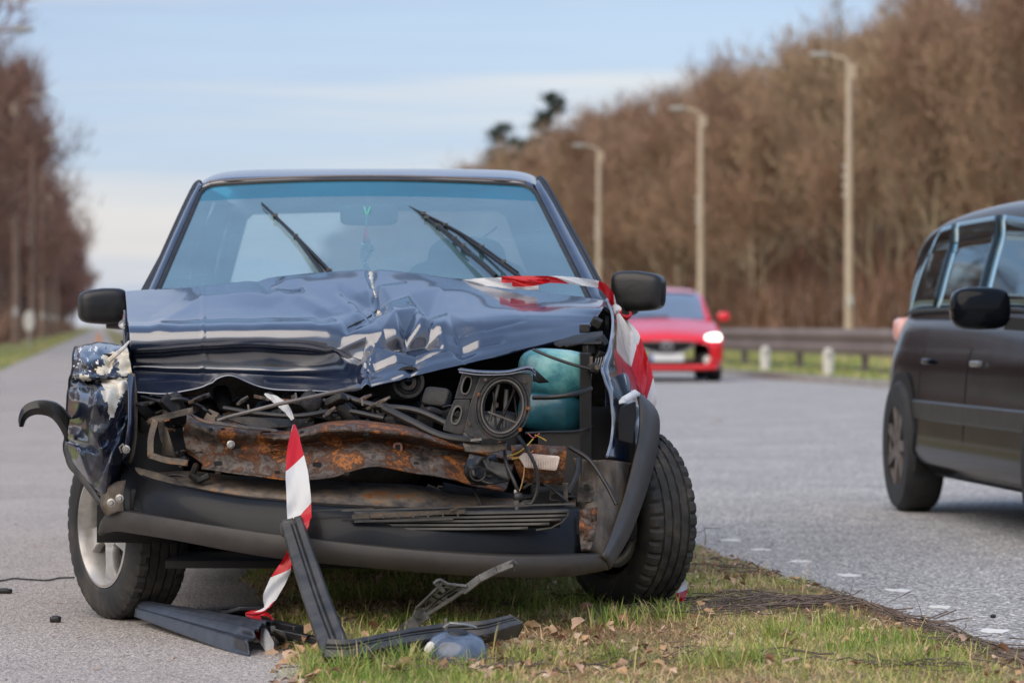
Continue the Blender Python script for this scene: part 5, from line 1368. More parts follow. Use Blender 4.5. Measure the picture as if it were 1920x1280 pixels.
for cols, h_ in ((((0.75, 0.50, 0.04)), [(950, 855, 9.42), (968, 850, 9.40), (985, 838, 9.40), (1000, 822, 9.44)]), ((0.70, 0.22, 0.04), [(955, 858, 9.42), (975, 856, 9.40), (992, 850, 9.40), (1005, 842, 9.42)]), ((0.72, 0.45, 0.05), [(1003, 815, 9.44), (1018, 822, 9.42), (1024, 826, 9.42)]),
               ((0.6, 0.12, 0.08), [(990, 812, 9.44), (1000, 820, 9.42), (1012, 812, 9.42)]), ((0.55, 0.30, 0.10), [(984, 860, 9.40), (982, 890, 9.38), (976, 915, 9.37), (970, 925, 9.36)]), ((0.75, 0.6, 0.1), [(960, 860, 9.41), (980, 858, 9.39), (985, 866, 9.4)]),
               ((0.5, 0.3, 0.12), [(975, 940, 9.36), (986, 948, 9.35), (1000, 940, 9.35)])):
    mb = MB(); mb.tube(smooth_line(PL(*h_), 14), .0016, 5); mb.build('wire', pm('wire_sheath', [tuple(cols)], rough=.4), car)
mb = MB(); mb.rbox(P(972, 932, 9.34), (.014, .012, .014), e=3, n=12); plug = mb.build('bulb_socket', M_hose, car)
mb = MB(); mb.tube(PL((968, 938, 9.33), (969, 950, 9.33), (970, 962, 9.33)), [.008, .006, .0035], 8); mb.build('bulb', M_steel, plug)
mb = MB(); mb.rbox(P(968, 922, 9.34), (.008, .006, .008), e=2.5, n=8); mb.build('bulb', M_steel, plug)

# washer bottle, teal
M_teal = pm('teal_plastic_tank', [(0.34, (0.03, 0.035, 0.03)), (0.42, (0.03, 0.12, 0.14)), (0.50, (0.05, 0.20, 0.23)), (0.60, (0.14, 0.36, 0.36)), (0.72, (0.30, 0.50, 0.46))], 7, rough=.25, bmp=.2, bscale=12, bdist=.01)
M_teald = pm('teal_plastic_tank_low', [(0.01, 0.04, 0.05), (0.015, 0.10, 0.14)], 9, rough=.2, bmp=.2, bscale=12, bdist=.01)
mb = MB(); mb.rbox(P(1040, 700, 9.92), (.108, .09, .072), Euler((0, R(4), 0)).to_matrix(), e=3.2, n=28); tank = mb.build('washer_tank', M_teal, car)
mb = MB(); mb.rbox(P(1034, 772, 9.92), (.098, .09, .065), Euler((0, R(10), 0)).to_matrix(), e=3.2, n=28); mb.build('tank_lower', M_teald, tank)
# slam panel lip and hinge clump beside it
mb = MB(); mb.rbox(P(1112, 690, 9.66), (.018, .02, .016), e=3, n=12); hc = mb.build('catch_bracket', M_dark, car)
mb = MB(); mb.tube(PL((1108, 682, 9.62), (1109, 668, 9.62)), .005, 6); mb.lathe([(0, -.01), (.008, -.01), (.008, .01), (0, .01)], P(1120, 688, 9.62), (0, 1, 0), 8); mb.build('catch_bolt', M_ruststeel, hc)
rough_beam([[(1040, 640, 10.2), (1080, 628, 10.2), (1130, 622, 10.1)], [(1040, 648, 10.1), (1080, 636, 10.1), (1130, 632, 10.0)], [(1060, 656, 10.1), (1090, 646, 10.0), (1128, 645, 9.95)]], 20, 8, .012, 18, M_dark, 'slam_panel')
for k, (x, y) in enumerate(((1096, 616), (1118, 604), (1128, 640), (1104, 655), (1126, 668))):
    mb = MB(); mb.box(P(x, y, 10.0), (.03, .03, .025), Euler((.3 * k, .5 * k, 0)).to_matrix()); mb.build('hinge_bracket', M_dark, car, bevel=.003)
mb = MB()
for k in range(4): mb.bar(P(1118 + k * 5, 672 - k, 9.75), P(1114 + k * 5, 690 - k, 9.72), .003, .004)
mb.build('spring_clip', M_rod, hc, smooth=False)

# headlamp carrier: slotted plate and round housing
def oval(cx_, cy_, rx, ry, D, n=24, tilt=0.0, sq=1.0):
    out = []
    for i in range(n):
        a = math.tau * i / n; x = rx * math.copysign(abs(math.cos(a)) ** sq, math.cos(a)); y = ry * math.copysign(abs(math.sin(a)) ** sq, math.sin(a))
        out.append(P(cx_ + x * math.cos(tilt) - y * math.sin(tilt), cy_ + x * math.sin(tilt) + y * math.cos(tilt), D))
    return out
M_carrier = pm('scuffed_black_carrier', [(0.016, 0.016, 0.018), (0.04, 0.039, 0.04), (0.075, 0.055, 0.045)], 22, rough=.4, bmp=.4, bscale=60, bdist=.003, rvar=.12)
def loop_between(corners, n):   # resample a closed polygon to n points, starting at angle 0 side
    pts = []; c = [Vector(p) for p in corners]; m = len(c); L = [(c[(i + 1) % m] - c[i]).length for i in range(m)]; T = sum(L)
    for k in range(n):
        s_ = T * k / n; i = 0
        while s_ > L[i]: s_ -= L[i]; i += 1
        pts.append(c[i] + (c[(i + 1) % m] - c[i]) * (s_ / L[i]))
    return pts
head = empty('x', (0, 0, 0)); bpy.data.objects.remove(head)
# plate in two cells, each with a slot
for (cor, o4) in (([(884, 748), (852, 748), (868, 694), (906, 697)], (875, 722, 8, 17)), ([(868, 816), (828, 806), (852, 749), (884, 749)], (856, 778, 8, 17))):
    n = 24; D = 9.34
    oc = [P(x, y, D) for x, y in cor]; ctr = P(o4[0], o4[1], D)
    ov = oval(*o4, D, n, tilt=.28, sq=.8)
    # outer points found along the same angles as the slot
    outer = []
    for q in ov:
        d = (q - ctr).normalized(); best = None
        for i in range(4):
            a, b = oc[i], oc[(i + 1) % 4]; e_ = b - a; den = d.x * e_.z - d.z * e_.x
            if abs(den) < 1e-9: continue
            w_ = a - ctr; t = (w_.x * e_.z - w_.z * e_.x) / den; u_ = (w_.x * d.z - w_.z * d.x) / den
            if t > 0 and -1e-6 <= u_ <= 1 + 1e-6 and (best is None or t < best): best = t
        outer.append(ctr + d * best)
    mb = MB(); mb.plate(outer, ov, (0, .012, 0)); pl_ = mb.build('slotted_plate', M_carrier, car, smooth=False, bevel=.0015)
    mb = MB(); mb.tube(oval(*o4, D - .003, 24, tilt=.28, sq=.8), .0028, 6, closed=True); mb.build('slot_rim', M_rod, pl_)
cor = [(998, 722), (990, 770), (968, 820), (905, 824), (868, 816), (884, 748), (904, 697), (1000, 700)]
D = 9.30; ctr = P(942, 762, D); oc = [P(x, y, D) for x, y in cor]; ov = oval(942, 762, 39, 50, D, 40, tilt=.18); outer = []
for q in ov:
    d = (q - ctr).normalized(); best = None
    for i in range(len(oc)):
        a, b = oc[i], oc[(i + 1) % len(oc)]; e_ = b - a; den = d.x * e_.z - d.z * e_.x
        if abs(den) < 1e-9: continue
        w_ = a - ctr; t = (w_.x * e_.z - w_.z * e_.x) / den; u_ = (w_.x * d.z - w_.z * d.x) / den
        if t > 0 and -1e-6 <= u_ <= 1 + 1e-6 and (best is None or t < best): best = t
    outer.append(ctr + d * best)
mb = MB(); mb.plate(outer, ov, (0, .02, 0)); hp = mb.build('headlamp_carrier', M_carrier, car, smooth=False, bevel=.002)
for (rx, ry, dD, r_, m_) in ((44, 56, -.006, .0035, M_carrier), (39, 50, -.004, .003, M_rod), (36, 47, .03, .004, M_carrier), (50, 62, -.002, .003, M_carrier)):
    mb = MB(); mb.tube(oval(942, 762, rx, ry, D + dD, 40, tilt=.18), r_, 6, closed=True); mb.build('housing_ring', m_, hp)
mb = MB(); mb.grid([oval(942, 762, 39, 50, D + .005, 40, tilt=.18), oval(942, 762, 35, 46, D + .07, 40, tilt=.18)], closeu=True); mb.build('housing_barrel', M_carrier, hp)
for a, b, r_ in (((918, 790, D + .03), (935, 720, D + .03), .005), ((915, 772, D + .01), (975, 795, D + .01), .003), ((930, 810, D + .04), (965, 730, D + .04), .004), ((950, 730, D + .05), (945, 800, D + .05), .006), ((962, 720, D + .05), (970, 790, D + .05), .003), ((925, 735, D + .02), (930, 800, D + .02), .003)):
    mb = MB(); mb.tube(PL(a, b), r_, 6); mb.build('adjuster_strut', rb.choice((M_rod, M_hose, M_dark)), hp)
mb = MB(); mb.grid(surf([PL((858, 693, 9.30), (900, 698, 9.29), (950, 698, 9.29), (990, 690, 9.30), (1004, 700, 9.31)), PL((864, 690, 9.36), (900, 694, 9.36), (950, 694, 9.36), (990, 686, 9.36), (1006, 694, 9.36)), PL((860, 698, 9.285), (900, 703, 9.28), (950, 702, 9.28), (990, 696, 9.29), (1004, 706, 9.30))][::1], 24, 8)); mb.build('top_lip', paint('blue_grey_lip', (0.06, 0.07, 0.10)), hp, solid=.002)
mb = MB(); mb.grid(surf([PL((1000, 690, 9.32), (1030, 716, 9.42)), PL((1000, 715, 9.31), (1012, 718, 9.40))], 8, 4)); mb.build('bent_tab', M_void, hp, solid=.002)
mb = MB(); mb.bar(P(882, 825, 9.27), P(903, 823, 9.27), .01, .006); mb.build('clip', M_steel, hp, smooth=False)
for x, y in ((898, 740), (910, 712), (984, 716), (880, 795), (990, 765), (893, 822), (975, 805)):
    mb = MB(); mb.lathe([(0, -.006), (.005, -.005), (.006, 0)], P(x, y, 9.29), (0, 1, 0), 8); mb.build('rivet', M_rust, hp)
rough_beam([[(868, 830, 9.34), (905, 834, 9.32), (950, 828, 9.34)], [(872, 846, 9.33), (905, 850, 9.31), (950, 842, 9.33)]], 24, 5, .01, 30, M_ruststeel, 'carrier_foot', hp)
# dangling broken plastic under the carrier
rough_beam([[(880, 850, 9.42), (905, 855, 9.40), (930, 850, 9.42)], [(870, 885, 9.40), (895, 888, 9.38), (940, 875, 9.40)], [(885, 910, 9.40), (925, 905, 9.38), (955, 900, 9.40)]], 20, 16, .03, 14, M_black, 'broken_plastic')
rough_beam([[(905, 862, 9.40), (950, 870, 9.37)], [(912, 880, 9.39), (955, 902, 9.36)]], 10, 6, .01, 20, M_trim_dirty, 'broken_plastic')
mb = MB(); mb.tube(oval(896, 888, 14, 13, 9.36, 18), .003, 5, closed=True); mb.build('spring', M_dark, car)
# indicator lamp in its rusted tray
rough_beam([[(958, 836, 9.46), (1000, 834, 9.44), (1060, 838, 9.46)], [(960, 846, 9.42), (1000, 846, 9.41), (1062, 848, 9.42)], [(968, 880, 9.42), (1010, 884, 9.41), (1058, 888, 9.42)], [(980, 905, 9.42), (1015, 905, 9.42), (1055, 908, 9.43)]], 40, 24, .008, 25, M_rust, 'indicator_tray')
M_lens = pm('dirty_clear_lens', [(0.42, 0.26, 0.18), (0.72, 0.62, 0.54), (0.62, 0.42, 0.30)], 14, rough=.3, stretch=(1, 1, 3))
mb = MB(); mb.prism(PL((972, 857, 9.39), (982, 849, 9.385), (1048, 855, 9.38), (1050, 858, 9.38), (1044, 880, 9.38), (1040, 882, 9.38), (985, 877, 9.385)), (0, .02, 0)); il = mb.build('indicator_lens', M_lens, car, smooth=False, bevel=.003)
for k in range(13):
    x = 984 + k * 4.6; mb = MB(); mb.bar(P(x, 854 + k * .3, 9.377), P(x + .5, 875 + k * .3, 9.377), .0022, .003); mb.build('lens_rib', M_lens, il, smooth=False)
rough_beam([[(1030, 905, 9.5), (1065, 905, 9.52)], [(1030, 938, 9.5), (1065, 938, 9.5)]], 8, 8, .01, 20, M_dirt, 'rear_bracket')
rough_beam([[(830, 905, 9.62), (960, 925, 9.6), (1080, 925, 9.6)], [(830, 925, 9.55), (960, 935, 9.54), (1080, 932, 9.55)]], 40, 6, .015, 15, M_dark, 'lower_brace')

# ---- wheels -------------------------------------------------------------------------------
def wheel(c, axis, name, rad=.262, w=.165, rim=.168, lean=0.0, alloy=True, parent=car):
    """axis points to the outer face"""
    ax = Vector(axis).normalized(); h = w / 2
    prof = [(rim - .004, h * .80), (rim + .004, h * .96), (rim + .012, h * 1.03), (rim + .035, h * 1.05), (rad - .035, h * 1.03), (rad - .014, h * .95), (rad - .004, h * .86), (rad, h * .70)]
    for gx in (.52, .17, -.17, -.52):
        prof += [(rad, h * (gx + .045)), (rad - .007, h * (gx + .035)), (rad - .007, h * (gx - .035)), (rad, h * (gx - .045))]
    prof += [(rad, -h * .70), (rad - .004, -h * .86), (rad - .014, -h * .98), (rad - .035, -h * 1.07), (rim + .045, -h * 1.10), (rim + .01, -h), (rim - .004, -h * .8)]
    tread = set(range(5, 26))
    def mod(q, k):
        if q in (5, 6, 7, 24, 25, 26) and k % 4 == 0: return -.008
        if q in (8, 11, 12, 15, 16, 19, 20, 23) and (k + q) % 6 == 0: return -.005
        return 0
    mb = MB(); mb.lathe(prof, c, ax, 168, mod=mod); ty = mb.build('tyre', M_rubber, parent, sharp=28)
    ty2 = ty
    p2 = [(rim, h * .90), (rim + .002, h * .98), (rim - .006, h * 1.0), (rim - .012, h * .86), (rim - .020, h * .55), (rim - .026, -h * .6), (rim - .05, -h * .75)]
    mb = MB(); mb.lathe(p2, c, ax, 64)
    x = ax.orthogonal().normalized(); y = ax.cross(x)
    ho = h * .50
    for k in range(5):
        a = math.tau * k / 5 + .35; d = x * math.cos(a) + y * math.sin(a); t = ax.cross(d)
        rows_ = []
        for r, ww, dep in ((.03, .030, ho + .012), (.07, .026, ho + .014), (.105, .027, ho + .012), (rim - .018, .042, h * .62)):
            rows_.append([c + d * r - t * ww + ax * (dep - .020), c + d * r - t * ww * .82 + ax * dep, c + d * r + t * ww * .82 + ax * dep, c + d * r + t * ww + ax * (dep - .020)])
        mb.grid(rows_)
    mb.lathe([(0, ho + .026), (.022, ho + .026), (.028, ho + .018), (.052, ho + .014), (.056, ho - .02)], c, ax, 24)
    rm = mb.build('rim', M_alloy, parent, sharp=30, solid=.003, off=-1)
    for k in range(4):
        a = math.tau * k / 4; q = c + (x * math.cos(a) + y * math.sin(a)) * .042
        mb = MB(); mb.lathe([(.0065, ho + .005), (.0065, ho + .022), (0, ho + .022)], q, ax, 6); mb.build('wheel_nut', M_ruststeel, rm, smooth=False)
    mb = MB(); mb.lathe([(0, -h * .2), (.12, -h * .2), (.12, -h * .3)], c, ax, 24); mb.build('brake_disc', M_dark, rm)
th = R(31)
for cpx, cD, zc, sgn in ((238, 9.93, .262, -1), (1177, 10.06, .285, 1)):
    c = Vector(((cpx - CX) / F * cD, cD, zc))
    axv = Vector((sgn * math.cos(th), sgn * math.sin(th) * (1), 0)) if False else Vector((sgn * math.cos(th), math.sin(th) * sgn, 0))
    wheel(c, axv + Vector((0, 0, .02 * sgn)), 'wheel')
for x, s in ((-1.13, -1), (.22, 1)): wheel(Vector((x, 12.95 + .3, .262)), (s, 0, 0), 'wheel')
mb = MB(); mb.grid([[Vector((XR + .01 + .02, 10.06 + .34 * math.cos(a), .27 + .34 * math.sin(a))), Vector((XR - .25, 10.06 + .34 * math.cos(a), .27 + .34 * math.sin(a)))] for a in lin(-.1, math.pi + .1, 18)]); mb.build('wheel_arch_liner', M_void, car, solid=.004)
mb = MB(); mb.grid([[Vector((XL + .06, 10.0 + .34 * math.cos(a), .27 + .34 * math.sin(a))), Vector((XL + .30, 10.0 + .34 * math.cos(a), .27 + .34 * math.sin(a)))] for a in lin(-.1, math.pi + .1, 18)]); mb.build('wheel_arch_liner', M_void, car, solid=.004)
# wing behind the arch on both sides so that the flanks close
for s, xo in ((-1, XL), (1, XR)):
    mb = MB(); mb.grid([[Vector((xo + s * .01, D, z)) for D in lin(10.42 if z < .62 else (10.55 if z < .76 else 10.98), 11.08, 6)] for z in (.22, .35, .50, .60, .70, .78, .90)]); mb.build('wing_flank', M_paint_dark, car, solid=.01)
mb = MB(); mb.box((CARX - .1, 9.95, .24), (1.0, .10, .07)); mb.box((CARX, 10.06, .27), (1.3, .04, .04)); mb.build('axle_beam', M_void, car, bevel=.01)
# ================================================================== BARRIER TAPE
M_tape, _nt, _b = newmat('barrier_tape')
_uv = _nt.nodes.new('ShaderNodeUVMap'); _uv.uv_map = 'tape'
_sx = _nt.nodes.new('ShaderNodeSeparateXYZ'); _nt.links.new(_uv.outputs['UV'], _sx.inputs[0])
_ad = _nt.nodes.new('ShaderNodeMath'); _ad.operation = 'MULTIPLY_ADD'; _ad.inputs[1].default_value = 0.55
_nt.links.new(_sx.outputs['Y'], _ad.inputs[0]); _nt.links.new(_sx.outputs['X'], _ad.inputs[2])
_pp = _nt.nodes.new('ShaderNodeMath'); _pp.operation = 'PINGPONG'; _pp.inputs[1].default_value = 1.0
_nt.links.new(_ad.outputs[0], _pp.inputs[0])
_gt = _nt.nodes.new('ShaderNodeMath'); _gt.operation = 'GREATER_THAN'; _gt.inputs[1].default_value = 0.5; _nt.links.new(_pp.outputs[0], _gt.inputs[0])
_mx = _nt.nodes.new('ShaderNodeMix'); _mx.data_type = 'RGBA'; _mx.inputs['A'].default_value = (0.62, 0.010, 0.018, 1); _mx.inputs['B'].default_value = (0.78, 0.78, 0.77, 1)
_nt.links.new(_gt.outputs[0], _mx.inputs['Factor']); _nt.links.new(_mx.outputs['Result'], _b.inputs['Base Color'])
_b.inputs['Roughness'].default_value = .32
_tr = _nt.nodes.new('ShaderNodeBsdfTranslucent'); _nt.links.new(_mx.outputs['Result'], _tr.inputs['Color'])
_ms = _nt.nodes.new('ShaderNodeMixShader'); _ms.inputs['Fac'].default_value = .3
_nt.links.new(_b.outputs[0], _ms.inputs[1]); _nt.links.new(_tr.outputs[0], _ms.inputs[2]); _nt.links.new(_ms.outputs[0], _nt.nodes['Material Output'].inputs['Surface'])
_n = nz(_nt, 35, 3, .5); bump(_nt, _b, _n.outputs['Fac'], .35, .004)

def ribbon(mb, pts, phase, n=40, curl=.006, wav=1.0, seed=0):
    """pts: (px, py, D, width px); phase: stripe position per point (integer spans: red below .5 of ping-pong)"""
    v = [P(a, b, d) for a, b, d, w in pts]; c = smooth_line(v, n)
    W = smooth_line([Vector((w, 0, 0)) for *_, w in pts], n, lin=True); PH = smooth_line([Vector((p_, 0, 0)) for p_ in phase], n, lin=True)
    b0 = len(mb.v); k = 7; g = []
    for i, p in enumerate(c):
        d = c[min(i + 1, n - 1)] - c[max(i - 1, 0)]; s_ = Vector((-d.z, 0, d.x)).normalized() if abs(d.x) + abs(d.z) > 1e-6 else Vector((1, 0, 0))
        w = W[i].x * p.y / F; row = []
        for q in range(k):
            t = q / (k - 1) - .5
            o = curl * math.sin(t * 5 + i * .35 * wav + seed) + curl * .6 * math.sin(t * 11 + i * .7)
            row.append(p + s_ * (w * t) + Vector((0, o, 0)))
            mb.uv[b0 + i * k + q] = (PH[i].x, t)
        g.append(row)
    mb.grid(g)
    return mb
tape = empty('barrier_tape', P(1160, 600, 10.9), 'red and white tape tied at the right mirror, trailing over bonnet corner and wing', 'barrier tape')
mb = MB(); ribbon(mb, [(862, 527, 10.78, 3), (905, 528, 10.74, 14), (960, 531, 10.72, 22), (1010, 533, 10.70, 22)], [1.0, 1.0, 1.0, 1.45], seed=1)
ribbon(mb, [(940, 524, 10.70, 12), (985, 524, 10.66, 14), (1040, 524, 10.66, 13), (1080, 527, 10.68, 14), (1122, 533, 10.72, 13)], [1.75, 2.0, 2.3, 2.95, 3.1], seed=2)
ribbon(mb, [(960, 532, 10.68, 14), (1000, 530, 10.65, 12), (1030, 526, 10.66, 8)], [1.7, 1.9, 2.3], seed=3)
mb.build('tape_over_bonnet', M_tape, tape, sharp=0)
mb = MB(); ribbon(mb, [(1108, 531, 10.72, 12), (1128, 536, 10.74, 14), (1143, 552, 10.78, 15), (1152, 574, 10.82, 9)], [3.55, 4.0, 4.2, 4.45], seed=4); mb.build('tape_to_mirror', M_tape, tape, sharp=0)
mb = MB(); ribbon(mb, [(1150, 572, 10.80, 10), (1158, 580, 10.76, 16), (1160, 590, 10.76, 10), (1172, 596, 10.75, 12), (1183, 590, 10.76, 5), (1181, 584, 10.78, 3)], [1, 1.2, 1.6, 2.0, 2.2, 2.3], n=24, curl=.012, seed=5); mb.build('tape_knot', M_tape, tape, sharp=0)
mb = MB(); ribbon(mb, [(1158, 588, 10.72, 8), (1172, 622, 10.66, 24), (1184, 655, 10.60, 27), (1195, 690, 10.52, 26), (1203, 716, 10.44, 20), (1206, 737, 10.36, 6)], [.9, 1.0, 1.3, 1.8, 2.0, 2.1], curl=.010, seed=6)
ribbon(mb, [(1166, 595, 10.78, 8), (1188, 628, 10.74, 20), (1199, 665, 10.68, 26), (1210, 700, 10.62, 26), (1219, 740, 10.55, 24), (1224, 768, 10.5, 14)], [.9, 1.1, 1.8, 2.1, 2.6, 3.0], curl=.010, seed=8)
mb.build('tape_down_wing', M_tape, tape, sharp=0)
hang = empty('barrier_tape', P(556, 800, 9.3), 'red and white tape strip hanging down from the rusty beam to the ground', 'barrier tape')
mb = MB(); ribbon(mb, [(551, 795, 9.40, 4), (552, 815, 9.33, 16), (553, 850, 9.26, 32), (557, 890, 9.20, 43), (560, 930, 9.165, 46), (561, 958, 9.15, 46), (562, 975, 9.13, 46), (566, 988, 9.11, 30), (571, 1003, 9.10, 6)], [-.3, -.2, .1, 1.0, 1.1, 1.4, 1.6, 2.0, 2.2], curl=.005, wav=.3); mb.build('hanging_strip', M_tape, hang, sharp=0)
mb = MB(); ribbon(mb, [(560, 1002, 9.13, 10), (540, 1050, 9.12, 18), (532, 1068, 9.12, 26), (520, 1090, 9.10, 30), (506, 1118, 9.06, 26), (498, 1140, 9.04, 7), (480, 1150, 9.05, 10), (462, 1152, 9.1, 8)], [-.1, .1, .4, .8, 1.2, 1.4, 1.7, 2.1], curl=.006); mb.build('lower_strip', M_tape, hang, sharp=0)
mb = MB(); ribbon(mb, [(460, 1150, 9.16, 6), (474, 1158, 9.10, 30), (484, 1176, 9.02, 26), (496, 1196, 8.95, 24), (506, 1212, 8.90, 22), (512, 1222, 8.86, 8)], [1.7, 2.0, 2.3, 2.8, 3.2, 3.3], curl=.010, seed=3)
ribbon(mb, [(478, 1148, 9.10, 12), (500, 1150, 9.08, 8), (512, 1162, 9.06, 4)], [2.0, 2.1, 2.3], n=14); mb.build('tape_tail', M_tape, hang, sharp=0)
mb = MB(); ribbon(mb, [(496, 738, 9.52, 4), (515, 748, 9.48, 14), (535, 764, 9.45, 16), (549, 786, 9.42, 6)], [1, 1, 1, 1], curl=.006); mb.build('folded_strip_end', M_tape, hang, sharp=0)
scrap = empty('tape_scrap', G(1283, 1120), 'small red and white tape scrap on the grass by the right front tyre', 'barrier tape')
mb = MB(); ribbon(mb, [(1284, 1086, 10.1, 3), (1283, 1100, 10.08, 12), (1277, 1118, 10.02, 20), (1281, 1126, 10.0, 12)], [.9, 1.2, 1.9, 2.3], n=16, curl=.008); mb.build('tape_piece', M_tape, scrap, sharp=0)
s2 = empty('tape_scrap', P(230, 605, 11.0), 'tiny red and white tape knot under the left wing mirror', 'barrier tape')
mb = MB(); ribbon(mb, [(232, 590, 11.05, 4), (234, 600, 11.0, 8), (228, 609, 10.98, 14), (234, 616, 10.98, 5)], [.5, 1.0, 1.1, 1.2], n=14, curl=.008); mb.build('tape_piece', M_tape, s2, sharp=0)

# ================================================================== DEBRIS
# ribbed dark panel on the path
panel = empty('grille_debris', G(390, 1175), 'dark ribbed plastic panel lying on the path beneath the left side of the bumper', 'car debris')
mb = MB(); g = []
nu_, nv_ = 44, 40
A, B, C_, D_ = G(253, 1150, .03), G(470, 1136, .07), G(528, 1188, .045), G(462, 1222, .012)
for j in range(nv_):
    v = j / (nv_ - 1); row = []
    for i in range(nu_):
        u = i / (nu_ - 1)
        a = A + (D_ - A) * u; b = (A + Vector((.02, .10, .02))) + (B + (C_ - B) * u * .6 - A - Vector((.02, .10, .02))) * min(1, u * 1.05) 
        b = (A + Vector((.02, .10, .02))) * (1 - u) + (C_ * .75 + B * .25) * u
        p = a * (1 - v) + b * v
        rib = .012 * (1 - abs(((v * 4.5) % 1) * 2 - 1)) ** .8 + (.02 * math.sin(math.pi * v)) - (.015 if v < .06 else 0)
        ed = .012 * noise.noise(Vector((v * 14, 0, 0))) if u > .9 else 0
        row.append(p + Vector((ed, ed, rib * (.6 + .6 * u))))
    g.append(row)
mb.grid(g); mb.build('panel', pm('panel_blue_black', [(0.018, 0.021, 0.028), (0.045, 0.05, 0.062)], 14, rough=.38, bmp=.25, bscale=60), panel, solid=.005, sharp=30)
mb = MB(); mb.bar(G(400, 1160, .03), G(470, 1140, .09), .07, .012); mb.bar(G(420, 1150, .04), G(560, 1183, .05), .03, .03); mb.build('cross_brace', M_black, panel, bevel=.003)
# broken piece linking to the right
frag = empty('plastic_fragment', G(540, 1190), 'small torn black plastic piece between the tape end and the leaning trim', 'car debris')
mb = MB()
for a, b, w in (((505, 1182, .03), (545, 1195, .02), .02), ((530, 1186, .05), (620, 1205, .03), .028), ((512, 1178, .06), (530, 1200, .01), .016)):
    mb.bar(G(*a), G(*b), w, .018)
mb.build('fragment', M_black, frag, bevel=.003); 
mb = MB(); mb.grid([[G(508, 1176, .06), G(532, 1184, .07)], [G(520, 1190, .02), G(540, 1200, .03)]]); mb.build('flap', M_trim_dirty, frag, solid=.003)

# bent trim: one arm leaning up on the bumper, the other along the ground
trim = empty('bent_trim', G(640, 1225), 'long dark bent plastic trim, one arm leaning on the bumper and one lying in the grass', 'car debris')
def beam_pts(mb, pts, w, h, up, n=30, groove=True):
    c = smooth_line([Vector(p) for p in pts], n); g = []
    for i, p in enumerate(c):
        d = (c[min(i + 1, n - 1)] - c[max(i - 1, 0)]).normalized(); s_ = d.cross(up).normalized(); u_ = s_.cross(d).normalized()
        ww = w[0] + (w[1] - w[0]) * i / (n - 1); hh = h
        prof = [(-.5, -.5), (-.5, .1), (-.42, .5), (-.18, .5), (-.14, .28), (-.08, .5), (.0, .5), (.03, .3), (.07, .5), (.42, .5), (.5, .2), (.5, -.5)]
        g.append([p + s_ * (a * ww) + u_ * (b * hh) for a, b in prof])
    b0 = len(mb.v); mb.grid(g, closeu=True); k = 12
    mb.f.append(tuple(b0 + q for q in range(k))); mb.m.append(0); mb.f.append(tuple(b0 + (n - 1) * k + q for q in range(k))[::-1]); mb.m.append(0)
M_lean = pm('weathered_black_trim', [(0.018, 0.018, 0.017), (0.045, 0.042, 0.039), (0.075, 0.068, 0.06)], 16, rough=.5, bmp=.35, bscale=120, bdist=.002, rvar=.12)
mb = MB(); beam_pts(mb, [P(549, 984, 9.13), P(570, 1050, 9.0), P(600, 1140, 8.75), P(634, 1230, 8.50)], (.062, .076), .045, Vector((0, -1, .25)))
mb.build('upright_arm', M_lean, trim, sharp=30, bevel=.002)
mb = MB(); mb.rbox(P(545, 990, 9.13), (.030, .026, .026), e=3, n=16); mb.build('rounded_end', M_lean, trim)
mb = MB(); beam_pts(mb, [G(612, 1222, .06), G(660, 1222, .06), G(720, 1210, .065), G(780, 1198, .07), G(850, 1188, .075), G(910, 1184, .08), G(962, 1172, .085)], (.062, .05), .04, Vector((0, -.75, .6)))
mb.build('lying_arm', M_lean, trim, sharp=30, bevel=.002)
mb = MB(); mb.grid(surf([[G(868, 1168, .10), G(920, 1164, .10), G(972, 1156, .09)], [G(872, 1192, .07), G(925, 1192, .07), G(975, 1178, .06)]], 12, 4)); mb.build('split_end', M_lean, trim, solid=.006, sharp=30)

# broken bracket leaning beside it
brk = empty('broken_bracket', G(755, 1190), 'thin broken headlamp bracket sticking up at a slant from the grass', 'car debris')
M_brk = pm('scuffed_grey_black', [(0.03, 0.03, 0.032), (0.09, 0.088, 0.085), (0.16, 0.155, 0.15)], 30, rough=.35, bmp=.3, bscale=90, bdist=.002)
def bp_(x, y): return P(x, y, 9.10 - (1190 - y) * .0010)
for nm, pts, w in (('arm', [(742, 1196), (770, 1172), (800, 1148)], .034), ('arm', [(868, 1108), (900, 1084), (932, 1068), (962, 1056)], .020), ('edge_rail', [(780, 1140), (830, 1092), (846, 1098)], .006), ('edge_rail', [(800, 1152), (850, 1120), (884, 1096)], .010)):
    mb = MB(); c = [bp_(*p) for p in pts]
    for a, b in zip(c, c[1:]): mb.bar(a, b, w, .010, up=Vector((0, -1, .3)))
    mb.build(nm, M_brk, brk, bevel=.0015)
cells = [[(778, 1142), (806, 1116), (820, 1124), (792, 1150)], [(808, 1114), (840, 1096), (856, 1100), (822, 1122)], [(794, 1150), (824, 1124), (836, 1130), (806, 1154)], [(826, 1122), (860, 1102), (876, 1104), (838, 1130)]]
for cpoly in cells:
    cc = sum((bp_(*p) for p in cpoly), Vector((0, 0, 0))) / 4; o4 = [bp_(*p) for p in cpoly]; i4 = [cc + (q - cc) * .55 for q in o4]
    mb = MB(); mb.plate(o4, i4, (0, .010, 0)); mb.build('cell_frame', M_brk, brk, smooth=False, bevel=.001)
mb = MB(); mb.tube([bp_(x, y) + Vector((0, -.004, 0)) for x, y in ((818, 1088), (826, 1086), (840, 1094), (875, 1098))], .004, 6); mb.tube([bp_(x, y) for x, y in ((955, 1056), (962, 1050), (968, 1056), (964, 1068))], .004, 6); mb.build('hook', M_brk, brk)
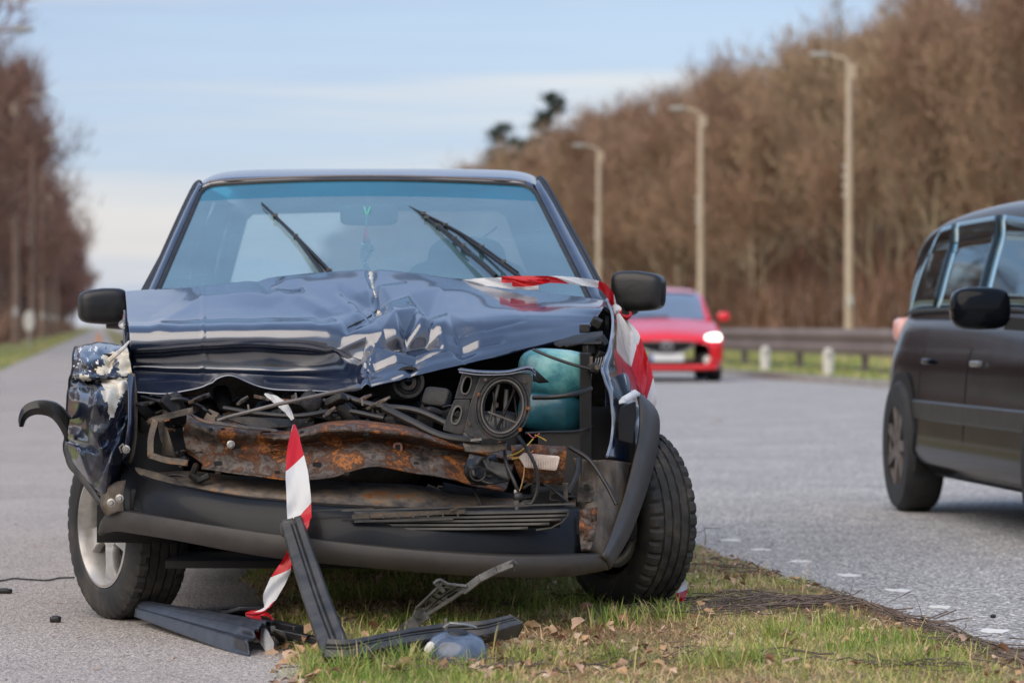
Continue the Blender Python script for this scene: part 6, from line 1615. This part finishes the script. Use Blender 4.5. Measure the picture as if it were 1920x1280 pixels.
for a_, b_, w_ in ((bp_(815, 1090), bp_(832, 1108), .012), (bp_(776, 1148), bp_(800, 1158), .02)):
    mb = MB(); mb.bar(a_, b_, w_, .012, up=Vector((0, -1, 0))); mb.build('tab', M_brk, brk, bevel=.001)

# bluish round lamp bowl in the grass
bowl = empty('lamp_bowl', G(856, 1232), 'round blue-grey lamp bowl lying in the grass against the bent trim', 'car debris')
M_bowl = pm('blue_grey_bowl', [(0.035, 0.05, 0.085), (0.08, 0.11, 0.17), (0.15, 0.19, 0.26)], 16, rough=.25, bmp=.15, rvar=.08, coat=.5)
c = G(856, 1232, .03)
ax = Vector((.06, -.18, 1)).normalized()
mb = MB(); mb.lathe([(.078, -.04), (.080, -.012), (.079, .012), (.073, .032), (.061, .049), (.044, .059), (.026, .063), (.018, .063)], c, ax, 40); mb.build('bowl', M_bowl, bowl)
mb = MB(); mb.lathe([(.022, .058), (.026, .062), (.024, .067), (.018, .069), (.0, .068)], c, ax, 24); mb.build('collar', M_seal, bowl)
mb = MB(); mb.tube([c + ax * .078 + Vector((-.035, -.01, .0)), c + ax * .086 + Vector((-.02, -.02, .004)), c + ax * .084 + Vector((.02, -.02, .002)), c + ax * .078 + Vector((.045, -.01, 0))], .0035, 6); mb.tube([c + ax * .07 + Vector((-.03, 0, 0)), c + ax * .095 + Vector((-.032, 0, .004))], .004, 5); mb.build('wire_clip', M_steel, bowl)
mb = MB(); mb.rbox(c + Vector((-.066, -.052, .03)), (.010, .005, .016), Euler((0, R(35), 0)).to_matrix(), e=2.5, n=10); mb.build('white_lug', pm('white_plastic', [(0.75, 0.74, 0.7)], rough=.4), bowl)

# small bits on the path
def bit(px, py, size, name, label, rotz=0):
    c = G(px, py, 0) + Vector((0, 0, size[2] / 2)); root = empty(name, Vector((c.x, c.y, 0)), label, 'car debris')
    mb = MB(); mb.rbox(c, (size[0] / 2, size[1] / 2, size[2] / 2), Euler((0, 0, rotz)).to_matrix(), e=5, n=14); mb.build('body', M_black, root)
    mb = MB(); mb.box(c + Vector((0, 0, size[2] * .5)), (size[0] * .5, size[1] * .5, size[2] * .2), Euler((0, 0, rotz)).to_matrix()); mb.build('groove', M_trim, root, bevel=.001)
bit(104, 1166, (.032, .03, .018), 'rubber_block', 'small square black rubber block on the path near the left tyre')
bit(6, 1112, (.06, .03, .016), 'rubber_bit', 'flat black rubber bit on the path at the left picture edge', .05)
bit(1862, 1158, (.014, .014, .010), 'stone_chip', 'single dark stone chip on the road near the right picture edge', .3)
c_ = empty('loose_cable', G(60, 1086), 'thin black cable lying across the path left of the front tyre', 'cable')
mb = MB(); mb.tube(smooth_line([G(x, y, .004) for x, y in ((-60, 1090), (0, 1088), (25, 1084), (60, 1086), (90, 1087), (110, 1083), (140, 1082))], 30), .0028, 6); mb.build('cable', M_hose, c_)

# ================================================================== RED CAR (oncoming)
M_red = paint('red_car_paint', (0.78, 0.012, 0.022), ior=1.55, dust=.02, wav=.0)
M_dkglass = glassmat('far_car_glass', (0.10, 0.13, 0.15), haze=.4, hazecol=(.45, .55, .62), base_f=.25)
M_head = emis('lit_headlamp', (1.0, 0.93, 0.80), 2.2)
M_lampc = pm('lamp_chrome', [(0.6, 0.6, 0.62)], rough=.15, metal=.7)
M_plate = pm('plate_white', [(0.72, 0.72, 0.70)], rough=.5)
M_tyre2 = pm('plain_tyre', [(0.015, 0.015, 0.015), (0.03, 0.03, 0.03)], 10, rough=.8)
def carframe(name, loc, yaw, label):
    root = empty(name, loc, label, 'car'); root.rotation_euler = (0, 0, yaw); ORG[root.name] = Vector((0, 0, 0)); return root
def loft(mb, st, n_top=8, mi=0):
    """st: list of (y, [(x,z)...half profile from sill to centre line]) -> full width skin, y along length"""
    g = []
    for y, pr in st:
        v = [Vector((x, 0, z)) for x, z in pr]; L = smooth_line(v, 22); row = [Vector((-p.x, y, p.z)) for p in L] + [Vector((p.x, y, p.z)) for p in L[-2::-1]]
        g.append(row)
    mb.grid(surf_from(g, 40)); return mb
def surf_from(g, nv):
    cols = [smooth_line([r[i] for r in g], nv) for i in range(len(g[0]))]
    return [[cols[i][j] for i in range(len(cols))] for j in range(nv)]
def simple_wheel(root, x, y, r, w, s, rimm):
    mb = MB(); mb.lathe([(r * .6, w / 2), (r * .72, w * .55), (r * .93, w * .52), (r, w * .36), (r, -w * .36), (r * .93, -w * .52), (r * .6, -w / 2)], (x, y, r), (s, 0, 0), 40); t = mb.build('wheel', M_tyre2, root)
    mb = MB(); mb.lathe([(r * .64, w * .46), (r * .60, w * .30), (r * .58, w * .1)], (x, y, r), (s, 0, 0), 30)
    for k in range(7):
        a = math.tau * k / 7; d = Vector((0, math.cos(a), math.sin(a))); mb.bar(Vector((x + s * w * .36, y, r)) + d * .03, Vector((x + s * w * .40, y, r)) + d * r * .61, .05, .03, up=Vector((1, 0, 0)))
    mb.lathe([(.06, w * .42), (0, w * .44)], (x, y, r), (s, 0, 0), 16); mb.build('rim', rimm, t)
red = carframe('red_car', U(CX and (1250 - CX) / F * 52 + .12 * 52, 52, -.012), R(1.0), 'bright red saloon car driving towards us with one headlamp lit')
# local frame: y = 0 at the nose, growing to the rear
mb = MB()
body = [(0.00, [(.60, .26), (.66, .34), (.66, .45), (.62, .56), (.40, .62), (0, .64)]),
        (0.10, [(.74, .20), (.82, .32), (.83, .46), (.80, .62), (.45, .70), (0, .72)]),
        (0.35, [(.82, .18), (.89, .32), (.90, .50), (.86, .70), (.50, .78), (0, .81)]),
        (0.80, [(.84, .18), (.90, .34), (.91, .56), (.86, .80), (.50, .88), (0, .90)]),
        (1.35, [(.84, .18), (.90, .34), (.91, .60), (.85, .90), (.50, .97), (0, .99)]),
        (2.6, [(.84, .18), (.90, .34), (.91, .62), (.84, .93), (.50, .97), (0, .97)]),
        (4.0, [(.84, .18), (.90, .34), (.90, .64), (.82, .97), (.50, 1.02), (0, 1.03)]),
        (4.6, [(.78, .24), (.84, .36), (.84, .64), (.76, .92), (.45, .97), (0, .98)])]
loft(mb, body); mb.build('body', M_red, red, sharp=50)
cab = [(1.20, [(.72, .93), (.66, .95), (.50, .965), (0, .985)]), (1.45, [(.74, .95), (.70, 1.04), (.56, 1.09), (0, 1.12)]), (1.85, [(.75, .95), (.68, 1.20), (.56, 1.29), (0, 1.325)]), (2.2, [(.75, .95), (.66, 1.30), (.54, 1.39), (0, 1.42)]), (2.8, [(.75, .95), (.66, 1.33), (.54, 1.42), (0, 1.455)]), (3.5, [(.75, .95), (.64, 1.26), (.52, 1.34), (0, 1.37)]), (4.1, [(.72, .97), (.60, 1.04), (.45, 1.07), (0, 1.09)])]
mb = MB(); loft(mb, cab); mb.build('cabin_glass', M_dkglass, red, sharp=0)
rf = [(2.02, [(.655, 1.26), (.63, 1.30), (.52, 1.375), (0, 1.40)]), (2.4, [(.67, 1.30), (.645, 1.35), (.53, 1.425), (0, 1.455)]), (2.8, [(.67, 1.33), (.645, 1.37), (.53, 1.435), (0, 1.47)]), (3.4, [(.66, 1.27), (.63, 1.31), (.52, 1.37), (0, 1.40)])]
mb = MB(); loft(mb, rf); mb.build('roof', M_red, red)
for s in (-1, 1):
    mb = MB(); mb.tube([Vector((s * .74, 1.22, .94)), Vector((s * .70, 1.55, 1.10)), Vector((s * .665, 2.05, 1.31)), Vector((s * .66, 2.8, 1.36)), Vector((s * .66, 3.4, 1.29)), Vector((s * .72, 4.15, 1.0))], .035, 8); mb.build('pillar', M_red, red)
    mb = MB(); mb.rbox((s * 1.0, 1.65, 1.0), (.10, .06, .075), e=3, n=16); m_ = mb.build('door_mirror', M_red, red)
    mb = MB(); mb.bar((s * .92, 1.65, .97), (s * .84, 1.65, .94), .05, .03); mb.build('mirror_foot', M_black, m_, smooth=False)
    mb = MB(); mb.rbox((s * .70, .17, .655), (.15, .10, .075), Euler((0, R(-14 * s), R(22 * s))).to_matrix(), e=2.6, n=20); mb.build('headlamp', M_head if s > 0 else M_lampc, red)
    mb = MB(); mb.lathe([(0, -.02), (.055, -.02), (.07, .0), (.07, .03)], (s * .62, .055, .34), (0, 1, 0), 18); mb.build('fog_lamp', pm('fog_lamp_lens', [(0.75, 0.74, 0.66)], rough=.3), red)
    mb = MB(); mb.rbox((s * .62, .085, .35), (.15, .05, .08), e=3, n=16); mb.build('lower_vent', M_void, red)
    simple_wheel(red, s * .79, .90, .32, .20, s, M_alloy); simple_wheel(red, s * .79, 3.6, .32, .20, s, M_alloy)
pts = [Vector((x, -.035 + .11 * abs(x / .45) ** 3, z)) for x, z in ((-.46, .60), (-.30, .615), (-.15, .61), (0, .605), (.15, .61), (.30, .615), (.46, .60), (.34, .50), (.18, .455), (0, .445), (-.18, .455), (-.34, .50))]
mb = MB(); mb.prism([Vector((p.x * .95, -.01 + p.y, p.z)) for p in pts], (0, .08, 0)); mb.build('grille', M_void, red, smooth=False)
mb = MB(); mb.tube([Vector((p.x * .98, p.y - .01, p.z - .01)) for p in pts[6:] + pts[:1]], .012, 6); mb.build('grille_chrome', M_lampc, red)
mb = MB(); mb.tube([Vector((.085 * math.cos(a), -.055, .545 + .055 * math.sin(a))) for a in lin(0, math.tau * 19 / 20, 20)], .012, 6, closed=True); mb.tube([Vector((-.05, -.055, .565)), Vector((0, -.055, .545)), Vector((.05, -.055, .565))], .010, 6); mb.build('badge', M_lampc, red)
mb = MB(); mb.box((0, -.03, .375), (.52, .02, .115)); pl_ = mb.build('number_plate', M_plate, red, bevel=.003)
mb = MB(); mb.box((-.235, -.043, .375), (.045, .004, .10)); mb.build('plate_band', pm('blue_band', [(0.05, 0.12, 0.45)], rough=.5), pl_, smooth=False)
mb = MB(); mb.rbox((0, .03, .305), (.50, .05, .035), e=4, n=20); mb.build('lower_intake', M_void, red)
mb = MB(); mb.rbox((0, .07, .225), (.78, .08, .045), e=4, n=24); mb.build('lower_lip', M_red, red)
mb = MB(); mb.box((0, 2.2, .20), (1.55, 3.8, .10)); mb.build('underbody', M_void, red, smooth=False)
for k in (-1, 1):
    mb = MB(); mb.bar((k * .10, 1.16, 1.0), (k * .10 - .45, 1.20, 1.01), .02, .02); mb.build('wiper', M_black, red, smooth=False)
mb = MB(); mb.rbox((.32, 2.3, 1.10), (.20, .08, .30), e=4, n=14); mb.build('seat', M_void, red); mb = MB(); mb.rbox((-.32, 2.3, 1.10), (.20, .08, .30), e=4, n=14); mb.build('seat', M_void, red)

# ================================================================== BLACK PEOPLE CARRIER (right edge)
M_blk = paint('black_car_paint', (0.005, 0.006, 0.008), ior=1.35, dust=.0, wav=.02, rough=.10, coat=.0)
M_blk.node_tree.nodes['Principled BSDF'].inputs['Specular IOR Level'].default_value = .3
M_mpvglass = glassmat('mpv_glass', (0.03, 0.05, 0.05), haze=0, base_f=-.02, gloss=(.62, .80, .86))
# local frame: x = 0 on the near flank growing away, y = 0 at the tail growing towards the nose (towards camera)
mpv = carframe('black_people_carrier', U(4.60, 16.62, -.012), R(180) + math.atan(.12) - R(1.4), 'black people carrier cut off by the right picture edge, seen from its flank')
HW = .86
# stations: y, then half profile (x from centre, z): sill, flank, waist, shoulder
def mprof(wb, wm, wt, zt, zs=.20):
    return [(wb, zs), (wm + .008, zs + .06), (wm + .004, .42), (wm - .004, .58), (wm - .016, .70), (wm - .035, .765), ((wm + wt) / 2 - .012, .83), (wt, zt - .008), (wt - .10, zt), (0, zt + .01)]
mb = MB()
low = [(0.02, mprof(.62, .70, .60, .86, .30)), (.12, mprof(.74, .80, .70, .89, .26)), (.35, mprof(.79, .845, .76, .90, .20)), (.9, mprof(.80, .86, .775, .90)), (1.8, mprof(.80, .86, .775, .895)), (2.8, mprof(.80, .86, .77, .885)), (3.4, mprof(.80, .855, .76, .86)), (3.9, mprof(.76, .82, .70, .78)), (4.25, mprof(.62, .70, .56, .66, .24))]
loft(mb, low); mb.build('body', M_blk, mpv, sharp=50)
up = [(.10, [(.68, .88), (.67, .90), (.60, .93), (0, .96)]), (.20, [(.73, .88), (.71, 1.02), (.63, 1.10), (0, 1.16)]), (.36, [(.765, .88), (.715, 1.12), (.63, 1.27), (0, 1.33)]), (.62, [(.775, .88), (.70, 1.20), (.62, 1.34), (0, 1.39)]), (1.1, [(.78, .88), (.69, 1.21), (.61, 1.38), (0, 1.44)]), (1.9, [(.78, .88), (.685, 1.22), (.60, 1.39), (0, 1.45)]), (2.6, [(.775, .88), (.68, 1.18), (.59, 1.34), (0, 1.41)]), (3.1, [(.765, .87), (.68, 1.06), (.60, 1.18), (0, 1.26)]), (3.75, [(.72, .80), (.66, .88), (.56, .92), (0, .96)])]
mb = MB(); loft(mb, up); shell = mb.build('cabin_shell', M_blk, mpv, sharp=0)
def side_pt(s, y, t):
    """t 0 waist .. 1 roof edge on the cabin side, just proud"""
    ys = [a for a, _ in up]; i = max(k for k in range(len(ys) - 1) if ys[k] <= y) ; f = (y - ys[i]) / (ys[i + 1] - ys[i])
    def ev(k):
        v = [Vector((x, 0, z)) for x, z in up[k][1]]; return catmull(v, t * .62)
    p = ev(i) * (1 - f) + ev(i + 1) * f
    return Vector((s * (p.x + .012), y, p.z))
for s in (-1, 1):
    for nm, y0b, y1b, y0t, y1t, in (('quarter_window', .42, 1.0, .74, 1.01), ('rear_door_window', 1.02, 1.87, 1.03, 1.87), ('front_door_window', 1.90, 2.95, 1.89, 2.62)):
        mb = MB(); g = []
        for t in lin(.10, .86, 10):
            a = y0b + (y0t - y0b) * (t - .1) / .76; b = y1b + (y1t - y1b) * (t - .1) / .76
            if nm == 'quarter_window': a = .40 + .42 * ((t - .1) / .76) ** 1.8
            g.append([side_pt(s, a + (b - a) * u_, t) for u_ in lin(0, 1, 9)])
        mb.grid(g); mb.build(nm, M_mpvglass, mpv, sharp=0, solid=.004)
    for y in (1.01, 1.89):
        mb = MB(); mb.tube([side_pt(s, y, t) + Vector((-s * .004, 0, 0)) for t in lin(.10, .82, 8)], .004, 6); mb.build('door_pillar', M_black, mpv)
    mb = MB(); mb.tube([side_pt(s, y, .08) + Vector((s * .004, 0, 0)) for y in lin(.40, 2.9, 16)], .010, 6); mb.build('waist_seal', M_black, mpv)
    mb = MB(); mb.grid([[Vector((s * (.863 + o), y, z)) for z, o in ((.435, 0), (.445, .006), (.515, .006), (.525, 0))] for y in lin(.78, 3.1, 12)]); mb.build('rub_strip', M_black, mpv, sharp=20)
    for yy_, zz_, hh_ in ((1.95, .50, .46), (1.02, .54, .36)):
        mb = MB(); mb.tube([Vector((s * x_, yy_, z_)) for x_, z_ in ((.869, .29), (.865, .42), (.857, .58), (.846, .70), (.826, .765)) if z_ > zz_ - hh_ / 2], .0025, 5); mb.build('door_gap', M_void, mpv)
    for y in (1.20, 2.15):
        mb = MB(); mb.rbox((s * .856, y, .70), (.016, .085, .014), e=4, n=14); mb.build('door_handle', M_steel if y > 2 else M_blk, mpv)
    mb = MB(); mb.rbox((s * 1.03, 2.96, .93), (.12, .07, .085), e=3.4, n=20); dm = mb.build('door_mirror', M_blk, mpv)
    mb = MB(); mb.bar((s * .93, 2.96, .87), (s * .78, 2.98, .86), .06, .05); mb.build('mirror_foot', M_black, dm, smooth=False)
    for nm, z0, z1, m_ in (('tail_lamp', .78, .90, pm('white_red_lens', [(0.75, 0.60, 0.55), (0.75, 0.2, 0.15)], 12, rough=.3)), ('tail_lamp', .64, .72, pm('orange_lens', [(0.85, 0.42, 0.10)], rough=.3)), ('tail_lamp', .56, .635, pm('pale_cyan_lens', [(0.45, 0.68, 0.72)], rough=.3))):
        mb = MB(); mb.rbox((s * .715, .10, (z0 + z1) / 2), (.06, .085, (z1 - z0) / 2), e=4, n=16); mb.build(nm, m_, mpv)
    for y in (.66, 3.35):
        mb = MB(); prof = [Vector((s * .868, y + .345 * math.cos(a), .30 + .345 * math.sin(a))) for a in lin(-.30, math.pi + .30, 26)]
        mb.prism(prof, (-s * .25, 0, 0)); mb.build('arch_shade_disc', M_void, mpv, smooth=False)  # solid dark disc paints the shade of the wheel well
        simple_wheel(mpv, s * .803, y, .305, .17, s, pm('dirty_rim', [(0.10, 0.08, 0.07), (0.2, 0.17, 0.15)], 10, rough=.5, metal=.4))
mb = MB(); mb.box((0, 2.1, .24), (1.55, 3.6, .12)); mb.build('underbody', M_void, mpv, smooth=False)
mb = MB(); mb.rbox((0, .05, .42), (.74, .12, .14), e=5, n=20); mb.build('rear_bumper', M_blk, mpv)
mb = MB(); mb.grid([[Vector((x * k, y - .012, z)) for x in lin(-.55, .55, 9)] for y, z, k in ((.13, .97, 1.05), (.20, 1.12, 1.0), (.32, 1.27, .95))]); mb.build('tailgate_window', M_mpvglass, mpv)
